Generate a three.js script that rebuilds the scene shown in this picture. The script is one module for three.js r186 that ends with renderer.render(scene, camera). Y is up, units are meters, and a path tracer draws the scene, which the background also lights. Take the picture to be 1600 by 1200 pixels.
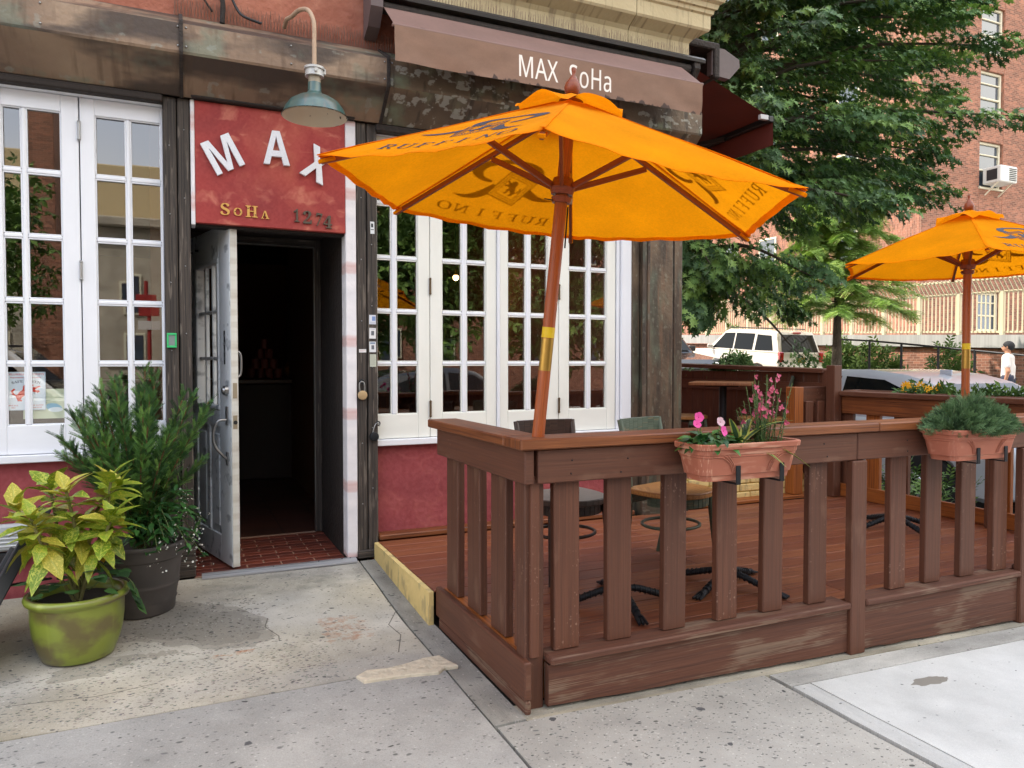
import * as THREE from 'three';
import { mergeGeometries, toCreasedNormals } from 'three/addons/utils/BufferGeometryUtils.js';
import { FontLoader } from 'three/addons/loaders/FontLoader.js';
import { TextGeometry } from 'three/addons/geometries/TextGeometry.js';
import { RoundedBoxGeometry } from 'three/addons/geometries/RoundedBoxGeometry.js';
import { MarchingCubes } from 'three/addons/objects/MarchingCubes.js';

// ---------- camera, sky, sun, exposure ----------
const scene = new THREE.Scene();
const camera = new THREE.PerspectiveCamera(55.1, 4 / 3, 0.05, 600);
camera.position.set(0, 1.22, 4.55);
camera.rotation.set(THREE.MathUtils.degToRad(-1.64), THREE.MathUtils.degToRad(-24.4), 0, 'YXZ');
const renderer = new THREE.WebGLRenderer({ antialias: true });
renderer.toneMapping = THREE.LinearToneMapping;
renderer.toneMappingExposure = 2.85;
renderer.shadowMap.enabled = true;

// seeded random and tileable value noise
function seeded(a) { return () => { a = (a + 0x6d2b79f5) | 0; let t = Math.imul(a ^ (a >>> 15), 1 | a); t = (t + Math.imul(t ^ (t >>> 7), 61 | t)) ^ t; return ((t ^ (t >>> 14)) >>> 0) / 4294967296; }; }
const rnd = seeded(7);
const rr = (a, b) => a + (b - a) * rnd();
const clamp = (x, a = 0, b = 1) => Math.min(b, Math.max(a, x));
const lerp = (a, b, t) => a + (b - a) * t;
const sst = (a, b, x) => { const t = clamp((x - a) / (b - a)); return t * t * (3 - 2 * t); };
const HASH = new Float32Array(65536); { const h = seeded(91); for (let i = 0; i < 65536; i++) HASH[i] = h(); }
function vn(x, y, px, py, s = 0) {
  const ix = Math.floor(x), iy = Math.floor(y), fx = x - ix, fy = y - iy, u = fx * fx * (3 - 2 * fx), v = fy * fy * (3 - 2 * fy);
  const X0 = ((ix % px) + px) % px, X1 = (X0 + 1) % px, Y0 = ((iy % py) + py) % py, Y1 = (Y0 + 1) % py;
  const h = (a, b) => HASH[(a * 157 + b * 1031 + s * 7919) & 65535];
  return lerp(lerp(h(X0, Y0), h(X1, Y0), u), lerp(h(X0, Y1), h(X1, Y1), u), v);
}
function fbm(u, v, fx, fy, oct = 4, s = 0) { let a = 0.5, sum = 0, n = 0; for (let i = 0; i < oct; i++) { sum += a * vn(u * fx, v * fy, fx, fy, s + i); n += a; a *= 0.5; fx *= 2; fy *= 2; } return sum / n; }

{ // sky: pale blue with broken cloud, the same all round
  const W = 1024, H = 512, data = new Float32Array(W * H * 4);
  for (let r = 0; r < H; r++) for (let c = 0; c < W; c++) {
    const up = ((r + 0.5) / H - 0.5) * Math.PI, y = Math.sin(up), u = (c + 0.5) / W, t = Math.pow(clamp(1 - Math.max(0, y)), 2.2);
    let R = lerp(0.5, 0.96, t), G = lerp(0.62, 0.98, t), B = lerp(0.86, 1.0, t);
    const k = 1.6 / (Math.max(0.02, y) + 0.32);
    const n = fbm(u, r / H, 10, 6, 5, 3) * 0.55 + fbm(u, y * 0.5 * k, 8, 5, 5, 11) * 0.45;
    const cl = sst(0.46, 0.62, n) * 0.95;
    const sh = lerp(1.05, 1.4, sst(0.5, 0.7, n));
    R = lerp(R, sh * 1.04, cl); G = lerp(G, sh * 0.98, cl); B = lerp(B, sh * 0.88, cl);
    const i = (r * W + c) * 4; data[i] = R; data[i + 1] = G; data[i + 2] = B; data[i + 3] = 1;
  }
  const t = new THREE.DataTexture(data, W, H, THREE.RGBAFormat, THREE.FloatType);
  t.mapping = THREE.EquirectangularReflectionMapping; t.magFilter = THREE.LinearFilter; t.wrapS = THREE.RepeatWrapping; t.needsUpdate = true;
  scene.background = t; scene.environment = t;
}
const sun = new THREE.DirectionalLight(new THREE.Color(1, 0.93, 0.82), 3.0);
{ const el = THREE.MathUtils.degToRad(50), c = Math.cos(el) * 80; sun.position.set(-0.8 * c, Math.sin(el) * 80, -0.6 * c); }
sun.castShadow = true; sun.shadow.mapSize.set(4096, 4096);
Object.assign(sun.shadow.camera, { left: -45, right: 45, top: 45, bottom: -45, near: 1, far: 200 });
scene.add(sun, sun.target);

// ---------- helpers ----------
const used = new Map();
function numbered(name) { const n = used.get(name) ?? 0; used.set(name, n + 1); return n ? name + '_' + String(n).padStart(3, '0') : name; }
function thing(name, label, category, [x, y, z] = [0, 0, 0], group) {
  const o = new THREE.Group(); o.name = numbered(name); o.position.set(x, y, z); o.userData = { label, category };
  if (group) o.userData.group = group; scene.add(o); return o;
}
function part(parent, name, geo, mat, label) { const m = new THREE.Mesh(geo, mat); m.name = name; m.castShadow = m.receiveShadow = true; parent.add(m); if (label) m.userData.label = label; return m; }
function solo(name, geo, mat, label, category, group) { const m = part(scene, numbered(name), geo, mat); m.userData = { label, category }; if (group) m.userData.group = group; return m; }
function structure(name) { const o = new THREE.Group(); o.name = name; o.userData = { kind: 'structure' }; scene.add(o); return o; }
function copyThing(o, label, [x, y, z], turn = 0) { const c = o.clone(); c.name = numbered(o.name.replace(/_\d{3}$/, '')); c.userData = { ...o.userData, label }; c.position.set(x, y, z); c.rotation.y = turn; scene.add(c); return c; }

const V = (x, y, z) => new THREE.Vector3(x, y, z);
const rgb = (r, g, b) => new THREE.Color().setRGB(r / 255, g / 255, b / 255, THREE.SRGBColorSpace);
function tex(w, h, fn, mw = 1, mh = mw, linear) {   // fn(u, v) gives sRGB 0..255 triples; mw, mh metres per repeat
  const d = new Uint8Array(w * h * 4);
  for (let y = 0; y < h; y++) for (let x = 0; x < w; x++) { const c = fn((x + 0.5) / w, (y + 0.5) / h), i = (y * w + x) * 4; d[i] = clamp(c[0], 0, 255); d[i + 1] = clamp(c[1], 0, 255); d[i + 2] = clamp(c[2], 0, 255); d[i + 3] = 255; }
  const t = new THREE.DataTexture(d, w, h); t.wrapS = t.wrapT = THREE.RepeatWrapping; t.magFilter = THREE.LinearFilter; t.repeat.set(1 / mw, 1 / mh);
  if (!linear) t.colorSpace = THREE.SRGBColorSpace; t.needsUpdate = true; return t;
}
function canvasTex(w, h, draw, linear) { const c = document.createElement('canvas'); c.width = w; c.height = h; draw(c.getContext('2d'), w, h); const t = new THREE.CanvasTexture(c); if (!linear) t.colorSpace = THREE.SRGBColorSpace; t.magFilter = THREE.LinearFilter; return t; }
const mix3 = (a, b, t) => [lerp(a[0], b[0], t), lerp(a[1], b[1], t), lerp(a[2], b[2], t)];
const std = (o) => new THREE.MeshStandardMaterial({ roughness: 0.7, ...o });
const phy = (o) => new THREE.MeshPhysicalMaterial({ roughness: 0.5, ...o });

// chamfered box, uv in metres with u along the grain axis
function cbox(w, h, d, c = 0.004, grain = 'x', x = 0, y = 0, z = 0) {
  const W = w / 2, H = h / 2, D = d / 2; c = Math.min(c, W * 0.6, H * 0.6, D * 0.6);
  const P = (sx, sy, sz, a) => a === 0 ? [sx * W, sy * (H - c), sz * (D - c)] : a === 1 ? [sx * (W - c), sy * H, sz * (D - c)] : [sx * (W - c), sy * (H - c), sz * D];
  const polys = [], S = [-1, 1];
  for (const s of S) {
    polys.push([P(s, -1, -1, 0), P(s, 1, -1, 0), P(s, 1, 1, 0), P(s, -1, 1, 0)]);
    polys.push([P(-1, s, -1, 1), P(1, s, -1, 1), P(1, s, 1, 1), P(-1, s, 1, 1)]);
    polys.push([P(-1, -1, s, 2), P(1, -1, s, 2), P(1, 1, s, 2), P(-1, 1, s, 2)]);
    for (const t of S) {
      polys.push([P(s, t, -1, 0), P(s, t, 1, 0), P(s, t, 1, 1), P(s, t, -1, 1)]);
      polys.push([P(s, -1, t, 0), P(s, 1, t, 0), P(s, 1, t, 2), P(s, -1, t, 2)]);
      polys.push([P(-1, s, t, 1), P(1, s, t, 1), P(1, s, t, 2), P(-1, s, t, 2)]);
      for (const r of S) polys.push([P(s, t, r, 0), P(s, t, r, 1), P(s, t, r, 2)]);
    }
  }
  return polyGeo(polys, grain, x, y, z);
}
function polyGeo(polys, grain = 'x', x = 0, y = 0, z = 0, orient = true) {
  const pos = [], nor = [], uv = [], ou = rr(0, 5), ov = rr(0, 5), g = 'xyz'.indexOf(grain);
  for (let p of polys) {
    const a = V(...p[0]), b = V(...p[1]), cc = V(...p[2]), n = b.clone().sub(a).cross(cc.clone().sub(a)).normalize();
    const cen = p.reduce((s, q) => s.add(V(...q)), V(0, 0, 0));
    if (orient && n.dot(cen) < 0) { p = p.slice().reverse(); n.negate(); }
    const an = [Math.abs(n.x), Math.abs(n.y), Math.abs(n.z)], ax = an.indexOf(Math.max(...an)), rest = [0, 1, 2].filter((i) => i !== ax);
    const iu = rest.includes(g) ? g : rest[0], iv = rest.find((i) => i !== iu);
    for (let i = 1; i < p.length - 1; i++) for (const q of [p[0], p[i], p[i + 1]]) { pos.push(q[0] + x, q[1] + y, q[2] + z); nor.push(n.x, n.y, n.z); uv.push(q[iu] + ou, q[iv] + ov); }
  }
  const G = new THREE.BufferGeometry();
  G.setAttribute('position', new THREE.Float32BufferAttribute(pos, 3)); G.setAttribute('normal', new THREE.Float32BufferAttribute(nor, 3)); G.setAttribute('uv', new THREE.Float32BufferAttribute(uv, 2));
  return G;
}
// box between two corners
const cb2 = (x0, x1, y0, y1, z0, z1, c = 0.004, grain = 'x') => cbox(x1 - x0, y1 - y0, z1 - z0, c, grain, (x0 + x1) / 2, (y0 + y1) / 2, (z0 + z1) / 2);
const merge = (list) => mergeGeometries(list.map((g) => { g = g.index ? g.toNonIndexed() : g; for (const k of Object.keys(g.attributes)) if (!['position', 'normal', 'uv'].includes(k)) g.deleteAttribute(k); return g; }));
const at = (g, x = 0, y = 0, z = 0, rx = 0, ry = 0, rz = 0) => { g.applyMatrix4(new THREE.Matrix4().compose(V(x, y, z), new THREE.Quaternion().setFromEuler(new THREE.Euler(rx, ry, rz)), V(1, 1, 1))); return g; };
function rod(a, b, r0, r1 = r0, seg = 10) {   // tapered cylinder from a to b
  const d = b.clone().sub(a), L = d.length(), g = new THREE.CylinderGeometry(r1, r0, L, seg, 1);
  g.applyQuaternion(new THREE.Quaternion().setFromUnitVectors(V(0, 1, 0), d.normalize())); const m = a.clone().add(b).multiplyScalar(0.5); g.translate(m.x, m.y, m.z); return g;
}
function bar(a, b, w, h, c = 0.002, upv = V(0, 1, 0)) {   // rectangular bar from a to b
  const d = b.clone().sub(a), L = d.length(), g = cbox(w, h, L, c, 'z'); d.normalize();
  const X = new THREE.Vector3().crossVectors(upv, d).normalize(), Y = new THREE.Vector3().crossVectors(d, X);
  const m = a.clone().add(b).multiplyScalar(0.5); g.applyMatrix4(new THREE.Matrix4().makeBasis(X, Y, d).setPosition(m)); return g;
}
function tube(pts, r, seg = 16, rs = 8, closed = false) { return new THREE.TubeGeometry(new THREE.CatmullRomCurve3(pts.map((p) => Array.isArray(p) ? V(...p) : p), closed), seg, r, rs, closed); }
const lathe = (pts, seg = 32) => new THREE.LatheGeometry(pts.map((p) => new THREE.Vector2(...p)), seg);
// a prism along x: profile of [z, y] points
function prismX(profile, x0, x1, mitre = 0) {
  const polys = [], n = profile.length, L = profile.map(([z, y]) => [x0, y, z]), Rr = profile.map(([z, y]) => [x1 + mitre * z, y, z]);
  for (let i = 0; i < n; i++) { const j = (i + 1) % n; polys.push([L[i], L[j], Rr[j], Rr[i]]); }
  const g = polyGeo(polys, 'x', 0, 0, 0, false);
  const sh = new THREE.ShapeGeometry(new THREE.Shape(profile.map(([z, y]) => new THREE.Vector2(z, y))));
  const caps = []; for (const [xx, m] of [[x0, 0], [x1, mitre]]) { const c = sh.clone(), p = c.attributes.position; for (let i = 0; i < p.count; i++) { const z = p.getX(i), y = p.getY(i); p.setXYZ(i, xx + m * z, y, z); } c.computeVertexNormals(); caps.push(c); }
  const out = merge([g, ...caps]); out.computeVertexNormals(); return out;
}

// ---------- surface materials ----------
function woodTex(base, dark, light, { w = 512, h = 512, mw = 1.1, mh = 0.4, grain = 1, worn = null, wornAmt = 0, s = 0 } = {}) {
  return tex(w, h, (u, v) => {
    const warp = fbm(u, v, 2, 3, 3, s) * 0.25, g = fbm(u, v + warp * 0.1, 3, 60, 4, s + 5), f = fbm(u, v, 6, 160, 3, s + 9), b = fbm(u, v, 4, 4, 4, s + 2);
    let c = mix3(base, dark, clamp((g - 0.42) * 2.2 * grain)); c = mix3(c, light, clamp((f - 0.55) * 1.8 * grain)); c = mix3(c, dark, clamp((b - 0.55) * 1.2));
    if (worn) c = mix3(c, worn, clamp((fbm(u, v, 9, 40, 5, s + 20) - 0.62) * 9) * wornAmt);
    return c;
  }, mw, mh);
}
const grainBump = tex(512, 512, (u, v) => { const g = fbm(u, v, 3, 70, 4, 31) * 200 + fbm(u, v, 20, 90, 3, 37) * 55; return [g, g, g]; }, 1.1, 0.4, true);
const roughBump = tex(512, 512, (u, v) => { const g = fbm(u, v, 24, 24, 5, 41) * 255; return [g, g, g]; }, 0.5, 0.5, true);
const M = {};
const chip = (u, v, s) => clamp((fbm(u, v, 110, 70, 4, s) - 0.74) * 30) * clamp((fbm(u, v, 4, 3, 3, s + 3) - 0.5) * 6);
M.fenceV = [0, 1, 2].map((k) => { const B = [[90, 53, 36], [96, 57, 39], [86, 51, 35]][k]; return std({ map: tex(512, 512, (u, v) => { const warp = fbm(u, v, 2, 3, 3, k * 9) * 0.25, g = fbm(u, v + warp * 0.1, 3, 70, 4, 5 + k), f = fbm(u, v, 8, 170, 3, 9 + k), b = fbm(u, v, 4, 3, 5, 2 + k * 5), w = fbm(u, v, 7, 9, 5, 33 + k); let c = mix3(B, [B[0] * 0.8, B[1] * 0.77, B[2] * 0.76], clamp((g - 0.45) * 1.8)); c = mix3(c, [B[0] * 1.16, B[1] * 1.2, B[2] * 1.22], clamp((f - 0.55) * 1.5) + clamp((b - 0.52) * 1.6) * 0.5); c = mix3(c, [128, 100, 82], clamp((w - 0.66) * 8) * 0.35); return mix3(c, [196, 180, 164], chip(u, v, 50 + k) * 0.4); }, 1.25, 0.6), bumpMap: grainBump, bumpScale: 0.0011, roughness: 0.6 }); });
M.fence = M.fenceV[0];
M.cap = std({ map: woodTex([122, 70, 36], [82, 42, 22], [156, 96, 52], { s: 50, grain: 1.3 }), bumpMap: grainBump, bumpScale: 0.0015, roughness: 0.48 });
M.plinth = std({ map: tex(512, 512, (u, v) => { const g = fbm(u, v, 3, 60, 4, 65), f = fbm(u, v, 6, 150, 3, 69), w = fbm(u, v, 6, 7, 6, 64); let c = mix3([90, 53, 37], [70, 41, 30], clamp((g - 0.45) * 2)); c = mix3(c, [110, 70, 52], clamp((f - 0.55) * 1.6)); return mix3(c, mix3([134, 116, 98], [112, 94, 78], g), clamp((w + (f - 0.5) * 0.5 - 0.58) * 7) * 0.7); }, 1.3, 0.5), bumpMap: grainBump, bumpScale: 0.002, roughness: 0.75 });
M.stained = std({ map: woodTex([150, 84, 32], [106, 54, 22], [176, 108, 52], { s: 70, grain: 1.2 }), bumpMap: grainBump, bumpScale: 0.0012, roughness: 0.5 });
M.deck = [0, 1, 2].map((i) => std({ map: woodTex([[126, 73, 48], [116, 66, 44], [136, 82, 52]][i], [96, 48, 33], [166, 98, 62], { s: 80 + i * 9 }), bumpMap: grainBump, bumpScale: 0.0012, roughness: 0.42 }));
M.darkPost = std({ map: woodTex([62, 54, 48], [34, 29, 26], [90, 80, 72], { worn: [112, 102, 92], wornAmt: 0.7, s: 100, grain: 1.3 }), bumpMap: grainBump, bumpScale: 0.003, roughness: 0.75 });
M.white = std({ map: tex(256, 256, (u, v) => { const n = fbm(u, v, 6, 20, 4, 3) * 10; return [218 + n, 220 + n, 226 + n]; }, 1.2, 1.2), roughness: 0.45 });
M.cream = std({ map: tex(256, 256, (u, v) => { const n = fbm(u, v, 6, 20, 4, 8) * 10; return [221 + n, 221 + n, 214 + n]; }, 1.2, 1.2), roughness: 0.45 });
M.whiteWorn = std({ map: tex(256, 512, (u, v) => { const n = fbm(u, v, 8, 24, 5, 13); let c = [206 + n * 24, 204 + n * 22, 208 + n * 20]; c = mix3(c, [178, 98, 88], clamp((fbm(u, v, 5, 4, 5, 17) - 0.6) * 5) * 0.45); return c; }, 0.45, 2.9), bumpMap: roughBump, bumpScale: 0.002, roughness: 0.7 });
M.glass = phy({ color: 0xffffff, transmission: 1, thickness: 0, ior: 2.33, roughness: 0.0, metalness: 0 });
M.iron = std({ color: rgb(40, 42, 46), roughness: 0.5, metalness: 0.6 });
M.black = std({ color: rgb(24, 24, 26), roughness: 0.5 });
M.steel = std({ color: rgb(150, 150, 150), roughness: 0.3, metalness: 0.9 });
M.brass = std({ color: rgb(176, 140, 70), roughness: 0.35, metalness: 0.9 });
M.soil = std({ map: tex(128, 128, (u, v) => { const n = fbm(u, v, 30, 30, 3, 2); return [50 * n + 14, 38 * n + 11, 28 * n + 9]; }, 0.3), roughness: 1 });
const font = { bold: await new FontLoader().loadAsync('fonts/droid/droid_sans_bold.typeface.json'), serif: await new FontLoader().loadAsync('fonts/droid/droid_serif_bold.typeface.json') };
// ---------- ground ----------
const hNear = (x, z) => (z < 0.05 ? 0 : -0.06 * Math.min(1, (z - 0.05) / 0.95) - 0.008 * Math.max(0, z - 1)) - 0.028 * Math.max(0, Math.min(x, 7) - 1.2);
const hStreet = (z) => (z > -1 ? -0.38 : z > -4.5 ? -0.38 - 0.037 * (z + 1) : z > -9 ? -0.25 - 0.11 * (z + 4.5) : z > -40 ? 0.245 - 0.07 * (z + 9) : 2.415);
function sheet(x0, x1, z0, z1, nx, nz, hf, thick = 0.05, uvm = true, bump = 0) {   // a slab with sides following a height function
  const pos = [], uv = [], idx = [], id = (i, j) => j * (nx + 1) + i;
  for (let j = 0; j <= nz; j++) for (let i = 0; i <= nx; i++) { const x = lerp(x0, x1, i / nx), z = lerp(z0, z1, j / nz); pos.push(x, hf(x, z) + (bump ? (fbm(x * 0.13 + 5, z * 0.13 + 5, 32, 32, 3, 4) - 0.5) * bump : 0), z); uv.push(uvm ? x : i / nx, uvm ? -z : 1 - j / nz); }
  for (let j = 0; j < nz; j++) for (let i = 0; i < nx; i++) { const a = id(i, j), b = id(i + 1, j), c = id(i + 1, j + 1), d = id(i, j + 1); idx.push(a, d, b, b, d, c); }
  const g = new THREE.BufferGeometry(); g.setAttribute('position', new THREE.Float32BufferAttribute(pos, 3)); g.setAttribute('uv', new THREE.Float32BufferAttribute(uv, 2)); g.setIndex(idx); g.computeVertexNormals();
  const side = [], suv = [], edge = [];
  for (let i = 0; i <= nx; i++) edge.push(id(i, 0)); for (let j = 1; j <= nz; j++) edge.push(id(nx, j)); for (let i = nx - 1; i >= 0; i--) edge.push(id(i, nz)); for (let j = nz - 1; j >= 0; j--) edge.push(id(0, j));
  for (let k = 0; k < edge.length - 1; k++) { const A = edge[k], B = edge[k + 1], a = pos.slice(A * 3, A * 3 + 3), b = pos.slice(B * 3, B * 3 + 3), la = [a[0], a[1] - thick, a[2]], lb = [b[0], b[1] - thick, b[2]]; side.push(...a, ...b, ...la, ...b, ...lb, ...la); for (const q of [A, B, A, B, B, A]) suv.push(uv[q * 2], uv[q * 2 + 1]); }
  const s = new THREE.BufferGeometry(); s.setAttribute('position', new THREE.Float32BufferAttribute(side, 3)); s.setAttribute('uv', new THREE.Float32BufferAttribute(suv, 2)); s.computeVertexNormals();
  return merge([g, s]);
}
const asphaltT = tex(512, 512, (u, v) => { const n = fbm(u, v, 90, 90, 3, 5), b = fbm(u, v, 5, 5, 4, 9); const k = 44 + n * 38 + b * 26; return [k, k, k * 1.01]; }, 3);
M.asphalt = std({ map: asphaltT, roughness: 0.92, bumpMap: roughBump, bumpScale: 0.004 });
M.dirt = std({ color: rgb(52, 48, 44), roughness: 1 });
// concrete slab texture with pebbles and stains drawn where they lie (px per metre k)
function slabTex(w, h, mw, mh, base, { specks = 0, big = 0, seed = 1, tan = 0, extra, blotch = 1, fine = 1 } = {}) {
  const r = seeded(seed);
  return canvasTex(w, h, (c) => {
    const im = c.createImageData(w, h);
    for (let y = 0; y < h; y++) for (let x = 0; x < w; x++) {
      const u = x / w, v = y / h, a = fbm(u, v, Math.max(1, Math.round(mw * 1.8)), Math.max(1, Math.round(mh * 1.8)), 6, seed), b = fbm(u, v, Math.max(2, Math.round(mw * 9)), Math.max(2, Math.round(mh * 9)), 4, seed + 3), f = HASH[(x * 374761 + y * 668265 + seed) & 65535];
      let k = 1 + (a - 0.5) * 0.42 * blotch + (b - 0.5) * 0.2 * blotch + (f - 0.5) * 0.12 * fine;
      const t = tan * clamp((fbm(u, v, 3, 3, 3, seed + 8) - 0.42) * 3); const i = (y * w + x) * 4;
      im.data[i] = clamp(base[0] * k + t * 10, 0, 255); im.data[i + 1] = clamp(base[1] * k + t * 4, 0, 255); im.data[i + 2] = clamp(base[2] * k - t * 12, 0, 255); im.data[i + 3] = 255;
    }
    c.putImageData(im, 0, 0);
    const kx = w / mw, ky = h / mh;
    if (extra) extra(c, kx, ky, r);
    const blob = (x, y, a, b, rot, col) => { c.fillStyle = col; c.beginPath(); const n = 7; for (let i = 0; i <= n; i++) { const t = i / n * 6.283, q = 0.75 + 0.4 * HASH[(i * 31 + (x * 13 | 0) * 7) & 65535], px = Math.cos(t) * a * q, py = Math.sin(t) * b * q; const X = x + px * Math.cos(rot) - py * Math.sin(rot), Y = y + px * Math.sin(rot) + py * Math.cos(rot); i ? c.lineTo(X, Y) : c.moveTo(X, Y); } c.fill(); };
    for (let i = 0; i < specks; i++) { const g = 40 + r() * 60 | 0, s = (0.0014 + r() * r() * r() * 0.0085); blob(r() * w, r() * h, s * kx * (1 + r()), s * ky * (0.6 + r() * 0.5), r() * 0.9 - 0.3, `rgba(${g},${g},${g - 2},${0.45 + r() * 0.45})`); }
    for (let i = 0; i < specks * 0.4; i++) { const g = 185 + r() * 40 | 0, s = 0.002 + r() * 0.003; blob(r() * w, r() * h, s * kx, s * ky * 0.7, r() * 3, `rgba(${g},${g - 4},${g - 12},0.5)`); }
    for (let i = 0; i < big; i++) { const g = 42 + r() * 30 | 0, s = 0.009 + r() * 0.012; blob(r() * w, r() * h, s * kx, s * ky * 0.75, r() * 3, `rgba(${g},${g},${g + 2},0.8)`); }
  });
}
const walk = structure('sidewalk');
const slab = (x0, x1, z0, z1, t, dy = 0, n = 8) => part(walk, 'slab', sheet(x0, x1, z0, z1, n, n, (x, z) => hNear(x, z) + dy, 0.06, false, 0.006), std({ map: t, roughness: 0.9, bumpMap: roughBump, bumpScale: 0.002 }));
part(walk, 'slab_bed', sheet(-12, 6.25, 0.0, 6.0, 24, 12, (x, z) => hNear(x, z) - 0.022, 0.3), M.dirt);
{
  const X0 = -1.75, X1 = 1.0, Z0 = 0.045, Z1 = 1.585, mw = X1 - X0, mh = Z1 - Z0;
  const poly = (c, kx, ky, pts, col, blur) => { c.save(); if (blur) c.filter = `blur(${blur}px)`; c.fillStyle = col; c.beginPath(); pts.forEach(([x, z], i) => { const X = (x - X0) * kx, Y = (z - Z0) * ky; i ? c.lineTo(X, Y) : c.moveTo(X, Y); }); c.closePath(); c.fill(); c.restore(); };
  const rough = (pts, amp, r) => { const out = []; for (let i = 0; i < pts.length; i++) { const a = pts[i], b = pts[(i + 1) % pts.length]; for (let k = 0; k < 6; k++) out.push([lerp(a[0], b[0], k / 6) + (r() - 0.5) * amp, lerp(a[1], b[1], k / 6) + (r() - 0.5) * amp]); } return out; };
  const tA = slabTex(1408, 788, mw, mh, [166, 161, 151], { specks: 5200, seed: 3, tan: 0.7, blotch: 1.0, extra: (c, kx, ky, r) => {
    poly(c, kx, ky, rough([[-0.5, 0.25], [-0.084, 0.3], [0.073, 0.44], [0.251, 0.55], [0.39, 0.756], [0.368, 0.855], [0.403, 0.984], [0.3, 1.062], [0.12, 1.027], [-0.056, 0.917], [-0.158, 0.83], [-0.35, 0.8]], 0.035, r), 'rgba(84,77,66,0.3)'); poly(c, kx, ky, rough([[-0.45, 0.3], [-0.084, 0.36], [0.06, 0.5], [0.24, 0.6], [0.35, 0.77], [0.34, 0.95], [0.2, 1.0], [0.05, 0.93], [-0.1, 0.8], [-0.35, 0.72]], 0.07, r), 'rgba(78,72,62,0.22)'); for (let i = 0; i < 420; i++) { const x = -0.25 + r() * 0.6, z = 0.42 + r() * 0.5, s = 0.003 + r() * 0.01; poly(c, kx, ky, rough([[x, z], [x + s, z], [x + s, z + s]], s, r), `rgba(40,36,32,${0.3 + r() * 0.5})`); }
    poly(c, kx, ky, rough([[-0.45, 0.93], [-0.15, 0.985], [-0.056, 0.975], [0.05, 1.06], [-0.06, 1.02], [-0.2, 1.04], [-0.3, 1.14], [-0.5, 1.15]], 0.03, r), 'rgba(92,84,70,0.3)');
    for (let i = 0; i < 90; i++) poly(c, kx, ky, rough([[0.6 + r() * 0.2, 0.85 + r() * 0.3]].map(([x, z]) => [[x, z], [x + 0.02 + r() * 0.04, z + 0.01], [x + 0.01, z + 0.02 + r() * 0.03]])[0], 0.012, r), 'rgba(150,92,58,0.16)');
    for (let i = 0; i < 30; i++) { const x = 0.1 + r() * 0.18, z = 1.09 + r() * 0.04; poly(c, kx, ky, rough([[x, z], [x + 0.03, z], [x + 0.02, z + 0.015]], 0.01, r), 'rgba(160,88,52,0.2)'); }
    c.lineCap = 'round'; for (const pts of [[[0.39, 0.76], [0.37, 0.86], [0.42, 0.99], [0.41, 1.05]], [[1.0, 0.9], [0.93, 1.05], [0.95, 1.2], [0.88, 1.4]], [[-0.6, 1.3], [-0.3, 1.34], [-0.1, 1.31]]]) { c.strokeStyle = 'rgba(60,54,46,0.7)'; c.lineWidth = 2.2; c.beginPath(); pts.forEach(([x, z], i) => { for (let k = 0; k < 1; k++) { const X = (x - X0) * kx, Y = (z - Z0) * ky; i ? c.lineTo(X + (r() - 0.5) * 8, Y) : c.moveTo(X, Y); } }); c.stroke(); }
    for (let i = 0; i < 1500; i++) { const x = -0.9 + r() * 1.5, z = 1.0 + r() * 0.55, s = 0.004 + r() * 0.008; poly(c, kx, ky, rough([[x, z], [x + s * 1.6, z], [x + s, z + s * 0.7]], s * 0.5, r), `rgba(${60 + r() * 30 | 0},${60 + r() * 30 | 0},${58 + r() * 26 | 0},${0.5 + r() * 0.4})`); }
    for (let i = 0; i < 60; i++) { const x = 0.0 + r() * 1.0, z = 0.05 + r() * 0.35; poly(c, kx, ky, rough([[x, z], [x + 0.12, z + 0.02], [x + 0.1, z + 0.06], [x - 0.02, z + 0.05]], 0.04, r), 'rgba(96,92,86,0.09)'); }
  } });
  slab(X0, X1, Z0, Z1, tA, 0, 24);
  slab(-4.6, -1.77, Z0, Z1, tA, -0.002);
  slab(-1.75, 1.0, 1.597, 3.25, slabTex(1024, 640, 2.75, 1.65, [156, 154, 149], { specks: 4200, big: 12, seed: 12, blotch: 0.8 }), 0.002, 16);
  slab(-4.6, -1.77, 1.597, 3.25, slabTex(256, 256, 2.8, 1.65, [150, 149, 145], { specks: 300, seed: 13 }));
  slab(1.012, 1.135, Z0, 2.17, slabTex(96, 1024, 0.12, 2.1, [154, 151, 143], { specks: 260, seed: 21, blotch: 1.2 }), -0.004, 10);
  slab(1.135, 6.2, 2.06, 2.185, slabTex(2048, 80, 5.1, 0.13, [156, 150, 136], { specks: 360, seed: 22, tan: 0.5, blotch: 1.3 }), -0.004, 30);
  slab(1.012, 2.236, 2.195, 3.25, slabTex(1024, 880, 1.22, 1.05, [156, 153, 146], { specks: 2600, big: 6, seed: 31, blotch: 0.7 }), 0.002, 12);
  slab(2.262, 6.2, 2.2, 2.32, slabTex(1024, 48, 3.9, 0.12, [162, 160, 154], { specks: 120, seed: 35 }), 0.001, 20);
  const tD = slabTex(768, 768, 1.4, 1.2, [186, 186, 183], { specks: 160, seed: 41, blotch: 0.55, fine: 0.8, extra: (c, kx, ky, r) => { poly2(c, 0.5 * kx, 0.16 * ky, 0.11 * kx, 0.035 * ky, r, 'rgba(112,106,96,0.8)'); } });
  slab(2.36, 3.76, 2.33, 3.55, tD, 0.004, 12);
  slab(2.262, 2.354, 2.33, 3.55, slabTex(96, 512, 0.1, 1.2, [182, 182, 179], { specks: 20, seed: 43, blotch: 0.5 }), 0.003, 8);
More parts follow.
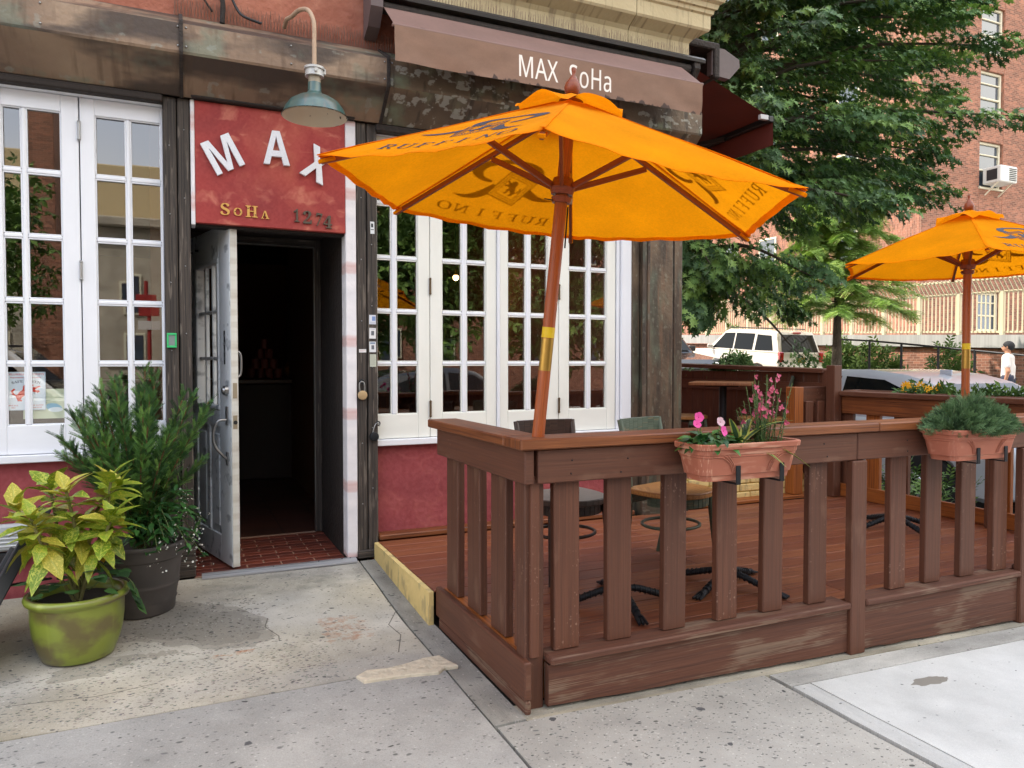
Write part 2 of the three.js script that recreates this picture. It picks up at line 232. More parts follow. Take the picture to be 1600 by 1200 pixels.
  slab(3.77, 6.2, 2.33, 3.55, slabTex(512, 256, 2.4, 1.2, [184, 183, 180], { specks: 80, seed: 44, blotch: 0.6 }), 0.003, 10);
  const tE = slabTex(512, 512, 2, 1.2, [154, 152, 147], { specks: 500, seed: 51 });
  for (const [a, b] of [[-4.6, -1.77], [-1.75, 0.22], [0.235, 2.24], [2.255, 4.2], [4.215, 6.2]]) for (const [c, d] of [[3.565, 4.72], [4.735, 5.8]]) if (!(c === 3.565 && a < 2)) slab(a, b, c, d, tE, 0.001, 5); else slab(a, b, 3.26, d, tE, 0.001, 5);
  // pale mortar patch at the joint
  const mp = new THREE.Shape([[0.654, 1.6], [0.7, 1.565], [0.78, 1.58], [0.87, 1.565], [0.95, 1.54], [1.015, 1.54], [1.03, 1.6], [1.05, 1.66], [1.0, 1.655], [0.96, 1.69], [0.85, 1.665], [0.75, 1.655], [0.67, 1.65]].map(([x, z]) => new THREE.Vector2(x, -z)));
  const mg = new THREE.ExtrudeGeometry(mp, { depth: 0.012, bevelSize: 0.008, bevelThickness: 0.004, bevelSegments: 2 }); mg.rotateX(-Math.PI / 2); mg.translate(0, -0.0655, 0);
  part(walk, 'mortar_patch', mg, std({ map: tex(256, 256, (u, v) => { const n = fbm(u, v, 20, 20, 4, 6); return [182 + n * 34, 172 + n * 30, 152 + n * 26]; }, 0.4), roughness: 0.95, bumpMap: roughBump, bumpScale: 0.006 }));
}
function poly2(c, x, y, a, b, r, col) { c.fillStyle = col; c.beginPath(); for (let i = 0; i <= 26; i++) { const t = i / 26 * 6.283, q = 0.75 + r() * 0.35; const X = x + Math.cos(t) * a * q, Y = y + Math.sin(t) * b * q; i ? c.lineTo(X, Y) : c.moveTo(X, Y); } c.fill(); }
// kerb, avenue, side street, far pavement, wide ground
const conc = std({ map: tex(512, 512, (u, v) => { const n = fbm(u, v, 5, 5, 5, 2), f = fbm(u, v, 80, 80, 2, 4); const k = 128 + n * 44 + f * 22; return [k, k * 0.985, k * 0.95]; }, 2.5), roughness: 0.92 });
const st = (name, geo, m) => { const o = part(scene, name, geo, m); o.userData = { kind: 'structure' }; return o; };
st('kerb', sheet(-14, 6.25, 6.01, 6.18, 30, 1, (x, z) => hNear(x, z) + 0.004, 0.4), conc);
st('avenue_road', sheet(-120, 120, 6.19, 19, 40, 2, (x) => hNear(x, 6) - 0.14, 0.3), M.asphalt);
st('far_avenue_pavement', sheet(-120, 120, 19.05, 30, 40, 2, (x) => hNear(x, 6) + 0.0, 0.3), conc);
st('side_street_road', sheet(6.45, 15.15, -110, 6.185, 2, 60, (x, z) => hStreet(z), 0.3), M.asphalt);
st('side_pavement', sheet(3.5, 6.25, -110, -0.0, 2, 60, (x, z) => hStreet(z) + 0.14, 0.3), conc);
st('side_kerb', sheet(6.26, 6.44, -110, 6.185, 1, 60, (x, z) => (z < 0 ? hStreet(z) + 0.145 : -0.24), 0.3), conc);
st('far_pavement', sheet(15.16, 16.65, -10.5, 6, 2, 30, (x, z) => hStreet(z) + 0.14, 0.3), conc);
const earthT = tex(256, 256, (u, v) => { const n = fbm(u, v, 30, 30, 4, 3), b = fbm(u, v, 6, 6, 3, 5); return [70 + n * 40, 72 + n * 40 + b * 20, 40 + n * 20]; }, 2);
st('parking_bay', sheet(15.16, 18.4, -110, -10.51, 2, 50, (x, z) => hStreet(z), 0.3), M.asphalt);
st('planting_bed', sheet(16.66, 19.4, -10.5, 6, 4, 30, (x, z) => hStreet(z) + 0.16 + (x - 16.6) * 0.08, 0.5), std({ map: earthT, roughness: 1 }));
st('terrace', sheet(19.9, 90, -70, 6, 2, 2, () => 1.85, 0.3), conc);
st('ground', sheet(-300, 300, -300, 300, 2, 2, () => -1.6, 0.1), std({ map: earthT, roughness: 1 }));
// ---------- the restaurant building ----------
const stuccoT = (base, streak, s, mw = 1.3) => tex(512, 512, (u, v) => {
  const a = fbm(u, v, 5, 5, 5, s), w = fbm(u + a * 0.12, v + a * 0.2, 4, 7, 4, s + 4), st2 = 1 - Math.abs(fbm(u + a * 0.25, v - a * 0.15, 7, 9, 3, s + 7) - 0.5) * 16;
  let c = mix3(base, [base[0] * 0.86, base[1] * 0.84, base[2] * 0.84], clamp(a * 1.4 - 0.3)); c = mix3(c, streak, clamp((w - 0.55) * 2.4) * 0.35 + clamp(st2) * 0.22); const f = (fbm(u, v, 60, 60, 2, s + 9) - 0.5) * 16; return [c[0] + f, c[1] + f, c[2] + f];
}, mw);
M.redWall = std({ map: stuccoT([146, 64, 68], [176, 104, 92], 3), bumpMap: roughBump, bumpScale: 0.003, roughness: 0.8 });
M.signRed = std({ map: tex(512, 512, (u, v) => { const a = fbm(u, v, 4, 4, 4, 23), w = fbm(u + a * 0.3, v + a * 0.1, 5, 3, 4, 27), q = fbm(u + w * 0.2, v + a * 0.25, 8, 14, 4, 29), f = (fbm(u, v, 70, 70, 2, 31) - 0.5) * 14; let c = mix3([150, 50, 46], [128, 42, 42], clamp((a - 0.4) * 2)); c = mix3(c, [186, 104, 78], clamp((w - 0.5) * 3.4) * 0.55); c = mix3(c, [204, 140, 112], clamp((q - 0.6) * 6) * 0.5); return [c[0] + f, c[1] + f, c[2] + f]; }, 0.85), roughness: 0.7 });
M.upperStucco = std({ map: stuccoT([154, 94, 74], [176, 122, 98], 33, 2.2), bumpMap: roughBump, bumpScale: 0.004, roughness: 0.85 });
M.copper = std({ map: tex(1024, 512, (u, v) => {
  const a = fbm(u, v, 6, 4, 5, 61), b = fbm(u, v, 4, 5, 5, 65), d = fbm(u, v, 14, 6, 5, 71), st3 = fbm(u, v, 70, 5, 4, 75), e = fbm(u, v, 30, 14, 5, 78);
  let c = mix3([124, 102, 84], [150, 128, 106], clamp((a - 0.4) * 2.5)); c = mix3(c, [52, 44, 40], clamp((b - 0.53) * 6) * 0.75); c = mix3(c, [98, 116, 102], clamp((d - 0.58) * 6) * 0.5); c = mix3(c, [80, 62, 48], clamp((st3 - 0.55) * 3) * 0.5);
  return mix3(c, [140, 148, 142], clamp((e - 0.72) * 16) * 0.4);
}, 2.2, 0.75), bumpMap: roughBump, bumpScale: 0.002, roughness: 0.55, metalness: 0.25 });
M.copperFlake = std({ map: tex(1024, 512, (u, v) => {
  const a = fbm(u, v, 8, 4, 5, 161), b = fbm(u, v, 52, 22, 5, 165), d = fbm(u, v, 12, 5, 5, 171), w = fbm(u, v, 60, 7, 6, 176);
  let c = mix3([112, 96, 78], [82, 70, 58], clamp((a - 0.4) * 3)); c = mix3(c, [112, 128, 106], clamp((d - 0.5) * 5) * 0.7); c = mix3(c, [126, 92, 72], clamp((fbm(u, v, 5, 4, 4, 181) - 0.55) * 5) * 0.6); c = mix3(c, [38, 33, 30], clamp((w - 0.58) * 6) * 0.55);
  return mix3(c, [168, 174, 170], clamp((b - 0.64 + (a - 0.5) * 0.25) * 14) * 0.65);
}, 2.3, 0.7), bumpMap: roughBump, bumpScale: 0.002, roughness: 0.55, metalness: 0.2 });
M.stone = std({ map: tex(512, 512, (u, v) => { const a = fbm(u, v, 5, 5, 5, 81), d = fbm(u, v, 60, 4, 4, 85); let c = mix3([196, 182, 146], [176, 160, 126], a); c = mix3(c, [112, 98, 78], clamp((d - 0.6) * 4) * 0.55); return c; }, 1.6), bumpMap: roughBump, bumpScale: 0.002, roughness: 0.85 });
M.pierMetal = std({ map: tex(512, 512, (u, v) => { const a = fbm(u, v, 4, 7, 5, 91), d = fbm(u, v, 4, 26, 4, 95), g = fbm(u, v, 6, 6, 5, 99), e = fbm(u, v, 40, 24, 4, 103); let c = mix3([100, 84, 68], [62, 52, 44], clamp((a - 0.38) * 3)); c = mix3(c, [94, 104, 88], clamp((g - 0.5) * 4) * 0.65); c = mix3(c, [112, 82, 62], clamp((d - 0.56) * 5) * 0.55); return mix3(c, [128, 130, 116], clamp((e - 0.66) * 12) * 0.4); }, 1.4, 0.5), bumpMap: roughBump, bumpScale: 0.002, roughness: 0.5, metalness: 0.3 });
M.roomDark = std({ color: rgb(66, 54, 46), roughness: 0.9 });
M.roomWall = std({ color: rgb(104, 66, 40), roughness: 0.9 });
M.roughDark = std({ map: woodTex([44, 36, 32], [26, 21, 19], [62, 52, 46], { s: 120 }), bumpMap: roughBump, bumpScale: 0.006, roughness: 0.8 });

const house = thing('restaurant_building', 'corner restaurant with white french windows and rusty copper beam over open door', 'building');
// masonry shell, hollow room behind the front
part(house, 'wall', merge([cb2(1.13, 3.08, -0.3, 0.69, -0.3, -0.09, 0.004)]), M.redWall, 'red plastered wall under the right french windows');
part(house, 'wall', merge([cb2(-5.5, -0.06, -0.3, 0.69, -0.3, -0.09, 0.004)]), M.redWall, 'red plastered wall under the left french windows');
part(house, 'upper_wall', cb2(-14, 3.47, 3.02, 12.2, -0.4, 0.0, 0.01), M.upperStucco, 'rust coloured plaster wall above the copper beam');
part(house, 'lintel', merge([cb2(-5.5, 3.05, 2.72, 3.02, -0.4, -0.02, 0.004)]), M.roughDark);
part(house, 'side_wall', merge([cb2(3.07, 3.47, -0.5, 12.2, -22, -0.41, 0.01), cb2(-14, -13.6, -0.5, 12.2, -22, -0.41, 0.01), cb2(-13.6, 3.07, -0.5, 12.2, -22, -21.6, 0.01)]), M.upperStucco);
part(house, 'left_front_wall', cb2(-14, -5.5, -0.5, 3.02, -0.4, -0.03, 0.01), M.upperStucco);
part(house, 'roof', cb2(-13.6, 3.07, 11.9, 12.1, -21.6, -0.4, 0.01), M.roomDark);
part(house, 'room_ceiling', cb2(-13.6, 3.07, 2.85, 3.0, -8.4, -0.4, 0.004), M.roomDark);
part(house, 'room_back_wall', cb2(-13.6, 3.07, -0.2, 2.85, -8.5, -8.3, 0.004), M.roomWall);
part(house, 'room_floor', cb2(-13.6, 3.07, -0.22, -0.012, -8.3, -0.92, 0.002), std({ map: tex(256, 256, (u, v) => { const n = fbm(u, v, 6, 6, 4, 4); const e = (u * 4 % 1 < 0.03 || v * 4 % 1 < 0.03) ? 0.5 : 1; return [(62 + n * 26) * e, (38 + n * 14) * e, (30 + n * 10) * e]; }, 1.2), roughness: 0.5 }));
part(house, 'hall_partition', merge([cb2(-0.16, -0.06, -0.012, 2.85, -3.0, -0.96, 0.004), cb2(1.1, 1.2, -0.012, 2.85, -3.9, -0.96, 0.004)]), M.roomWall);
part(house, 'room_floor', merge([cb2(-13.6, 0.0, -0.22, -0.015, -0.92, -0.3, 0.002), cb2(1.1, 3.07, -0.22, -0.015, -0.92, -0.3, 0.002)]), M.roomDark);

// copper beam in three lengths
const beamProfile = [[-0.05, 2.715], [0.03, 2.70], [0.22, 2.862], [0.225, 2.875], [0.225, 3.02], [0.215, 3.03], [-0.02, 3.165], [-0.05, 3.165]];
for (const [x0, x1, m] of [[-5.5, 0.026, M.copper], [0.044, 1.148, M.copper], [1.166, 3.47, M.copperFlake]]) part(house, 'beam', prismX(beamProfile, x0, x1), m);
for (const x of [0.035, 1.157]) part(house, 'beam_seam', prismX(beamProfile.map(([z, y]) => [z + (z > 0.1 ? 0.012 : 0), y + (y > 3 ? 0.01 : -0.008)]), x - 0.0095, x + 0.0095), M.roughDark);
for (const x of [-1.3, -0.6, 0.02, 0.06, 0.6, 1.135, 1.18, 1.9]) for (const y of [2.9, 3.0]) part(house, 'rivet', at(new THREE.SphereGeometry(0.006, 8, 6), x, y, 0.226), M.steel);
part(house, 'beam_trim', merge([cb2(-5.5, -0.06, 2.655, 2.698, -0.05, 0.035, 0.008), cb2(0.08, 1.0, 2.70, 2.725, -0.05, 0.045, 0.008), cb2(1.13, 3.06, 2.655, 2.70, -0.05, 0.03, 0.008)]), M.roughDark);
// dark timber posts and white jambs round the door
for (const [x0, x1] of [[-0.062, 0.006], [0.012, 0.074], [1.012, 1.072], [1.078, 1.14]]) part(house, 'post', cb2(x0, x1, 0, 2.70, -0.12, x0 < 0.01 && x0 > -0.05 ? 0.012 : 0.0, 0.005, 'y'), M.darkPost);
for (const [x0, x1, y0, y1] of [[-0.066, 0.08, 0, 0.16], [1.006, 1.146, 0, 0.05]]) part(house, 'post_foot', cb2(x0, x1, y0, y1, -0.1, 0.02, 0.006, 'x'), M.darkPost);
part(house, 'door_jamb', cb2(0.944, 1.008, 0.01, 2.70, -0.12, 0.004, 0.004, 'y'), M.whiteWorn, 'white door jamb rubbed with red paint');
part(house, 'door_jamb', cb2(0.078, 0.1, 2.0, 2.70, -0.12, 0.006, 0.004, 'y'), M.whiteWorn);
for (let i = 0; i < 26; i++) part(house, 'nail', at(new THREE.SphereGeometry(0.004, 6, 5), [-0.03, 0.045, 1.04, 1.105][i % 4], 0.15 + i * 0.095, 0.001), M.steel);
// vestibule: rough dark side walls, inner frame, brick tile floor
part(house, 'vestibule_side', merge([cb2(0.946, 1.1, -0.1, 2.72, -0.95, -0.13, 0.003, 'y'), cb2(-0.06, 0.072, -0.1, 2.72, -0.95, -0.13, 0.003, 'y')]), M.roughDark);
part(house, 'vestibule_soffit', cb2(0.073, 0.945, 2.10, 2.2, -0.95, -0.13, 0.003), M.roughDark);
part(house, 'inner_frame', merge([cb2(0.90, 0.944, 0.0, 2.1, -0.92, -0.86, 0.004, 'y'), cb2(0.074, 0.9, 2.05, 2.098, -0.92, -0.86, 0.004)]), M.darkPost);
part(house, 'frame_edge', merge([cb2(0.892, 0.899, 0.0, 2.045, -0.9, -0.855, 0.001, 'y'), cb2(0.08, 0.892, 2.04, 2.048, -0.9, -0.855, 0.001)]), M.steel);
part(house, 'tile_bed', cb2(0.073, 0.945, -0.1, -0.006, -0.92, -0.0, 0.002), std({ color: rgb(168, 134, 112), roughness: 1 }));
{ const tm = [0, 1, 2].map((i) => std({ map: tex(64, 64, (u, v) => { const n = fbm(u, v, 6, 6, 4, i * 5); const b = [[92, 40, 28], [104, 48, 33], [82, 37, 28]][i]; return [b[0] + n * 26, b[1] + n * 16, b[2] + n * 12]; }, 0.2), roughness: 0.5 }));
  const full = cbox(0.189, 0.016, 0.063, 0.002), half = cbox(0.092, 0.016, 0.063, 0.002);
  for (let r = 0; r < 12; r++) for (let k = -1; k < 6; k++) { const off = (r % 2) * 0.098; let x0 = 0.076 + k * 0.197 + off, x1 = x0 + 0.189; x0 = Math.max(x0, 0.076); x1 = Math.min(x1, 0.942); if (x1 - x0 < 0.02) continue; const g = x1 - x0 > 0.187 ? full : Math.abs(x1 - x0 - 0.094) < 0.006 ? half : cbox(x1 - x0, 0.016, 0.063, 0.002); const t = part(house, 'tile', g, tm[(r * 5 + k * 3 + 9) % 3]); t.position.set((x0 + x1) / 2, -0.01 + rr(-0.001, 0.001), -0.045 - r * 0.0705); } }
part(house, 'threshold', at(prismX([[-0.045, 0.0], [0.045, 0.0], [0.045, 0.008], [0.02, 0.022], [-0.02, 0.022], [-0.045, 0.008]], 0.11, 0.985), 0, 0.0, 0.05), std({ map: woodTex([168, 168, 170], [126, 126, 130], [196, 196, 198], { s: 130 }), roughness: 0.5, metalness: 0.5 }), 'scuffed metal threshold strip');
for (const x of [0.5, 0.76, 0.9, 0.95]) part(house, 'screw', at(new THREE.CylinderGeometry(0.005, 0.005, 0.004, 8), x, 0.0225, 0.05), M.black);

// french window leaves
const rows = [[2.245, 2.562], [2.222, 1.902], [1.88, 1.562], [1.54, 1.228], [1.206, 0.889]].map((a) => [Math.min(...a), Math.max(...a)]);
function leaf(x0, x1, cols, mat, hingeX, y0 = 0.735, y1 = 2.65) {
  const zf = -0.06, th = 0.04, fr = [];
  fr.push(cb2(x0, cols[0][0], y0, y1, zf - th, zf, 0.004, 'y'), cb2(cols[1][1], x1, y0, y1, zf - th, zf, 0.004, 'y'));
  fr.push(cb2(cols[0][0], cols[1][1], y0, rows[4][0], zf - th, zf - 0.0005, 0.003), cb2(cols[0][0], cols[1][1], rows[0][1], y1, zf - th, zf - 0.0005, 0.003));
  const L = part(house, 'window_leaf', merge(fr), mat);
  part(L, 'muntin', cb2(cols[0][1], cols[1][0], rows[4][0], rows[0][1], zf - th + 0.004, zf - 0.003, 0.006, 'y'), M.white);
  for (let i = 0; i < 4; i++) for (const c of cols) part(L, 'muntin', cb2(c[0], c[1], rows[i + 1][1], rows[i][0], zf - th + 0.005, zf - 0.0045, 0.006), M.white);
  for (const r of rows) for (const c of cols) {
    const p = part(L, 'pane', new THREE.PlaneGeometry(c[1] - c[0] + 0.01, r[1] - r[0] + 0.01), M.glass); p.position.set((c[0] + c[1]) / 2, (r[0] + r[1]) / 2, zf - 0.024 ); p.rotation.set(rr(-0.004, 0.004), rr(-0.006, 0.006), 0);
    const b = 0.006; part(L, 'glazing_bead', merge([cb2(c[0], c[1], r[0], r[0] + b, zf - 0.022, zf - 0.008, 0.002), cb2(c[0], c[1], r[1] - b, r[1], zf - 0.022, zf - 0.008, 0.002), cb2(c[0], c[0] + b, r[0] + b, r[1] - b, zf - 0.022, zf - 0.008, 0.002, 'y'), cb2(c[1] - b, c[1], r[0] + b, r[1] - b, zf - 0.022, zf - 0.008, 0.002, 'y')]), mat);
  }
  if (hingeX !== undefined) for (const y of [0.92, 1.72, 2.47]) part(L, 'hinge', merge([rod(V(hingeX, y - 0.045, zf + 0.008), V(hingeX, y + 0.045, zf + 0.008), 0.007), at(new THREE.SphereGeometry(0.009, 8, 6), hingeX, y + 0.047, zf + 0.008), at(new THREE.SphereGeometry(0.009, 8, 6), hingeX, y - 0.047, zf + 0.008)]), hingeX < 0 ? M.steel : std({ color: rgb(96, 78, 58), roughness: 0.5, metalness: 0.7 }));
  return L;
}
leaf(-1.7, -1.302, [[-1.63, -1.475], [-1.452, -1.372]], M.white);
leaf(-1.298, -0.9, [[-1.228, -1.11], [-1.087, -0.97]], M.white);
leaf(-0.897, -0.474, [[-0.822, -0.736], [-0.714, -0.556]], M.white, -0.471);
leaf(-0.468, -0.062, [[-0.397, -0.248], [-0.226, -0.074]], M.white);
leaf(1.145, 1.501, [[1.151, 1.247], [1.28, 1.421]], M.cream, 1.503);
leaf(1.505, 1.975, [[1.587, 1.726], [1.76, 1.899]], M.cream);
leaf(2.0, 2.452, [[2.06, 2.198], [2.233, 2.367]], M.cream, 2.454);
leaf(2.456, 2.924, [[2.536, 2.683], [2.715, 2.849]], M.cream);
part(house, 'window_frame', merge([cb2(1.142, 3.05, 0.692, 0.732, -0.14, -0.03, 0.004), cb2(1.145, 2.93, 2.652, 2.70, -0.14, -0.055, 0.004), cb2(2.928, 2.955, 0.734, 2.70, -0.12, -0.05, 0.004, 'y'), cb2(2.958, 3.05, 0.734, 2.70, -0.14, -0.035, 0.008, 'y'), cb2(1.977, 1.998, 0.735, 2.65, -0.1, -0.045, 0.006, 'y')]), M.white);
part(house, 'window_frame', merge([cb2(-5.4, -0.064, 0.692, 0.732, -0.14, -0.03, 0.004), cb2(-5.4, -0.064, 2.612 + 0.04, 2.655, -0.14, -0.02, 0.004), cb2(-5.4, -1.705, 0.735, 2.65, -0.1, -0.06, 0.004, 'y')]), M.white);
// corner pier with a fluted face
part(house, 'pier', merge([cb2(3.055, 3.12, -0.2, 2.70, -0.35, -0.04, 0.004, 'y'), cb2(3.125, 3.39, -0.2, 2.70, -0.35, 0.012, 0.02, 'y'), cb2(3.15, 3.37, 0.3, 2.66, 0.0, 0.035, 0.014, 'y'), cb2(3.395, 3.49, -0.2, 2.70, -0.4, -0.005, 0.015, 'y'), cb2(3.1, 3.52, -0.3, 0.24, -0.4, 0.05, 0.015)]), M.pierMetal, 'weathered dark metal clad corner pier');
for (const [x, y, z] of [[3.2, 2.75, 0.02], [3.46, 2.75, 0.01]]) part(house, 'pier_capital', cb2(x - 0.07, x + 0.05, y - 0.05, y + 0.1, -0.1, z + 0.05, 0.02), M.pierMetal);
part(house, 'bolt', at(new THREE.CylinderGeometry(0.012, 0.012, 0.02, 10), 3.16, 0.76, 0.045, Math.PI / 2), M.pierMetal);
// stone cornice over the awning
const cor = [[-0.02, 3.30], [0.03, 3.30], [0.03, 3.60], [0.05, 3.625], [0.13, 3.665], [0.14, 3.68], [0.14, 3.775], [0.155, 3.785], [0.16, 3.81], [0.175, 3.815], [0.185, 3.845], [0.21, 3.86], [0.22, 3.88], [0.22, 3.95], [0.3, 4.05], [0.3, 4.15], [-0.02, 4.15]];
part(house, 'cornice', prismX(cor, 1.36, 2.96, 0), M.stone, 'moulded cream stone cornice above the awning');
part(house, 'cornice', prismX(cor, 2.966, 3.47, 1), M.stone);
{ const side = cor.map(([z, y]) => [z, y]); const g = prismX(side, 0.4, 12, 0); g.rotateY(Math.PI / 2); g.translate(3.47, 0, 0); part(house, 'cornice', g, M.stone); }
// bird spikes along the ledges
{ const one = new THREE.CylinderGeometry(0.0009, 0.0012, 0.1, 4); one.translate(0, 0.05, 0); const N = 560, sp = new THREE.InstancedMesh(one, std({ color: rgb(120, 96, 84), metalness: 0.6, roughness: 0.5 }), N), m = new THREE.Matrix4(), q = new THREE.Quaternion(); sp.name = 'bird_spikes'; sp.userData.kind = 'stuff';
  for (let i = 0; i < N; i++) { const right = i >= 220, x = right ? lerp(1.3, 3.47, (i - 220) / 340) : lerp(0.0, 1.25, i / 220), t = (i % 3 - 1) * 0.35; q.setFromEuler(new THREE.Euler(t * 0.5 + 0.1, 0, t * 0.4 + rr(-0.08, 0.08))); m.compose(V(x, right ? 3.44 : 3.15, right ? 0.075 : 0.008), q, V(1, rr(0.85, 1.15), 1)); sp.setMatrixAt(i, m); } house.add(sp); }
{ const tw = []; for (let i = 0; i < 40; i++) { const x = rr(1.4, 3.4); tw.push(rod(V(x, 3.445, 0.1), V(x + rr(-0.06, 0.06), 3.46 + rr(0, 0.03), 0.08), 0.003, 0.0015, 4)); } const d = part(house, 'ledge_litter', merge(tw), std({ color: rgb(108, 74, 58), roughness: 1 })); d.userData.kind = 'stuff'; }
// cable along the plaster
part(house, 'cable', tube([[0.3, 3.3, 0.02], [0.34, 3.22, 0.03], [0.37, 3.19, 0.05], [0.46, 3.165, 0.06]], 0.008, 20, 6), M.black);
part(house, 'conduit', merge([tube([[0.22, 3.5, 0.03], [0.235, 3.35, 0.03], [0.255, 3.25, 0.03], [0.25, 3.14, 0.03]], 0.014, 16, 8), tube([[-0.1, 3.5, 0.02], [0.1, 3.33, 0.02], [0.2, 3.2, 0.02]], 0.006, 16, 6)]), M.roughDark);

// open door, hinged at the back of the vestibule
{ const W = 0.80, Hh = 2.03, T = 0.044, D = new THREE.Group(); D.name = 'door'; D.userData.label = 'pale blue grey half glazed door standing open'; house.add(D);
  D.position.set(0.095, 0.012, -0.83); D.rotation.y = -Math.atan2(0.80, 0.215);   // x runs from hinge to free edge, z is the thickness; outside face towards +z local after turning
  const paint = std({ map: tex(256, 512, (u, v) => { const n = fbm(u, v, 5, 8, 5, 4), d = fbm(u, v, 14, 30, 4, 9); let c = [214 + n * 20, 219 + n * 18, 221 + n * 18]; return mix3(c, [104, 110, 116], clamp((d - 0.62) * 5) * 0.6); }, 0.8, 2), roughness: 0.5 });
  const edgeP = std({ map: tex(64, 512, (u, v) => { const d = fbm(u, v, 4, 8, 5, 12); return mix3([200, 198, 190], [130, 112, 92], clamp((d - 0.52) * 4) * 0.5); }, 0.3, 2.6), roughness: 0.6 });
  const gx0 = 0.14, gx1 = 0.60, gy0 = 0.92, gy1 = 1.84, F = [];
  F.push(cb2(0, gx0, 0, Hh, -T / 2, T / 2, 0.003, 'y'), cb2(gx1, W - 0.003, 0, Hh, -T / 2, T / 2, 0.003, 'y'), cb2(gx0, gx1, gy1, Hh, -T / 2, T / 2, 0.003), cb2(gx0, gx1, 0.82, gy0, -T / 2, T / 2, 0.003), cb2(gx0, gx1, 0, 0.16, -T / 2, T / 2, 0.003), cb2(0.345, 0.395, 0.16, 0.82, -T / 2, T / 2, 0.003, 'y'));
  part(D, 'leaf', merge(F), paint);
  part(D, 'edge', cb2(W - 0.003, W + 0.002, 0.002, Hh - 0.002, -T / 2 + 0.002, T / 2 - 0.002, 0.001, 'y'), edgeP);
  for (const [a, b] of [[gx0, 0.345], [0.395, gx1]]) part(D, 'panel', merge([cb2(a, b, 0.16, 0.82, -0.011, 0.011, 0.002, 'y'), cb2(a + 0.035, b - 0.035, 0.2, 0.78, -0.018, 0.018, 0.014, 'y')]), paint);
  part(D, 'glazing_frame', merge([cb2(gx0, gx1, gy1 - 0.03, gy1, -0.028, 0.028, 0.006), cb2(gx0, gx1, gy0, gy0 + 0.03, -0.028, 0.028, 0.006), cb2(gx0, gx0 + 0.03, gy0 + 0.03, gy1 - 0.03, -0.028, 0.028, 0.006, 'y'), cb2(gx1 - 0.03, gx1, gy0 + 0.03, gy1 - 0.03, -0.028, 0.028, 0.006, 'y')]), paint);
  const ix0 = gx0 + 0.03, ix1 = gx1 - 0.03, iy0 = gy0 + 0.03, iy1 = gy1 - 0.03;
  for (const k of [1, 2]) { const x = lerp(ix0, ix1, k / 3), y = lerp(iy0, iy1, k / 3); part(D, 'muntin', cb2(x - 0.01, x + 0.01, iy0, iy1, -0.012, 0.012, 0.004, 'y'), paint); for (let j = 0; j < 3; j++) part(D, 'muntin', cb2(lerp(ix0, ix1, j / 3) + (j ? 0.0105 : 0), lerp(ix0, ix1, (j + 1) / 3) - (j < 2 ? 0.0105 : 0), y - 0.01, y + 0.01, -0.0115, 0.0115, 0.004), paint); }
  const pg = new THREE.PlaneGeometry((ix1 - ix0) / 3, (iy1 - iy0) / 3); for (let i = 0; i < 3; i++) for (let j = 0; j < 3; j++) { const p = part(D, 'pane', pg, M.glass); p.position.set(lerp(ix0, ix1, (i + 0.5) / 3), lerp(iy0, iy1, (j + 0.5) / 3), 0); }
  for (const s of [1]) {
    part(D, 'deadbolt', merge([at(new THREE.CylinderGeometry(0.028, 0.031, 0.022, 20), 0.735, 1.045, s * 0.032, Math.PI / 2), at(new THREE.CylinderGeometry(0.016, 0.02, 0.012, 16), 0.735, 1.045, s * 0.048, Math.PI / 2)]), M.steel);
    part(D, 'pull_handle', merge([cb2(0.72, 0.752, 0.84, 0.95, 0.023, 0.032, 0.01, 'y'), cb2(0.72, 0.752, 0.60, 0.68, 0.023, 0.032, 0.01, 'y'), tube([[0.736, 0.87, 0.03], [0.73, 0.865, 0.075], [0.72, 0.8, 0.1], [0.72, 0.72, 0.092], [0.732, 0.66, 0.05], [0.736, 0.64, 0.03]], 0.009, 24, 8)]), M.steel);
  }
  const pull = canvasTex(64, 512, (c, w, h) => { c.fillStyle = '#17191c'; c.fillRect(0, 0, w, h); c.fillStyle = '#b4bcc2'; c.font = 'bold 62px sans-serif'; c.textAlign = 'center'; 'PULL'.split('').forEach((t, i) => c.fillText(t, w / 2, 105 + i * 112)); });
  const ps = part(D, 'door_sticker', new THREE.PlaneGeometry(0.026, 0.2), std({ map: pull, roughness: 0.4 }), 'narrow black vertical sticker on the door'); ps.position.set(0.695, 1.3, T / 2 + 0.0015);
  part(D, 'lock_plate', merge([cb2(W, W + 0.0045, 1.0, 1.09, -0.012, 0.012, 0.001), cb2(W, W + 0.0045, 0.82, 0.90, -0.012, 0.012, 0.001)]), std({ color: rgb(150, 138, 116), roughness: 0.5, metalness: 0.4 }));
  part(D, 'latch_hole', at(new THREE.CylinderGeometry(0.012, 0.012, 0.002, 14), W + 0.006, 0.858, 0, 0, 0, Math.PI / 2), M.black);
  part(D, 'inside_pull', tube([[0.74, 1.12, -0.02], [0.74, 1.13, -0.05], [0.74, 1.2, -0.06], [0.74, 1.27, -0.05], [0.74, 1.28, -0.02]], 0.007, 16, 6), M.steel);
  part(D, 'door_hook', merge([rod(V(0.08, 1.93, 0.02), V(0.08, 1.93, 0.05), 0.008), rod(V(0.2, 1.93, 0.02), V(0.2, 1.93, 0.04), 0.006)]), M.iron);
}
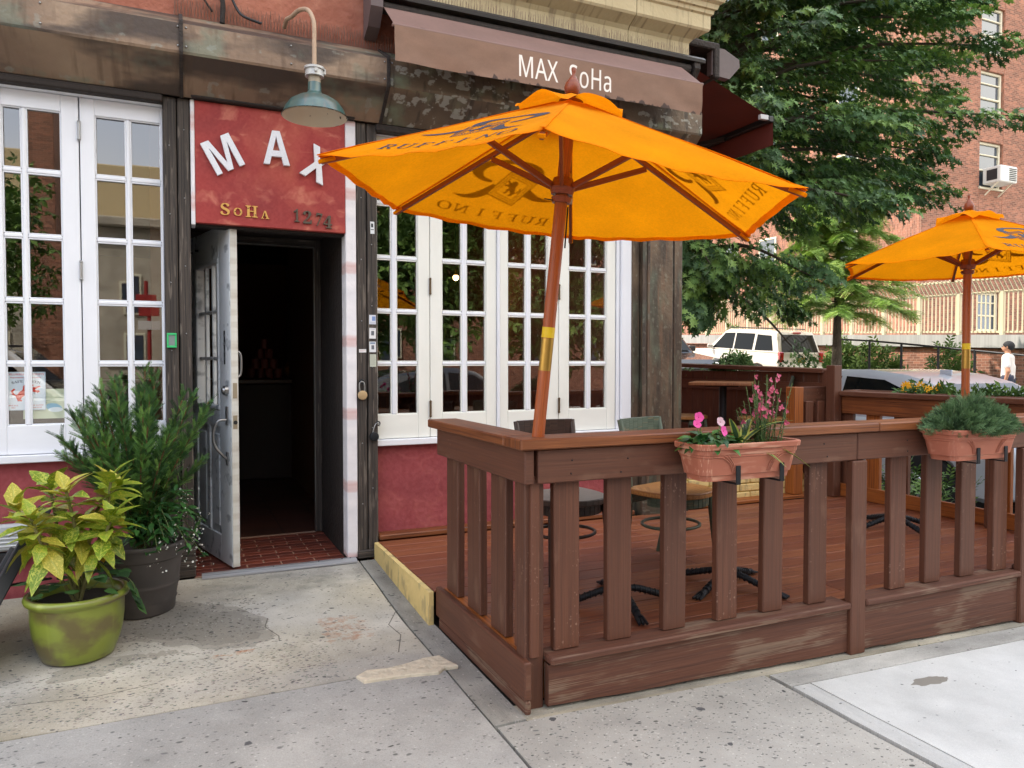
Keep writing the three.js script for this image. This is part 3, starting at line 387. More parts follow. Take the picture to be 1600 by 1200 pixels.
// things in the dark room seen through the door
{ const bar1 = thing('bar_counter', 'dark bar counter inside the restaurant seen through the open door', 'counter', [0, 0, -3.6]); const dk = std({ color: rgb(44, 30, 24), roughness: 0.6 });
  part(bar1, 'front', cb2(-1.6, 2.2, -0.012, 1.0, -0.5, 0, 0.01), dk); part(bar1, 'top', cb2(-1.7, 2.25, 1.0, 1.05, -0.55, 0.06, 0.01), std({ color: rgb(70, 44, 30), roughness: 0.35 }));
  const sh = thing('wall_shelf', 'small wooden wall shelves inside the dark doorway', 'shelf', [1.72, 0, -4.6]); for (const y of [1.95, 1.55]) part(sh, 'board', cb2(-0.35, 0.3, y, y + 0.03, -0.15, 0.15, 0.004), std({ color: rgb(150, 130, 110) })); part(sh, 'back_panel', cb2(-0.4, 0.45, -0.01, 2.6, -0.2, -0.16, 0.004), M.roomDark);
  const vs = std({ color: rgb(176, 116, 26), roughness: 0.4 }); solo('vase', at(lathe([[0.001, 0], [0.1, 0], [0.155, 0.06], [0.16, 0.13], [0.11, 0.21], [0.05, 0.26], [0.055, 0.31], [0.035, 0.33], [0.001, 0.33]], 28), 1.22, 1.05, -3.85), vs, 'round amber vase on the bar inside', 'vase');
  const canG = merge([new THREE.CylinderGeometry(0.042, 0.042, 0.1, 14), at(new THREE.CylinderGeometry(0.044, 0.044, 0.006, 14), 0, 0.05, 0)]); const canM = std({ color: rgb(132, 62, 48), roughness: 0.5 }); let n = 0;
  for (let r = 0; r < 4; r++) for (let k = 0; k < 4 - r; k++) { const m = solo('tin_can', canG, canM, 'tin can in the pyramid stacked on the bar inside', 'can', 'cans stacked in a pyramid on the bar'); m.position.set(0.72 + (k + r / 2) * 0.092, 1.103 + r * 0.107, -3.85); n++; }
  for (const [x, y] of [[1.5, 1.58], [1.62, 1.58], [1.75, 1.58], [1.55, 1.98], [1.7, 1.98]]) solo('bottle', at(lathe([[0.001, 0], [0.035, 0], [0.037, 0.02], [0.036, 0.14], [0.014, 0.2], [0.013, 0.25], [0.001, 0.25]], 14), x, y, -4.6), std({ color: rgb(58, 66, 50), roughness: 0.15 }), 'small glass bottle on the shelf inside the doorway', 'bottle', 'bottles on the inside shelf');
  for (const [x, z, l] of [[2.05, -1.7, 'warm pendant bulb behind the second pane column'], [2.5, -2.3, 'warm pendant bulb deeper inside the dining room']]) { const p = thing('pendant_lamp', l, 'lamp', [x, 2.05, z]); part(p, 'cord', rod(V(0, 0.06, 0), V(0, 0.8, 0), 0.004), M.black); part(p, 'holder', at(new THREE.CylinderGeometry(0.016, 0.02, 0.06, 12), 0, 0.06, 0), M.brass); part(p, 'bulb', at(new THREE.SphereGeometry(0.03, 14, 10), 0, 0.01, 0), std({ color: 0xffe0b0, emissive: new THREE.Color(1, 0.62, 0.25), emissiveIntensity: 3 })); const l2 = new THREE.PointLight(new THREE.Color(1, 0.66, 0.34), 0.04); l2.position.set(0, -0.04, 0); l2.castShadow = true; p.add(l2); }
}
// ---------- wooden deck ----------
const deck = thing('deck', 'raised dining deck of reddish stained planks with yellow edge board', 'deck');
{ let z = 0.03, r = 0; while (z < 2.03) { const w = Math.min(0.137, 2.045 - z); let x = z > 0.99 ? 1.174 : 1.132; const cuts = [rr(2.4, 3.4), rr(3.6, 4.6), 5.08].filter((q, i) => i !== 1 || r % 3); for (const x1 of cuts) { if (x1 - x < 0.3) continue; part(deck, 'plank', cb2(x, x1 - 0.003, 0.0905, 0.1 + rr(-0.0008, 0.0008), z, z + w - 0.0055, 0.002), M.deck[(r * 7 + (x1 * 10 | 0)) % 3]); x = x1; } z += w; r++; } }
part(deck, 'joist', merge([cb2(1.178, 5.06, -0.2, 0.088, 0.06, 0.1, 0.002), cb2(1.178, 5.06, -0.2, 0.088, 1.96, 2.0, 0.002), cb2(1.178, 5.06, 0.07, 0.09, 0.1, 1.96, 0.002)]), std({ color: rgb(196, 128, 74), roughness: 0.7 }));
M.yellow = std({ map: tex(256, 256, (u, v) => { const n = fbm(u, v, 8, 8, 5, 3), d = fbm(u, v, 20, 10, 5, 7); return mix3([204 + n * 22, 180 + n * 18, 118 + n * 14], [156, 138, 100], clamp((d - 0.58) * 6) * 0.6); }, 0.7), roughness: 0.7, bumpMap: roughBump, bumpScale: 0.003 });
{ const n = 14, polys = []; const bot = (z) => hNear(1.12, z) - 0.012 + 0.0; for (let i = 0; i < n; i++) { const z0 = lerp(0.03, 1.13, i / n), z1 = lerp(0.03, 1.13, (i + 1) / n); polys.push([[1.104, bot(z0), z0], [1.104, bot(z1), z1], [1.106, 0.096, z1], [1.106, 0.096, z0]], [[1.106, 0.096, z0], [1.106, 0.096, z1], [1.129, 0.0985, z1], [1.129, 0.0985, z0]]); } polys.push([[1.104, bot(0.03), 0.03], [1.106, 0.096, 0.03], [1.129, 0.0985, 0.03], [1.129, bot(0.03), 0.03]], [[1.104, bot(1.13), 1.13], [1.129, bot(1.13), 1.13], [1.129, 0.0985, 1.13], [1.106, 0.096, 1.13]]); const g = polyGeo(polys, 'z', 0, 0, 0, false); g.computeVertexNormals(); part(deck, 'edge_board', g, M.yellow, 'yellow painted edge board'); }
part(deck, 'back_skirting', cb2(1.145, 3.05, 0.102, 0.135, -0.088, 0.02, 0.006), M.cap);
// raised rear deck round the corner with yellow brick riser
const rear = thing('rear_deck', 'higher deck level round the corner with yellow brick riser', 'deck');
for (let i = 0; i < 22; i++) part(rear, 'plank', cb2(3.53, 5.08, 0.27, 0.3, -0.2 - i * 0.14 - 0.135, -0.2 - i * 0.14, 0.003), M.deck[i % 3]);
part(rear, 'frame', cb2(3.54, 5.06, -0.3, 0.265, -3.2, -0.22, 0.003), M.roughDark);
for (let r = 0; r < 3; r++) for (let k = 0; k < 8; k++) { const x0 = Math.max(3.53, 3.43 + k * 0.21 + (r % 2) * 0.1), x1 = Math.min(5.06, 3.43 + k * 0.21 + (r % 2) * 0.1 + 0.2); if (x1 - x0 > 0.03) part(rear, 'brick', cb2(x0, x1, 0.106 + r * 0.066, 0.165 + r * 0.066, -0.205, -0.115 + rr(-0.003, 0.003), 0.006), M.yellow); }
part(rear, 'mortar', cb2(3.53, 5.06, 0.1, 0.298, -0.204, -0.125, 0.002), std({ color: rgb(160, 128, 52), roughness: 0.9 }));
part(rear, 'riser_board', cb2(3.53, 5.06, 0.101, 0.128, -0.112, 0.02, 0.005), M.stained);

// ---------- fences ----------
const fence = thing('deck_fence', 'brown painted slatted fence round the street corner of the deck', 'fence');
{ const gnd = (x) => hNear(x, 2.15);
  // front run
  part(fence, 'cap_board', cb2(1.112, 2.93, 0.905, 0.945, 2.02, 2.178, 0.005), M.cap); part(fence, 'cap_board', cb2(2.934, 5.14, 0.905, 0.944, 2.02, 2.178, 0.005), M.cap);
  part(fence, 'rail', cb2(1.194, 2.82, 0.776, 0.902, 2.112, 2.15, 0.004), M.fence); part(fence, 'rail', cb2(2.824, 5.12, 0.776, 0.902, 2.112, 2.15, 0.004), M.fence);
  part(fence, 'post', cb2(1.158, 1.238, gnd(1.2) - 0.02, 0.903, 2.035, 2.110, 0.005, 'y'), M.fenceV[2], 'weathered corner post');
  for (const x of [2.781, 4.02]) part(fence, 'post', cb2(x, x + 0.094, gnd(x) - 0.004, 0.774, 2.12, 2.162, 0.005, 'y'), M.fence);
  const slatV = [0, 1, 2].map(() => cbox(0.11, 0.772, 0.036, 0.004, 'y'));
  [1.282, 1.518, 1.786, 2.053, 2.31, 2.574, 3.096, 3.35, 3.612, 3.872, 4.15, 4.4, 4.65, 4.9].forEach((x, i) => { const s = part(fence, 'slat', slatV[i % 3], M.fenceV[(i * 2 + 1) % 3]); s.position.set(x + 0.055, 0.516, 2.09); s.rotation.z = rr(-0.006, 0.006); s.rotation.y = rr(-0.02, 0.02); });
  for (const [a, b] of [[1.242, 2.779], [2.877, 4.018], [4.116, 5.12]]) {
    part(fence, 'ledge', cb2(a, b, 0.098, 0.128, 2.05, 2.168, 0.007), M.plinth);
    const n = 20, polys = []; for (let i = 0; i < n; i++) { const x0 = lerp(a, b, i / n), x1 = lerp(a, b, (i + 1) / n), y0 = gnd(x0) + 0.004 + 0.012 * fbm(x0 * 0.4, 0.3, 32, 4, 3, 6), y1 = gnd(x1) + 0.004 + 0.012 * fbm(x1 * 0.4, 0.3, 32, 4, 3, 6); polys.push([[x0, y0, 2.142], [x1, y1, 2.142], [x1, 0.0965, 2.142], [x0, 0.0965, 2.142]], [[x0, y0, 2.105], [x0, 0.0965, 2.105], [x1, 0.0965, 2.105], [x1, y1, 2.105]], [[x0, y0, 2.142], [x0, y0, 2.105], [x1, y1, 2.105], [x1, y1, 2.142]]); }
    for (const x of [a, b]) polys.push([[x, gnd(x) + 0.008, 2.105], [x, 0.0965, 2.105], [x, 0.0965, 2.142], [x, gnd(x) + 0.008, 2.142]]);
    const g = polyGeo(polys, 'x', 0, 0, 0, false); g.computeVertexNormals(); part(fence, 'plinth_board', g, M.plinth);
  }
  // side run
  part(fence, 'cap_board', cb2(1.112, 1.262, 0.905, 0.9445, 1.095, 2.016, 0.005, 'z'), M.cap);
  part(fence, 'rail', cb2(1.14, 1.178, 0.776, 0.9025, 1.155, 2.15, 0.004, 'z'), M.fence);
  const sd = cbox(0.036, 0.68, 0.15, 0.004, 'y'); for (const z of [1.19, 1.465, 1.74, 1.975]) { const s = part(fence, 'slat', sd, M.fenceV[(z * 10 | 0) % 3]); s.position.set(1.1965 - 0.001, 0.462, z + 0.075); s.rotation.z = rr(-0.008, 0.008); }
  part(fence, 'plinth_board', cb2(1.14, 1.17, -0.02, 0.122, 1.13, 2.15, 0.005, 'z'), M.fence); part(fence, 'plinth_board', cb2(1.145, 1.168, -0.075, -0.022, 1.16, 2.15, 0.006, 'z'), M.plinth);
  part(fence, 'rail_backing', cb2(1.18, 1.215, 0.805, 0.9, 1.16, 2.03, 0.003, 'z'), M.fence);
  part(fence, 'foot_rail', cb2(1.172, 1.23, 0.101, 0.12, 1.16, 2.03, 0.003, 'z'), M.stained);
  for (const [x, y] of [1.34, 1.57, 1.84, 2.11, 2.37, 2.63, 3.15, 3.41, 3.67, 3.93].flatMap((q) => [[q + rr(-0.02, 0.02), 0.86 + rr(-0.01, 0.01)], [q + rr(-0.02, 0.02), 0.81 + rr(-0.01, 0.01)]])) part(fence, 'nail', at(new THREE.SphereGeometry(0.0034, 6, 5), x, y, 2.15), M.iron);
}
const fenceR = thing('deck_fence', 'low slatted fence on the far side of the deck before the silver car', 'fence');
{ part(fenceR, 'cap_board', cb2(5.02, 5.16, 0.945, 0.985, 0.0, 2.01, 0.005, 'z'), M.fence); part(fenceR, 'rail', cb2(5.06, 5.095, 0.80, 0.943, 0.0, 2.1, 0.004, 'z'), M.cap);
  const s = cbox(0.034, 0.7, 0.13, 0.004, 'y'); for (let i = 0; i < 8; i++) { const m = part(fenceR, 'slat', s, i % 2 ? M.stained : M.fence); m.position.set(5.115, 0.51, 0.1 + i * 0.255); }
  part(fenceR, 'foot_board', cb2(5.055, 5.09, 0.102, 0.21, 0.0, 2.0, 0.004, 'z'), M.stained); for (const z of [0.0, 1.35]) part(fenceR, 'post', cb2(4.965, 5.05, 0.102, z ? 0.94 : 1.2, z, z + 0.09, 0.004, 'y'), M.fence); }
const fenceB = thing('deck_fence', 'tall brown board fence with trough cap behind the rear deck table', 'fence');
{ part(fenceB, 'cap_board', at(cbox(0.17, 0.04, 3.1, 0.005, 'z'), 5.09, 1.185, -1.62, 0.022), M.fence); for (let i = 0; i < 18; i++) part(fenceB, 'board', cb2(5.075, 5.1, 0.302, 1.135, -3.1 + i * 0.172, -3.1 + i * 0.172 + 0.166, 0.004, 'y'), M.fence); part(fenceB, 'rail', cb2(5.045, 5.073, 0.95, 1.05, -3.1, -0.02, 0.004, 'z'), M.fence); part(fenceB, 'post', cb2(5.02, 5.11, 0.102, 1.16, -0.09, -0.005, 0.004, 'y'), M.fence); }
const fenceD = thing('deck_fence', 'short railing between lower and rear deck with orange newel post', 'fence');
{ part(fenceD, 'post', cb2(4.63, 4.73, 0.13, 1.02, -0.11, -0.01, 0.004, 'y'), M.stained, 'orange stained newel post'); part(fenceD, 'rail', cb2(4.735, 5.015, 0.86, 1.02, -0.09, -0.045, 0.004), M.fence); for (const x of [4.8, 4.93]) part(fenceD, 'slat', cb2(x - 0.04, x + 0.04, 0.3, 0.9, -0.043, -0.01, 0.004, 'y'), M.fence); part(fenceD, 'foot_rail', cb2(4.735, 5.015, 0.31, 0.39, -0.09, -0.045, 0.004), M.fence); }
// ---------- sign board over the door ----------
function textGeo(str, f, depth, bevel = 0) { const g = new TextGeometry(str, { font: f, size: 1, depth: 1, curveSegments: 6, bevelEnabled: false }); g.computeBoundingBox(); const b = g.boundingBox; g.translate(-(b.min.x + b.max.x) / 2, -(b.min.y + b.max.y) / 2, 0); return { g, w: b.max.x - b.min.x, h: b.max.y - b.min.y }; }
const sign = thing('sign_board', 'red painted board above the door with white letters and brass numerals', 'sign');
{ part(sign, 'board', cb2(0.101, 0.943, 2.012, 2.698, -0.03, 0.006, 0.004), M.signRed);
  part(sign, 'backing', cb2(0.101, 0.943, 2.0, 2.70, -0.12, -0.032, 0.004), M.roughDark);
  const wm = std({ map: tex(128, 128, (u, v) => { const n = fbm(u, v, 8, 8, 4, 5) * 20; return [206 + n, 208 + n, 214 + n]; }, 0.2), roughness: 0.5 });
  const gold = std({ color: rgb(206, 158, 84), roughness: 0.45, metalness: 0.4 }), dark = std({ color: rgb(86, 76, 66), roughness: 0.5, metalness: 0.5 });
  const put = (ch, f, m, x, y, w, h, d, rot) => { const t = textGeo(ch, f, 1); t.g.scale(w / t.w, h / t.h, d); const q = part(sign, 'letter', t.g, m); q.position.set(x, y, 0.0065); q.rotation.z = rot; return q; };
  put('M', font.bold, wm, 0.247, 2.408, 0.168, 0.19, 0.022, 0.49); put('A', font.bold, wm, 0.539, 2.478, 0.148, 0.195, 0.022, 0.02); put('X', font.bold, wm, 0.778, 2.408, 0.15, 0.2, 0.022, -0.42);
  put('S', font.serif, gold, 0.256, 2.1, 0.05, 0.068, 0.008, 0); put('O', font.serif, gold, 0.325, 2.09, 0.046, 0.045, 0.008, 0); put('H', font.serif, gold, 0.4, 2.098, 0.066, 0.066, 0.008, 0); put('A', font.serif, gold, 0.474, 2.085, 0.046, 0.046, 0.008, 0);
  for (const [c, x, y, w, r] of [['1', 0.653, 2.096, 0.032, 0], ['2', 0.715, 2.09, 0.05, 0], ['7', 0.782, 2.082, 0.036, -0.12], ['4', 0.835, 2.072, 0.052, -0.05]]) { const q = put(c, font.serif, dark, x, y, w, 0.076, 0.012, r); q.name = 'numeral'; }
  for (const [x, y] of [[0.248, 2.12], [0.263, 2.078], [0.31, 2.09], [0.34, 2.09], [0.38, 2.115], [0.42, 2.08], [0.47, 2.08]]) part(sign, 'screw', at(new THREE.SphereGeometry(0.0032, 6, 5), x, y, 0.0155), M.black); }
// ---------- gooseneck lamp ----------
const lamp = thing('gooseneck_lamp', 'old green enamel barn lamp on a gooseneck pipe above the sign', 'lamp', [0.689, 2.55, 0.45]);
{ const pipeM = std({ map: tex(64, 64, (u, v) => { const n = fbm(u, v, 6, 6, 4, 3); return [150 + n * 40, 126 + n * 40, 106 + n * 36]; }, 0.1), roughness: 0.6, metalness: 0.3 });
  part(lamp, 'pipe', tube([[-0.1, 0.63, -0.42], [-0.1, 0.63, -0.36], [-0.105, 0.61, -0.26], [-0.09, 0.6, -0.2], [-0.06, 0.6, -0.1], [-0.025, 0.575, -0.03], [-0.003, 0.51, 0], [0, 0.4, 0], [0, 0.25, 0]], 0.012, 60, 10), pipeM);
  part(lamp, 'socket_cap', merge([at(new THREE.CylinderGeometry(0.045, 0.05, 0.045, 24), 0, 0.235, 0), at(new THREE.CylinderGeometry(0.054, 0.054, 0.012, 24), 0, 0.255, 0), cbox(0.02, 0.03, 0.02, 0.003, 'y', 0.05, 0.245, 0), at(new THREE.CylinderGeometry(0.01, 0.01, 0.02, 10), 0, 0.235, 0.048, Math.PI / 2)]), std({ color: rgb(176, 176, 174), roughness: 0.5, metalness: 0.3 }));
  part(lamp, 'collar', at(new THREE.CylinderGeometry(0.033, 0.033, 0.035, 20), 0, 0.195, 0), std({ color: rgb(150, 140, 124), roughness: 0.6, metalness: 0.4 }));
  const out = [[0.034, 0.18], [0.036, 0.135], [0.044, 0.118], [0.09, 0.1], [0.13, 0.075], [0.155, 0.04], [0.168, 0.004], [0.175, 0.0]];
  part(lamp, 'shade', lathe(out, 48), phy({ map: tex(256, 256, (u, v) => { const n = fbm(u, v, 12, 6, 5, 3), s = fbm(u, v, 40, 3, 4, 8); return mix3([46 + n * 22, 76 + n * 22, 74 + n * 18], [120, 96, 84], clamp((s - 0.6) * 5) * 0.5); }), roughness: 0.3, clearcoat: 0.5, clearcoatRoughness: 0.25, side: THREE.DoubleSide }));
  const inn = std({ map: tex(256, 256, (u, v) => { const d = fbm(u, v, 20, 6, 5, 14); return mix3([214, 204, 182], [40, 30, 24], clamp((d - 0.68) * 20)); }), roughness: 0.5, side: THREE.DoubleSide });
  part(lamp, 'shade_lining', lathe(out.map(([r, y]) => [Math.max(0.02, r - 0.004), y - 0.003]), 48), inn); part(lamp, 'socket', at(new THREE.CylinderGeometry(0.03, 0.03, 0.06, 16), 0, 0.11, 0), inn); }
// ---------- awnings ----------
function clothTex(base, s) { return tex(512, 256, (u, v) => { const a = fbm(u, v, 5, 4, 5, s), f = fbm(u, v, 90, 60, 2, s + 4); const k = 0.9 + a * 0.2 + (f - 0.5) * 0.06; return [base[0] * k, base[1] * k, base[2] * k]; }, 1.6, 0.8); }
const awn = thing('awning', 'faded brown retracted awning with white shop lettering over the windows', 'awning');
{ const x0 = 1.146, x1 = 3.33, zt = 0.4, yt = 3.15, n = 40;
  const cloth = std({ map: clothTex([120, 93, 85], 6), roughness: 0.85, side: THREE.DoubleSide });
  const tp = [], ti = [], tu = []; for (let i = 0; i <= n; i++) for (let j = 0; j <= 4; j++) { const s = i / n, t = j / 4, x = lerp(x0, x1, s) + (1 - t) * (s < 0.5 ? -0.02 : 0.12) * 0; tp.push(x, lerp(3.37, yt, t) + Math.sin(s * 9) * 0.004 * Math.sin(t * 3.14), lerp(0.14, zt, t)); tu.push(x, t * 0.35); }
  for (let i = 0; i < n; i++) for (let j = 0; j < 4; j++) { const a = i * 5 + j; ti.push(a, a + 1, a + 5, a + 1, a + 6, a + 5); }
  const tg = new THREE.BufferGeometry(); tg.setAttribute('position', new THREE.Float32BufferAttribute(tp, 3)); tg.setAttribute('uv', new THREE.Float32BufferAttribute(tu, 2)); tg.setIndex(ti); tg.computeVertexNormals(); part(awn, 'canopy', tg, cloth);
  const vt = canvasTex(2048, 200, (c, w, h) => { const im = c.createImageData(w, h); for (let y = 0; y < h; y++) for (let x = 0; x < w; x++) { const u = x / w, v = y / h, a = fbm(u, v, 16, 3, 5, 7), f = fbm(u, v, 400, 40, 2, 9), e = fbm(u, 0.5, 60, 4, 4, 12); let k = [112 + a * 22 + f * 6, 86 + a * 18 + f * 6, 71 + a * 16 + f * 5]; const grime = clamp((v - (0.99 - Math.max(0, e - 0.4) * 0.4 * (u > 0.2 ? 1 : 0.2))) * 20); k = mix3(k, [58, 46, 42], grime * 0.85); const i = (y * w + x) * 4; im.data[i] = k[0]; im.data[i + 1] = k[1]; im.data[i + 2] = k[2]; im.data[i + 3] = 255; } c.putImageData(im, 0, 0);
    c.fillStyle = '#e4ded6'; c.save(); c.translate(w * 0.352, h * 0.8); c.scale(0.78, 1.06); c.font = '168px sans-serif'; c.fillText('MAX', 0, 0); c.fillText('S', 430, 0); c.fillText('oHa', 522, 0); c.restore(); });
  const vp = [], vi = [], vu = []; for (let i = 0; i <= 60; i++) for (let j = 0; j <= 6; j++) { const s = i / 60, t = j / 6, x = lerp(x0, x1, s); vp.push(x, yt - 0.004 - t * 0.206, zt + 0.004 + (Math.sin(s * 17 + t) * 0.006 + Math.sin(s * 41 + 1) * 0.003 + Math.sin(s * 30 - t * 6) * 0.006 * (s < 0.3 || s > 0.8 ? 1 : 0.2)) * t); vu.push(s, 1 - t); }
  for (let i = 0; i < 60; i++) for (let j = 0; j < 6; j++) { const a = i * 7 + j; vi.push(a, a + 1, a + 7, a + 1, a + 8, a + 7); }
  const vg = new THREE.BufferGeometry(); vg.setAttribute('position', new THREE.Float32BufferAttribute(vp, 3)); vg.setAttribute('uv', new THREE.Float32BufferAttribute(vu, 2)); vg.setIndex(vi); vg.computeVertexNormals(); part(awn, 'valance', vg, std({ map: vt, roughness: 0.85, side: THREE.DoubleSide }));
  part(awn, 'front_bar', rod(V(x0 - 0.01, yt, zt - 0.008), V(x1 + 0.01, yt, zt - 0.008), 0.011), std({ color: rgb(120, 92, 84), roughness: 0.6 }));
  part(awn, 'roller', rod(V(1.15, 3.36, 0.13), V(3.42, 3.36, 0.13), 0.035, 0.035, 16), M.roughDark);
  const hm = std({ color: rgb(62, 60, 60), roughness: 0.45, metalness: 0.4 }); part(awn, 'hood', prismX([[0.0, 3.44], [0.185, 3.405], [0.19, 3.425], [0.17, 3.445], [0.0, 3.475]], 1.13, 3.53), hm);
  part(awn, 'end_bracket', prismX([[0.01, 3.2], [0.12, 3.24], [0.2, 3.33], [0.2, 3.5], [0.01, 3.52]], 1.06, 1.135), std({ color: rgb(88, 74, 74), roughness: 0.6 })); part(awn, 'end_bracket', prismX([[0.01, 3.22], [0.12, 3.28], [0.18, 3.36], [0.17, 3.44], [0.01, 3.44]], 3.44, 3.49), M.roughDark);
  for (const x of [1.3, 3.2]) part(awn, 'arm', merge([bar(V(x, 3.26, 0.06), V(x + (x < 2 ? 0.7 : -0.7), 3.22, 0.2), 0.04, 0.03), bar(V(x + (x < 2 ? 0.7 : -0.7), 3.21, 0.2), V(x, 3.15, zt - 0.02), 0.035, 0.025)]), M.roughDark); }
const awn2 = thing('awning', 'dark maroon extended awning on the side street wall round the corner', 'awning');
{ const c2 = std({ map: clothTex([98, 40, 30], 16), roughness: 0.85, side: THREE.DoubleSide }), z0 = -0.25, z1 = -4.2;
  part(awn2, 'canopy', polyGeo([[[3.62, 3.62, z0], [4.56, 3.29, z0], [4.56, 3.29, z1], [3.62, 3.62, z1]]], 'z', 0, 0, 0, false), c2);
  part(awn2, 'valance', polyGeo([[[4.592, 3.265, z0], [4.6, 3.06, z0], [4.6, 3.06, z1], [4.592, 3.265, z1]]], 'z', 0, 0, 0, false), c2);
  part(awn2, 'front_bar', bar(V(4.57, 3.272, z0 + 0.01), V(4.57, 3.272, z1), 0.05, 0.05, 0.006), M.black);
  part(awn2, 'maker_label', cb2(4.46, 4.545, 3.262, 3.3, z0 - 0.03, z0 + 0.002, 0.001), std({ color: rgb(190, 190, 190) }));
  part(awn2, 'hood', merge([cb2(3.48, 3.95, 3.72, 3.78, z1, -0.2, 0.01, 'z'), cb2(3.93, 3.99, 3.5, 3.78, z1, -0.2, 0.01, 'z')]), M.roughDark);
  const eb = new THREE.Shape([[3.92, 3.75], [4.05, 3.75], [4.2, 3.69], [4.205, 3.63], [4.1, 3.52], [3.92, 3.53]].map(([x, y]) => new THREE.Vector2(x, y))); const eg = new THREE.ExtrudeGeometry(eb, { depth: 0.06, bevelEnabled: false }); eg.translate(0, 0, -0.28); part(awn2, 'end_cap', eg, std({ map: clothTex([96, 84, 84], 26), roughness: 0.6 }));
  part(awn2, 'arm', merge([bar(V(3.55, 3.3, -0.9), V(4.15, 3.25, -1.5), 0.05, 0.04), bar(V(4.15, 3.25, -1.5), V(4.55, 3.25, -0.8), 0.045, 0.035)]), M.roughDark); }

// ---------- market umbrellas ----------
const lionPts = [[-0.30, -0.42], [-0.16, -0.44], [-0.14, -0.38], [-0.2, -0.34], [-0.12, -0.2], [-0.02, -0.12], [0.06, -0.2], [0.02, -0.34], [0.1, -0.4], [0.2, -0.36], [0.12, -0.3], [0.18, -0.16], [0.14, -0.02], [0.24, 0.06], [0.42, 0.0], [0.5, 0.06], [0.46, 0.12], [0.3, 0.16], [0.42, 0.24], [0.54, 0.3], [0.48, 0.36], [0.32, 0.3], [0.22, 0.28], [0.28, 0.4], [0.14, 0.5], [-0.02, 0.46], [-0.1, 0.34], [-0.12, 0.16], [-0.24, 0.04], [-0.32, -0.1], [-0.4, -0.06], [-0.46, 0.06], [-0.38, 0.18], [-0.42, 0.24], [-0.54, 0.1], [-0.5, -0.08], [-0.38, -0.16], [-0.34, -0.28]];
const emblemT = canvasTex(1024, 1024, (c, w, h) => {   // alpha map: white where ink is
  c.fillStyle = '#000'; c.fillRect(0, 0, w, h); c.fillStyle = '#fff'; c.strokeStyle = '#fff';
  // flourished letter: drawn with the rim at the bottom, apex at the top
  c.save(); c.translate(512, 560); c.scale(1.02, 1.02);
  c.beginPath(); c.moveTo(-350, 60); c.bezierCurveTo(-300, 95, -190, 130, -60, 40); c.bezierCurveTo(0, 0, 30, -10, 60, -20); c.lineTo(40, -60); c.bezierCurveTo(-20, -50, -80, -45, -130, 0); c.bezierCurveTo(-210, 70, -290, 70, -350, 60); c.fill();
  c.beginPath(); c.moveTo(-60, -20); c.bezierCurveTo(-150, -70, -190, -150, -110, -215); c.bezierCurveTo(-20, -275, 160, -250, 290, -160); c.bezierCurveTo(330, -130, 345, -60, 260, -20); c.bezierCurveTo(215, 0, 180, -5, 160, -10); c.lineTo(160, -30); c.bezierCurveTo(230, -30, 270, -80, 225, -135); c.bezierCurveTo(130, -220, -10, -235, -60, -185); c.bezierCurveTo(-100, -140, -60, -70, 0, -40); c.fill();
  c.beginPath(); c.moveTo(140, 0); c.bezierCurveTo(190, 60, 240, 170, 370, 160); c.bezierCurveTo(300, 200, 170, 190, 100, 40); c.fill();
  c.beginPath(); c.ellipse(-40, 110, 60, 12, 0.3, 0, 6.3); c.fill();
  c.rotate(-0.32); c.fillStyle = '#000'; c.fillRect(-110, -110, 220, 250); c.lineWidth = 9; c.strokeRect(-110, -110, 220, 250); c.lineWidth = 6; c.strokeRect(-72, -72, 144, 174); c.setLineDash([7, 8]); c.lineWidth = 16; c.strokeRect(-91, -91, 182, 212); c.setLineDash([]);
  c.translate(2, 18); c.scale(128, -150); c.beginPath(); lionPts.forEach(([x, y], i) => (i ? c.lineTo(x, y) : c.moveTo(x, y))); c.fillStyle = '#fff'; c.fill(); c.restore();
  c.save(); c.translate(512, 905); c.scale(1.32, 1); c.font = '118px serif'; c.textAlign = 'center'; const T = 'RUFFINO', step = 92; for (let i = 0; i < 7; i++) c.fillText(T[i], (i - 3) * step + (i > 4 ? 18 : 0), 0); c.restore();
}, true);
const canvasM = phy({ map: tex(256, 256, (u, v) => { const f = fbm(u, v, 120, 120, 2, 3), a = fbm(u, v, 4, 4, 4, 6); const k = 0.95 + (f - 0.5) * 0.08 + (a - 0.5) * 0.12; return [255 * k, 161 * k, 14 * k]; }, 0.7), transmission: 0.46, thickness: 0, roughness: 1, specularIntensity: 0.05, ior: 1.1, side: THREE.DoubleSide });
const inkM = std({ color: rgb(46, 48, 62), roughness: 0.8, alphaMap: emblemT, transparent: true, side: THREE.DoubleSide });
const poleM = std({ map: woodTex([164, 84, 36], [124, 58, 24], [186, 108, 54], { s: 140 }), roughness: 0.4 });
poleM.map.rotation = Math.PI / 2; poleM.map.repeat.set(0.9, 2.5);
const ribM = std({ map: woodTex([132, 62, 28], [96, 42, 18], [154, 80, 40], { s: 150 }), roughness: 0.45 });
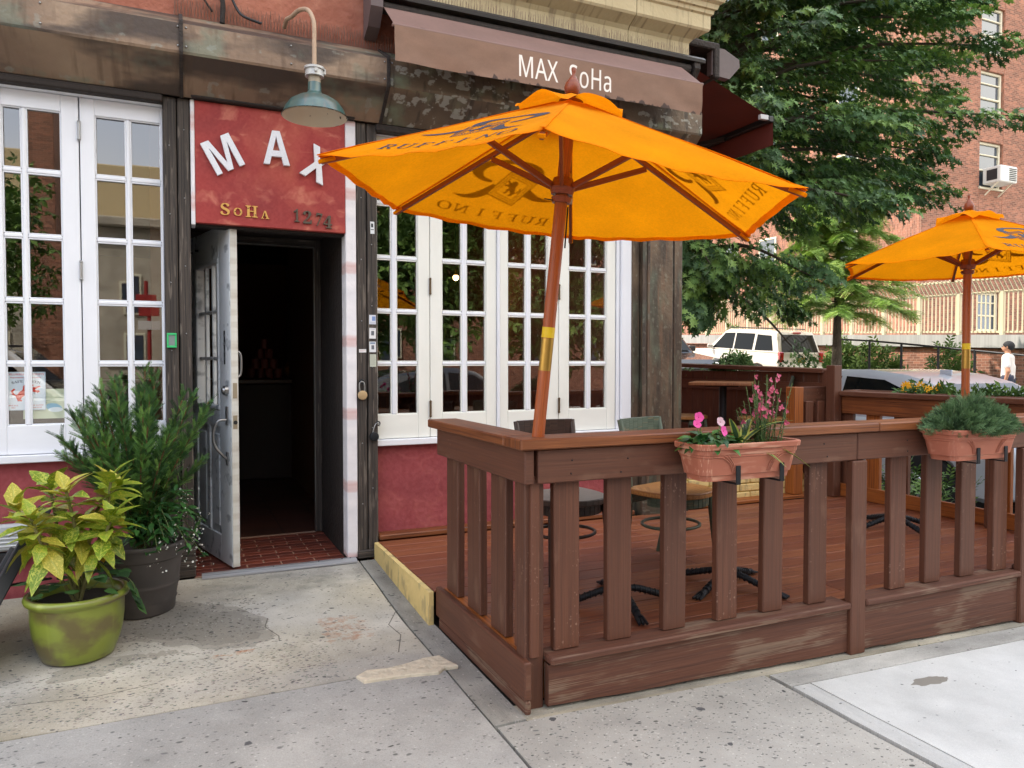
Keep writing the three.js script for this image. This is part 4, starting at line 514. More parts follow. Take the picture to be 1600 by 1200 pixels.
function umbrella(label, base, axis, L, R, drop, rot, emblems, below) {
  // base: where the pole meets the rail; axis: pole direction; L: base to apex
  const U = thing('market_umbrella', label, 'umbrella', [0, 0, 0], 'orange umbrellas on the deck');
  const a = axis.clone().normalize(), u = new THREE.Vector3().crossVectors(a, V(0, 0, 1)).normalize(), v = new THREE.Vector3().crossVectors(a, u);
  const ax = (t) => base.clone().addScaledVector(a, t), rim = (k, r = R, h = L - drop) => { const t = rot + k * Math.PI / 3; return ax(h).addScaledVector(u, r * Math.cos(t)).addScaledVector(v, r * Math.sin(t)); };
  part(U, 'pole', merge([rod(ax(-below), ax(L * 0.20), 0.0235, 0.0235, 20), rod(ax(L * 0.295), ax(L - 0.01), 0.0235, 0.0235, 20)]), poleM);
  part(U, 'brass_joint', rod(ax(L * 0.2), ax(L * 0.295), 0.0238, 0.0238, 20), M.brass);
  part(U, 'pole_label', rod(ax(L * 0.297), ax(L * 0.328), 0.0242, 0.0242, 20), std({ color: rgb(218, 190, 24), roughness: 0.5 }));
  part(U, 'finial', (() => { const g = lathe([[0.001, 0.1], [0.009, 0.098], [0.008, 0.085], [0.006, 0.075], [0.012, 0.066], [0.026, 0.045], [0.03, 0.028], [0.026, 0.012], [0.016, 0.0], [0.001, 0]], 20); g.applyQuaternion(new THREE.Quaternion().setFromUnitVectors(V(0, 1, 0), a)); const p = ax(L + 0.0); g.translate(p.x, p.y, p.z); return g; })(), ribM);
  const hub = ax(L - 0.34); part(U, 'hub', merge([rod(ax(L - 0.36), ax(L - 0.335), 0.04, 0.047, 18), rod(ax(L - 0.335), ax(L - 0.30), 0.047, 0.036, 18), rod(ax(L - 0.39), ax(L - 0.37), 0.034, 0.038, 18)]), ribM);
  part(U, 'crown_hub', rod(ax(L - 0.07), ax(L - 0.02), 0.045, 0.045, 18), ribM);
  const down = a.clone().multiplyScalar(-0.016);
  for (let k = 0; k < 6; k++) {
    const tip = rim(k, R * 0.985).add(down), top = ax(L - 0.03).add(down), mid = top.clone().lerp(tip, 0.40);
    const rib = part(U, 'rib', bar(top, tip, 0.013, 0.02, 0.002, a), ribM); part(rib, 'strut', merge([bar(hub.clone().lerp(rim(k, 0.045, L - 0.33), 1), mid.clone().add(down), 0.013, 0.022, 0.002, a)]), ribM);
    part(rib, 'rib_tip', bar(top.clone().lerp(tip, 0.95), tip.clone().lerp(top, -0.008), 0.02, 0.012, 0.002, a), canvasM);
    if (k % 2 === 0) part(rib, 'rib_ferrule', bar(top.clone().lerp(tip, 0.60), top.clone().lerp(tip, 0.64), 0.018, 0.025, 0.002, a), std({ color: rgb(190, 170, 150), roughness: 0.5 }));
    // cloth panel between rib k and k + 1
    const A = rim(k), B = rim(k + 1), top2 = ax(L - 0.01), N = 18, MM = 14, pos = [], uv = [], idx = [], n = B.clone().sub(A).cross(top2.clone().sub(A)).normalize(); if (n.dot(a) < 0) n.negate();
    for (let j = 0; j <= MM; j++) for (let i = 0; i <= N; i++) {
      const s = i / N, t = j / MM, e = A.clone().lerp(B, s), p = top2.clone().lerp(e, t), arch = Math.sin(Math.PI * s);
      p.addScaledVector(n, -0.03 * arch * t * t * (0.5 + 0.5 * t) + arch * 0.006 * (fbm(s * 0.5 + k * 0.13, t * 0.5, 8, 10, 3, 5) - 0.5) + 0.003 * t * Math.sin(s * 40 + t * 9 + k) * Math.pow(Math.abs(s - 0.5) * 2, 4) + (j === MM ? 0.0035 * Math.sin(s * 31 + k * 2) : 0)); p.lerp(top2, (t > 0.8 ? 0.02 * arch * (t - 0.8) * 5 : 0) + (j === MM ? 0.003 * Math.sin(s * 27 + k) : 0));
      pos.push(p.x, p.y, p.z); uv.push((s - 0.5) * t * R, -t * 0.86);
    }
    for (let j = 0; j < MM; j++) for (let i = 0; i < N; i++) { const q = j * (N + 1) + i; idx.push(q, q + 1, q + N + 1, q + 1, q + N + 2, q + N + 1); }
    const g = new THREE.BufferGeometry(); g.setAttribute('position', new THREE.Float32BufferAttribute(pos, 3)); g.setAttribute('uv', new THREE.Float32BufferAttribute(uv, 2)); g.setIndex(idx); g.computeVertexNormals();
    const panel = part(U, 'canopy_panel', g, canvasM);
    { const hp = [], hi = [], hu = [], r0 = MM * (N + 1), r1 = (MM - 1) * (N + 1); for (let i = 0; i <= N; i++) { const a1 = V(...pos.slice((r0 + i) * 3, (r0 + i) * 3 + 3)), b1 = a1.clone().lerp(V(...pos.slice((r1 + i) * 3, (r1 + i) * 3 + 3)), 0.42).addScaledVector(n, -0.0014); a1.addScaledVector(n, -0.0012); hp.push(...a1.toArray(), ...b1.toArray()); hu.push(i * 0.05, 0, i * 0.05, 0.025); } for (let i = 0; i < N; i++) { const q = i * 2; hi.push(q, q + 2, q + 1, q + 1, q + 2, q + 3); } const hg = new THREE.BufferGeometry(); hg.setAttribute('position', new THREE.Float32BufferAttribute(hp, 3)); hg.setAttribute('uv', new THREE.Float32BufferAttribute(hu, 2)); hg.setIndex(hi); hg.computeVertexNormals(); part(panel, 'hem', hg, canvasM); const sm = []; for (let j = 1; j < MM; j++) { const q0 = V(...pos.slice(j * (N + 1) * 3, j * (N + 1) * 3 + 3)).addScaledVector(n, 0.001), q1 = V(...pos.slice((j + 1) * (N + 1) * 3, (j + 1) * (N + 1) * 3 + 3)).addScaledVector(n, 0.001); sm.push(bar(q0, q1, 0.014, 0.0016, 0.0004, a)); } part(panel, 'seam', merge(sm), canvasM); }
    if (emblems.includes(k)) { const e = g.clone(), p = e.attributes.position, un = []; for (let i = 0; i < p.count; i++) { p.setXYZ(i, p.getX(i) + n.x * 0.0016, p.getY(i) + n.y * 0.0016, p.getZ(i) + n.z * 0.0016); const U2 = uv[i * 2] / R, V2 = -uv[i * 2 + 1] / 0.86; un.push(0.5 + (emblems.flip ? -1 : 1) * U2 * 1.36, 1 - (V2 - 0.2) / 0.78 * 0.98); } e.setAttribute('uv', new THREE.Float32BufferAttribute(un, 2)); const cut = []; for (let j = 3; j < MM; j++) for (let i = 0; i < N; i++) { const q = j * (N + 1) + i; const okc = [q, q + 1, q + N + 1, q + N + 2].every((z) => un[z * 2] > 0.0 && un[z * 2] < 1.0); if (okc) cut.push(q, q + 1, q + N + 1, q + 1, q + N + 2, q + N + 1); } e.setIndex(cut); part(panel, 'printed_emblem', e, inkM); }
  }
  // vent cap with a wavy free edge
  { const pos = [], idx = [], uv = [], N = 72, MM = 6; for (let j = 0; j <= MM; j++) for (let i = 0; i <= N; i++) { const th = i / N * 6.2832, t = j / MM, kf = (((th - rot) / (Math.PI / 3)) % 1 + 1) % 1, hex = Math.cos(Math.PI / 6) / Math.cos((kf - 0.5) * Math.PI / 3), r = R * 0.25 * t * hex, w = Math.sin(kf * Math.PI); const h = L + 0.012 - t * drop * 0.235 + (t > 0.3 ? (w * 0.05 * (t - 0.3) - 0.01 * (1 - w) * t) : 0) + (j === MM ? 0.004 * Math.sin(th * 9) : 0); const p = ax(h).addScaledVector(u, r * Math.cos(th)).addScaledVector(v, r * Math.sin(th)); pos.push(p.x, p.y, p.z); uv.push(r * Math.cos(th), r * Math.sin(th)); }
    for (let j = 0; j < MM; j++) for (let i = 0; i < N; i++) { const q = j * (N + 1) + i; idx.push(q, q + 1, q + N + 1, q + 1, q + N + 2, q + N + 1); } const g = new THREE.BufferGeometry(); g.setAttribute('position', new THREE.Float32BufferAttribute(pos, 3)); g.setAttribute('uv', new THREE.Float32BufferAttribute(uv, 2)); g.setIndex(idx); g.computeVertexNormals(); part(U, 'vent_cap', g, canvasM); }
  part(U, 'pull_cord', merge([rod(ax(L - 0.4).addScaledVector(u, 0.03), ax(L - 0.55).addScaledVector(u, 0.034), 0.003, 0.003, 5), rod(ax(L - 0.385).addScaledVector(u, 0.0), ax(L - 0.385).addScaledVector(u, -0.07), 0.003, 0.002, 5)]), M.iron);
  return U;
}
umbrella('large orange market umbrella leaning over the fence corner', V(1.225, 0.94, 2.085), V(0.0784, 1, 0.0595), 1.2629, 0.8817, 0.3828, -9.4453, [0, 2, 4], 0.1);
umbrella('second orange market umbrella at the right edge beyond the planter', V(4.5, 0.94, 1.52), V(0.001, 1, 0.0005), 1.226, 0.8, 0.34, -0.34, [0, 2, 4], 0.84);
// ---------- leaves ----------
function leafGeo(L, W, { fold = 0.25, curl = 0.3, n = 5, tip = 1, teeth = 0 } = {}) {   // along +z, face up
  const pos = [], uv = [], idx = [];
  for (let i = 0; i <= n; i++) { const t = i / n, w = W / 2 * Math.pow(Math.sin(Math.PI * Math.min(0.999, Math.pow(t, 0.8) * 0.96 + 0.03)), tip) * (1 + teeth * ((i % 2) - 0.5)), y = -curl * L * t * t, z = L * t * (1 - curl * 0.15 * t); pos.push(-w, y + w * fold, z, 0, y, z, w, y + w * fold, z); uv.push(0, t, 0.5, t, 1, t); }
  for (let i = 0; i < n; i++) { const a = i * 3; idx.push(a, a + 3, a + 1, a + 1, a + 3, a + 4, a + 1, a + 4, a + 2, a + 2, a + 4, a + 5); }
  const g = new THREE.BufferGeometry(); g.setAttribute('position', new THREE.Float32BufferAttribute(pos, 3)); g.setAttribute('uv', new THREE.Float32BufferAttribute(uv, 2)); g.setIndex(idx); g.computeVertexNormals(); return g;
}
const leafMat = (o) => phy({ transmission: 0.18, thickness: 0, roughness: 0.6, specularIntensity: 0.5, side: THREE.DoubleSide, ...o });
const plainLeaf = (r, g, b, o) => leafMat({ color: rgb(r, g, b), ...o });
function scatter(parent, name, geo, mat, list, colors) {   // list of {p, dir, roll, s}
  const im = new THREE.InstancedMesh(geo, mat, list.length), m = new THREE.Matrix4(), c = new THREE.Color(); im.name = name; im.castShadow = im.receiveShadow = true; im.userData.kind = 'stuff';
  list.forEach((e, i) => { const Z = e.dir.clone().normalize(), X = new THREE.Vector3().crossVectors(e.up ?? V(0, 1, 0), Z); if (X.lengthSq() < 1e-4) X.set(1, 0, 0); X.normalize(); const Y = new THREE.Vector3().crossVectors(Z, X); if (e.roll) { X.applyAxisAngle(Z, e.roll); Y.applyAxisAngle(Z, e.roll); } m.makeBasis(X, Y, Z).scale(V(e.s ?? 1, e.s ?? 1, e.s ?? 1)).setPosition(e.p); im.setMatrixAt(i, m); if (colors) { c.copy(colors[(i * 7 + (rnd() * 3 | 0)) % colors.length]); im.setColorAt(i, c); } });
  parent.add(im); return im;
}
const onDir = (az, el) => V(Math.cos(az) * Math.cos(el), Math.sin(el), Math.sin(az) * Math.cos(el));
function leafAt(parent, geo, mat, p, az, el, s = 1, roll = 0, name = 'leaf') { const m = part(parent, name, geo, mat); m.position.copy(p); m.rotation.set(-el, Math.PI / 2 - az, roll, 'YXZ'); m.scale.setScalar(s); return m; }
// ---------- flower pots by the door ----------
const potG = thing('flower_pot', 'glazed lime green flower pot with brown smudges by the door', 'pot', [-0.41, -0.055, 0.87]); potG.scale.setScalar(0.88);
part(potG, 'body', lathe([[0.001, 0.0], [0.14, 0.0], [0.158, 0.008], [0.178, 0.06], [0.197, 0.13], [0.205, 0.2], [0.207, 0.27], [0.213, 0.283], [0.228, 0.293], [0.232, 0.308], [0.226, 0.322], [0.212, 0.326], [0.2, 0.318], [0.194, 0.27], [0.001, 0.265]], 56), phy({ map: tex(512, 256, (u, v) => { const a = fbm(u, v, 7, 5, 4, 3), d = fbm(u, v, 8, 9, 5, 17); let c = mix3([116, 126, 44], [136, 148, 60], a); c = mix3(c, [94, 80, 54], clamp((d - 0.42) * 4.5) * 0.8); return mix3(c, [176, 190, 92], clamp((fbm(u, v, 30, 3, 3, 9) - 0.68) * 6) * 0.4); }), roughness: 0.32, clearcoat: 0.35, clearcoatRoughness: 0.3 }));
part(potG, 'soil', at(new THREE.CircleGeometry(0.196, 28), 0, 0.275, 0, -Math.PI / 2), M.soil);
const potD = thing('flower_pot', 'tall ribbed charcoal plastic flower pot beside the open door', 'pot', [-0.185, -0.03, 0.41]);
part(potD, 'body', lathe([[0.001, 0.0], [0.15, 0.0], [0.158, 0.006], [0.162, 0.055], [0.168, 0.064], [0.164, 0.07], [0.175, 0.13], [0.182, 0.14], [0.178, 0.147], [0.182, 0.155], [0.179, 0.162], [0.193, 0.27], [0.196, 0.278], [0.203, 0.282], [0.205, 0.33], [0.212, 0.336], [0.213, 0.352], [0.205, 0.356], [0.196, 0.35], [0.19, 0.3], [0.001, 0.295]], 56), std({ map: tex(256, 256, (u, v) => { const a = fbm(u, v, 8, 10, 5, 3); return mix3([58, 54, 52], [84, 78, 74], clamp((a - 0.3) * 1.6)); }), roughness: 0.6 }));
part(potD, 'soil', at(new THREE.CircleGeometry(0.192, 28), 0, 0.31, 0, -Math.PI / 2), M.soil);
// variegated shrub in the green pot
const auc = thing('variegated_shrub', 'yellow speckled broad leaved shrub growing in the green pot', 'shrub', [-0.41, 0.185, 0.87]); auc.scale.setScalar(1.12);
{ const vt = [0, 1, 2].map((k) => tex(96, 192, (u, v) => { const d = fbm(u, v, 16, 26, 3, k * 9 + 2), e = fbm(u, v, 5, 8, 3, k * 9 + 5), mid = Math.abs(u - 0.5) < 0.03; const G = [[112, 138, 40], [138, 162, 50], [170, 166, 60]][k], Y = [[200, 200, 84], [206, 198, 78], [222, 204, 96]][k]; let c = mix3(G, Y, clamp((d - 0.5) * 9) * 0.85); c = mix3(c, G, clamp((e - 0.6) * 6)); if (mid) c = mix3(c, [176, 184, 96], 0.6); return c; }));
  const mats = vt.map((t) => leafMat({ map: t, roughness: 0.35, transmission: 0.22 })), yel = leafMat({ color: rgb(204, 160, 34), transmission: 0.25 });
  const gs = [leafGeo(0.125, 0.064, { curl: 0.25, n: 6, teeth: 0.14 }), leafGeo(0.14, 0.066, { curl: 0.5, n: 6, teeth: 0.14 }), leafGeo(0.11, 0.058, { curl: 0.12, n: 6, teeth: 0.14, fold: 0.35 })], barkM = std({ color: rgb(108, 104, 62), roughness: 0.8 });
  const stems = [[[0, 0, 0], [-0.02, 0.12, 0.02], [-0.13, 0.28, 0.02], [-0.2, 0.38, 0.0]], [[0, 0, 0], [0.01, 0.15, 0.02], [0.0, 0.3, 0.05], [-0.03, 0.45, 0.05]], [[0.01, 0, 0], [0.04, 0.15, 0.02], [0.1, 0.3, 0.02], [0.12, 0.47, 0.0]], [[0, 0, -0.02], [0.03, 0.16, -0.05], [0.06, 0.33, -0.08], [0.14, 0.42, -0.1]], [[0, 0, 0], [-0.05, 0.16, -0.03], [-0.08, 0.32, -0.08], [-0.1, 0.44, -0.1]], [[0.01, 0, 0.01], [0.05, 0.14, 0.06], [0.1, 0.25, 0.1], [0.13, 0.34, 0.12]], [[-0.01, 0, 0.01], [-0.06, 0.14, 0.07], [-0.1, 0.26, 0.12], [-0.13, 0.36, 0.12]]];
  for (const s of stems) { const cv = new THREE.CatmullRomCurve3(s.map((p) => V(...p))); part(auc, 'stem', new THREE.TubeGeometry(cv, 10, 0.006, 6), barkM);
    for (let k = 0; k < 22; k++) { const t = lerp(0.42, 1, Math.pow(k / 21, 0.7)), p = cv.getPoint(t), az = k * 2.4 + rr(-0.4, 0.4), el = lerp(-0.6, 1.0, Math.pow(k / 21, 1.3)) + rr(-0.25, 0.25); leafAt(auc, gs[k % 3], k === 2 && s === stems[5] ? yel : mats[(k + (rnd() * 3 | 0)) % 3], p, az, el, rr(0.75, 1.12), rr(-0.4, 0.4)); } } }
// ivy at the foot of the shrub
const ivy = thing('ivy_plant', 'dark green ivy leaves spilling over the green pot rim', 'plant', [-0.41, 0.18, 0.87]); ivy.scale.setScalar(0.9);
{ const sh = new THREE.Shape(); sh.moveTo(0, 0); sh.bezierCurveTo(0.03, -0.012, 0.034, 0.02, 0.018, 0.036); sh.lineTo(0, 0.058); sh.lineTo(-0.018, 0.036); sh.bezierCurveTo(-0.034, 0.02, -0.03, -0.012, 0, 0); const g = new THREE.ShapeGeometry(sh, 4); g.rotateX(Math.PI / 2); const ms = [plainLeaf(48, 82, 38), plainLeaf(62, 98, 44), plainLeaf(36, 64, 32)];
  for (let i = 0; i < 46; i++) { const a = i * 2.399, r = rr(0.1, 0.22), right = Math.cos(a) > 0.2; leafAt(ivy, g, ms[i % 3], V(Math.cos(a) * r, 0.07 + rr(0, 0.07) + (right ? rr(0, 0.1) : 0), Math.sin(a) * r), a + rr(-0.6, 0.6), rr(-0.5, 0.4), rr(0.8, 1.2)); }
  for (let i = 0; i < 5; i++) leafAt(ivy, g, ms[i % 3], V(0.225 + 0.01 * i, 0.09 - 0.028 * i, 0.08 + rr(-0.03, 0.03)), 0.3, -1.0, 1.25);
  part(ivy, 'vine', merge([tube([[0.05, 0.06, 0.03], [0.15, 0.13, 0.06], [0.23, 0.1, 0.08], [0.265, -0.02, 0.08]], 0.003, 16, 5), tube([[0, 0.06, 0], [0.1, 0.15, -0.05], [0.16, 0.2, -0.06]], 0.003, 10, 5)]), std({ color: rgb(70, 84, 40) })); }
// yew in the dark pot
const needleSprig = (L, n, nl, nw, droop = 0.15) => { const g = []; for (let i = 0; i < n; i++) for (const s of [-1, 1]) { const t = (i + 0.5) / n, q = new THREE.PlaneGeometry(nw, nl); q.translate(0, nl / 2, 0); q.rotateX(Math.PI / 2); q.rotateZ(rr(-0.5, 0.5)); q.rotateY(s * (1.15 - t * 0.6)); q.rotateX(-0.15); q.translate(0, -droop * L * t * t, L * t); g.push(q); } const st2 = new THREE.PlaneGeometry(0.0018, L); st2.translate(0, L / 2, 0); st2.rotateX(Math.PI / 2); g.push(st2); return merge(g); };
const yew = thing('yew_shrub', 'feathery dark green yew shrub rising from the charcoal pot', 'shrub', [-0.185, 0.27, 0.41]);
{ const L = [], cols = [rgb(68, 106, 50), rgb(52, 88, 44), rgb(84, 124, 58), rgb(44, 74, 40), rgb(108, 146, 68)], br = [];
  for (let b = 0; b < 48; b++) { const az = b * 2.4, lean = rr(0.06, 0.4), hgt = rr(0.62, 0.98) - lean * 0.55, tip = V(Math.cos(az) * lean * 1.0 - 0.03, hgt, Math.sin(az) * lean * 0.85), mid = tip.clone().multiplyScalar(0.45).add(V(0, 0.06, 0)); const cv = new THREE.CatmullRomCurve3([V(0, 0, 0), mid, tip]); br.push(new THREE.TubeGeometry(cv, 8, 0.0035, 5));
    for (let k = 0; k < 100; k++) { const t = 0.2 + 0.8 * (k / 100), p = cv.getPoint(t), tg = cv.getTangent(t), d = onDir(rr(0, 6.28), rr(-0.3, 0.5)).multiplyScalar(lerp(1.0, 0.45, t)).add(tg.multiplyScalar(0.75)); L.push({ p, dir: d, roll: rr(-1.2, 1.2), s: rr(0.65, 1.15) * lerp(1, 0.72, t) }); } }
  part(yew, 'branches', merge(br), std({ color: rgb(98, 70, 44), roughness: 0.9 })); scatter(yew, 'foliage', needleSprig(0.085, 13, 0.017, 0.0026), leafMat({ color: 0xffffff, transmission: 0.15 }), L, cols); }
const bush = thing('leafy_plant', 'glossy small leaved plant with tiny white flowers trailing over the charcoal pot', 'plant', [-0.185, 0.28, 0.41]);
{ const L = [], stems = [], fl = []; for (let b = 0; b < 34; b++) { const az = -0.9 + b * 2.2 % 2.9, out = rr(0.12, 0.34), h = rr(-0.02, 0.26); const cv = new THREE.CatmullRomCurve3([V(Math.cos(az) * 0.08, 0.02, Math.sin(az) * 0.08), V(Math.cos(az) * out * 0.6, h * 0.8 + 0.09, Math.sin(az) * out * 0.6), V(Math.cos(az) * out, h + (out > 0.28 ? -0.06 : 0.04), Math.sin(az) * out)]); stems.push(new THREE.TubeGeometry(cv, 7, 0.0025, 4)); for (let k = 0; k < 13; k++) { const t = 0.2 + 0.8 * k / 12, tg = cv.getTangent(t); L.push({ p: cv.getPoint(t), dir: onDir(k * 2.4, rr(-0.1, 0.7)).add(tg.multiplyScalar(0.7)), s: rr(0.7, 1.2), roll: rr(-0.5, 0.5) }); } if (out > 0.26) for (let k = 0; k < 9; k++) fl.push({ p: cv.getPoint(1).add(V(rr(-0.05, 0.05), rr(-0.1, 0.03), rr(-0.05, 0.05))), dir: onDir(rr(0, 6), rr(-1, 1)), s: rr(0.6, 1.2) }); }
  part(bush, 'stems', merge(stems), std({ color: rgb(76, 92, 44) })); scatter(bush, 'foliage', leafGeo(0.062, 0.024, { curl: 0.3, n: 3 }), leafMat({ color: 0xffffff, roughness: 0.35 }), L, [rgb(48, 88, 40), rgb(64, 108, 50), rgb(38, 72, 36)]); scatter(bush, 'blossoms', new THREE.CircleGeometry(0.0055, 5), leafMat({ color: rgb(224, 226, 216) }), fl); }
// ---------- window boxes on the fence ----------
function rrect(hx, hz, r, n = 6) { const p = []; for (const [sx, sz, a0] of [[1, 1, 0], [-1, 1, 1], [-1, -1, 2], [1, -1, 3]]) for (let i = 0; i <= n; i++) { const a = (a0 + i / n) * Math.PI / 2; p.push([sx * (hx - r) + Math.cos(a) * r, sz * (hz - r) + Math.sin(a) * r]); } return p; }
function loftBox(secs) { const N = rrect(1, 1, 0.1).length, pos = [], idx = [], uv = []; secs.forEach(([y, hx, hz, r]) => rrect(hx, hz, r).forEach(([x, z], i) => { pos.push(x, y, z); uv.push(i / N * 2, y * 3); })); for (let j = 0; j < secs.length - 1; j++) for (let i = 0; i < N; i++) { const a = j * N + i, b = j * N + (i + 1) % N; idx.push(a, a + N, b, b, a + N, b + N); } const g = new THREE.BufferGeometry(); g.setAttribute('position', new THREE.Float32BufferAttribute(pos, 3)); g.setAttribute('uv', new THREE.Float32BufferAttribute(uv, 2)); g.setIndex(idx); return toCreasedNormals(g, 0.5); }
const terra = [0, 1].map((k) => std({ map: tex(512, 256, (u, v) => { const a = fbm(u, v, 8, 6, 5, 3 + k), d = fbm(u, v, 30, 16, 5, 9 + k), s = fbm(u, v, 80, 10, 4, 12 + k); let c = mix3([172, 104, 80], [150, 86, 66], a); c = mix3(c, [206, 164, 138], clamp((d - 0.6) * 8) * (k ? 0.25 : 0.6)); return mix3(c, [196, 150, 126], clamp((s - 0.64) * 8) * (k ? 0.1 : 0.4)); }), roughness: 0.7 }));
function windowBox(label, x, len, m, straps) {
  const B = thing('window_box', label, 'planter', [x, 0.768, 2.262], 'terracotta window boxes on the fence'), h = len / 2;
  part(B, 'trough', loftBox([[0.012, h - 0.06, 0.055, 0.03], [0, h - 0.05, 0.06, 0.03], [0, h - 0.042, 0.066, 0.035], [0.022, h - 0.038, 0.069, 0.035], [0.024, h - 0.03, 0.075, 0.04], [0.09, h - 0.02, 0.086, 0.04], [0.093, h - 0.017, 0.089, 0.04], [0.1, h - 0.017, 0.089, 0.04], [0.103, h - 0.014, 0.092, 0.04], [0.121, h - 0.012, 0.094, 0.04], [0.124, h - 0.002, 0.102, 0.045], [0.142, h, 0.104, 0.045], [0.146, h - 0.003, 0.101, 0.045], [0.144, h - 0.014, 0.09, 0.04], [0.11, h - 0.02, 0.084, 0.04]]), m);
  part(B, 'soil', at(new THREE.PlaneGeometry(len - 0.05, 0.155), 0, 0.118, 0, -Math.PI / 2), M.soil);
  for (const s of [-1, 1]) part(B, 'moulding', merge([0, 1, 2].map((k) => tube([[s * (h - 0.06), 0.112 - k * 0.008, 0.091 - k * 0.0008], [s * (h * 0.55 + k * 0.005), 0.11 - k * 0.009, 0.0905 - k * 0.0008], [s * (h * 0.38 + k * 0.006), 0.07 - k * 0.003, 0.085], [s * (h * 0.3 + k * 0.008), 0.03, 0.0775]], 0.0022, 20, 5))), m);
  for (const sx of straps) part(B, 'strap', merge([cb2(sx - 0.011, sx + 0.011, -0.012, 0.058, 0.0815, 0.0865, 0.001, 'y'), cb2(sx - 0.011, sx + 0.011, -0.016, -0.012, -0.1, 0.0865, 0.001, 'z'), cb2(sx - 0.011, sx + 0.011, -0.016, 0.13, -0.104, -0.1, 0.001, 'y')]), M.iron);
  return B;
}
windowBox('scuffed terracotta window box with pink flowers on the fence rail', 2.024, 0.51, terra[0], [-0.07, 0.15]);
windowBox('clean terracotta window box with feathery green plant, nearest the second umbrella', 3.435, 0.49, terra[1], [-0.06, 0.14]);
// pink flowering plant
const pink = thing('flowering_plant', 'low plant with bright pink five petalled flowers in the scuffed box', 'plant', [1.89, 0.885, 2.262]);
{ const L = []; for (let i = 0; i < 120; i++) { const a = i * 2.4, r = 0.1 * Math.sqrt(rnd()); L.push({ p: V(Math.cos(a) * r, 0.005 + rr(0, 0.07) * (1 - r * 4), Math.sin(a) * r * 0.75), dir: onDir(a + rr(-0.5, 0.5), rr(-0.3, 0.6)), s: rr(0.7, 1.25), roll: rr(-0.4, 0.4) }); } scatter(pink, 'foliage', leafGeo(0.058, 0.03, { curl: 0.35, n: 4 }), leafMat({ color: 0xffffff, roughness: 0.4 }), L, [rgb(58, 104, 52), rgb(74, 124, 58), rgb(46, 86, 46)]);
  const pet = new THREE.Shape(); pet.moveTo(0, 0); pet.bezierCurveTo(0.018, 0.004, 0.02, 0.024, 0.004, 0.026); pet.bezierCurveTo(-0.014, 0.028, -0.018, 0.01, 0, 0); const pg = new THREE.ShapeGeometry(pet, 5), fg = merge([0, 1, 2, 3, 4].map((k) => { const g = pg.clone(); g.rotateX(0.25); g.rotateZ(k * 1.2566); return g; })), pm = leafMat({ color: rgb(226, 84, 164) }), pw = leafMat({ color: rgb(226, 190, 204) });
  for (const [x, y, z, m, s] of [[-0.06, 0.125, 0.0, pm, 0.8], [-0.085, 0.1, 0.02, pm, 0.7], [0.0, 0.075, 0.07, pm, 0.85], [0.07, 0.1, -0.03, pw, 0.8]]) { const f = part(pink, 'flower', fg, m); f.position.set(x, y, z); f.rotation.set(-0.35 + rr(-0.2, 0.2), 0.1 + rr(-0.3, 0.3), rr(0, 1)); f.scale.setScalar(s); part(f, 'flower_eye', new THREE.SphereGeometry(0.003, 6, 5), leafMat({ color: rgb(170, 20, 90) })); part(pink, 'flower_stalk', rod(V(x, y, z), V(x * 0.6, 0.01, z * 0.5), 0.0015, 0.002, 5), std({ color: rgb(90, 120, 60) })); } }
const strap = thing('striped_plant', 'arching strap leaved plant with yellow edged leaves in the scuffed box', 'plant', [2.03, 0.885, 2.27]);
{ const t = tex(64, 16, (u) => { const e = Math.abs(u - 0.5) * 2, n = fbm(u, 0.5, 30, 2, 2, 3) * 16; return e > 0.55 ? [180 + n, 188 + n, 92 + n] : [58 + n, 88 + n, 56 + n]; }); const m = leafMat({ map: t, roughness: 0.4 }); const g = [leafGeo(0.24, 0.042, { curl: 0.55, n: 9, tip: 0.6 }), leafGeo(0.2, 0.038, { curl: 0.75, n: 9, tip: 0.6 }), leafGeo(0.13, 0.03, { curl: 0.2, n: 7, tip: 0.6 })];
  for (const [az, el, k, x, s] of [[0.2, 0.95, 0, 0.0, 1], [0.05, 0.55, 1, 0.01, 1.1], [0.45, 0.4, 1, 0.02, 1.15], [2.0, 0.7, 2, -0.03, 1], [0.9, 0.3, 1, 0.0, 0.8], [1.3, 0.1, 2, 0.02, 0.7], [3.3, 0.9, 2, -0.02, 0.9], [5.6, 1.0, 0, 0.01, 0.9], [2.6, 1.1, 2, -0.01, 1.2], [-0.3, 0.5, 0, 0.02, 0.8]]) leafAt(strap, g[k], m, V(x, 0.0, 0), az, el, s, rr(-0.2, 0.2)); }
const snap = thing('tall_flowering_plant', 'upright spires of narrow leaves and small dusky pink flowers in the scuffed box', 'plant', [2.16, 0.885, 2.25]);
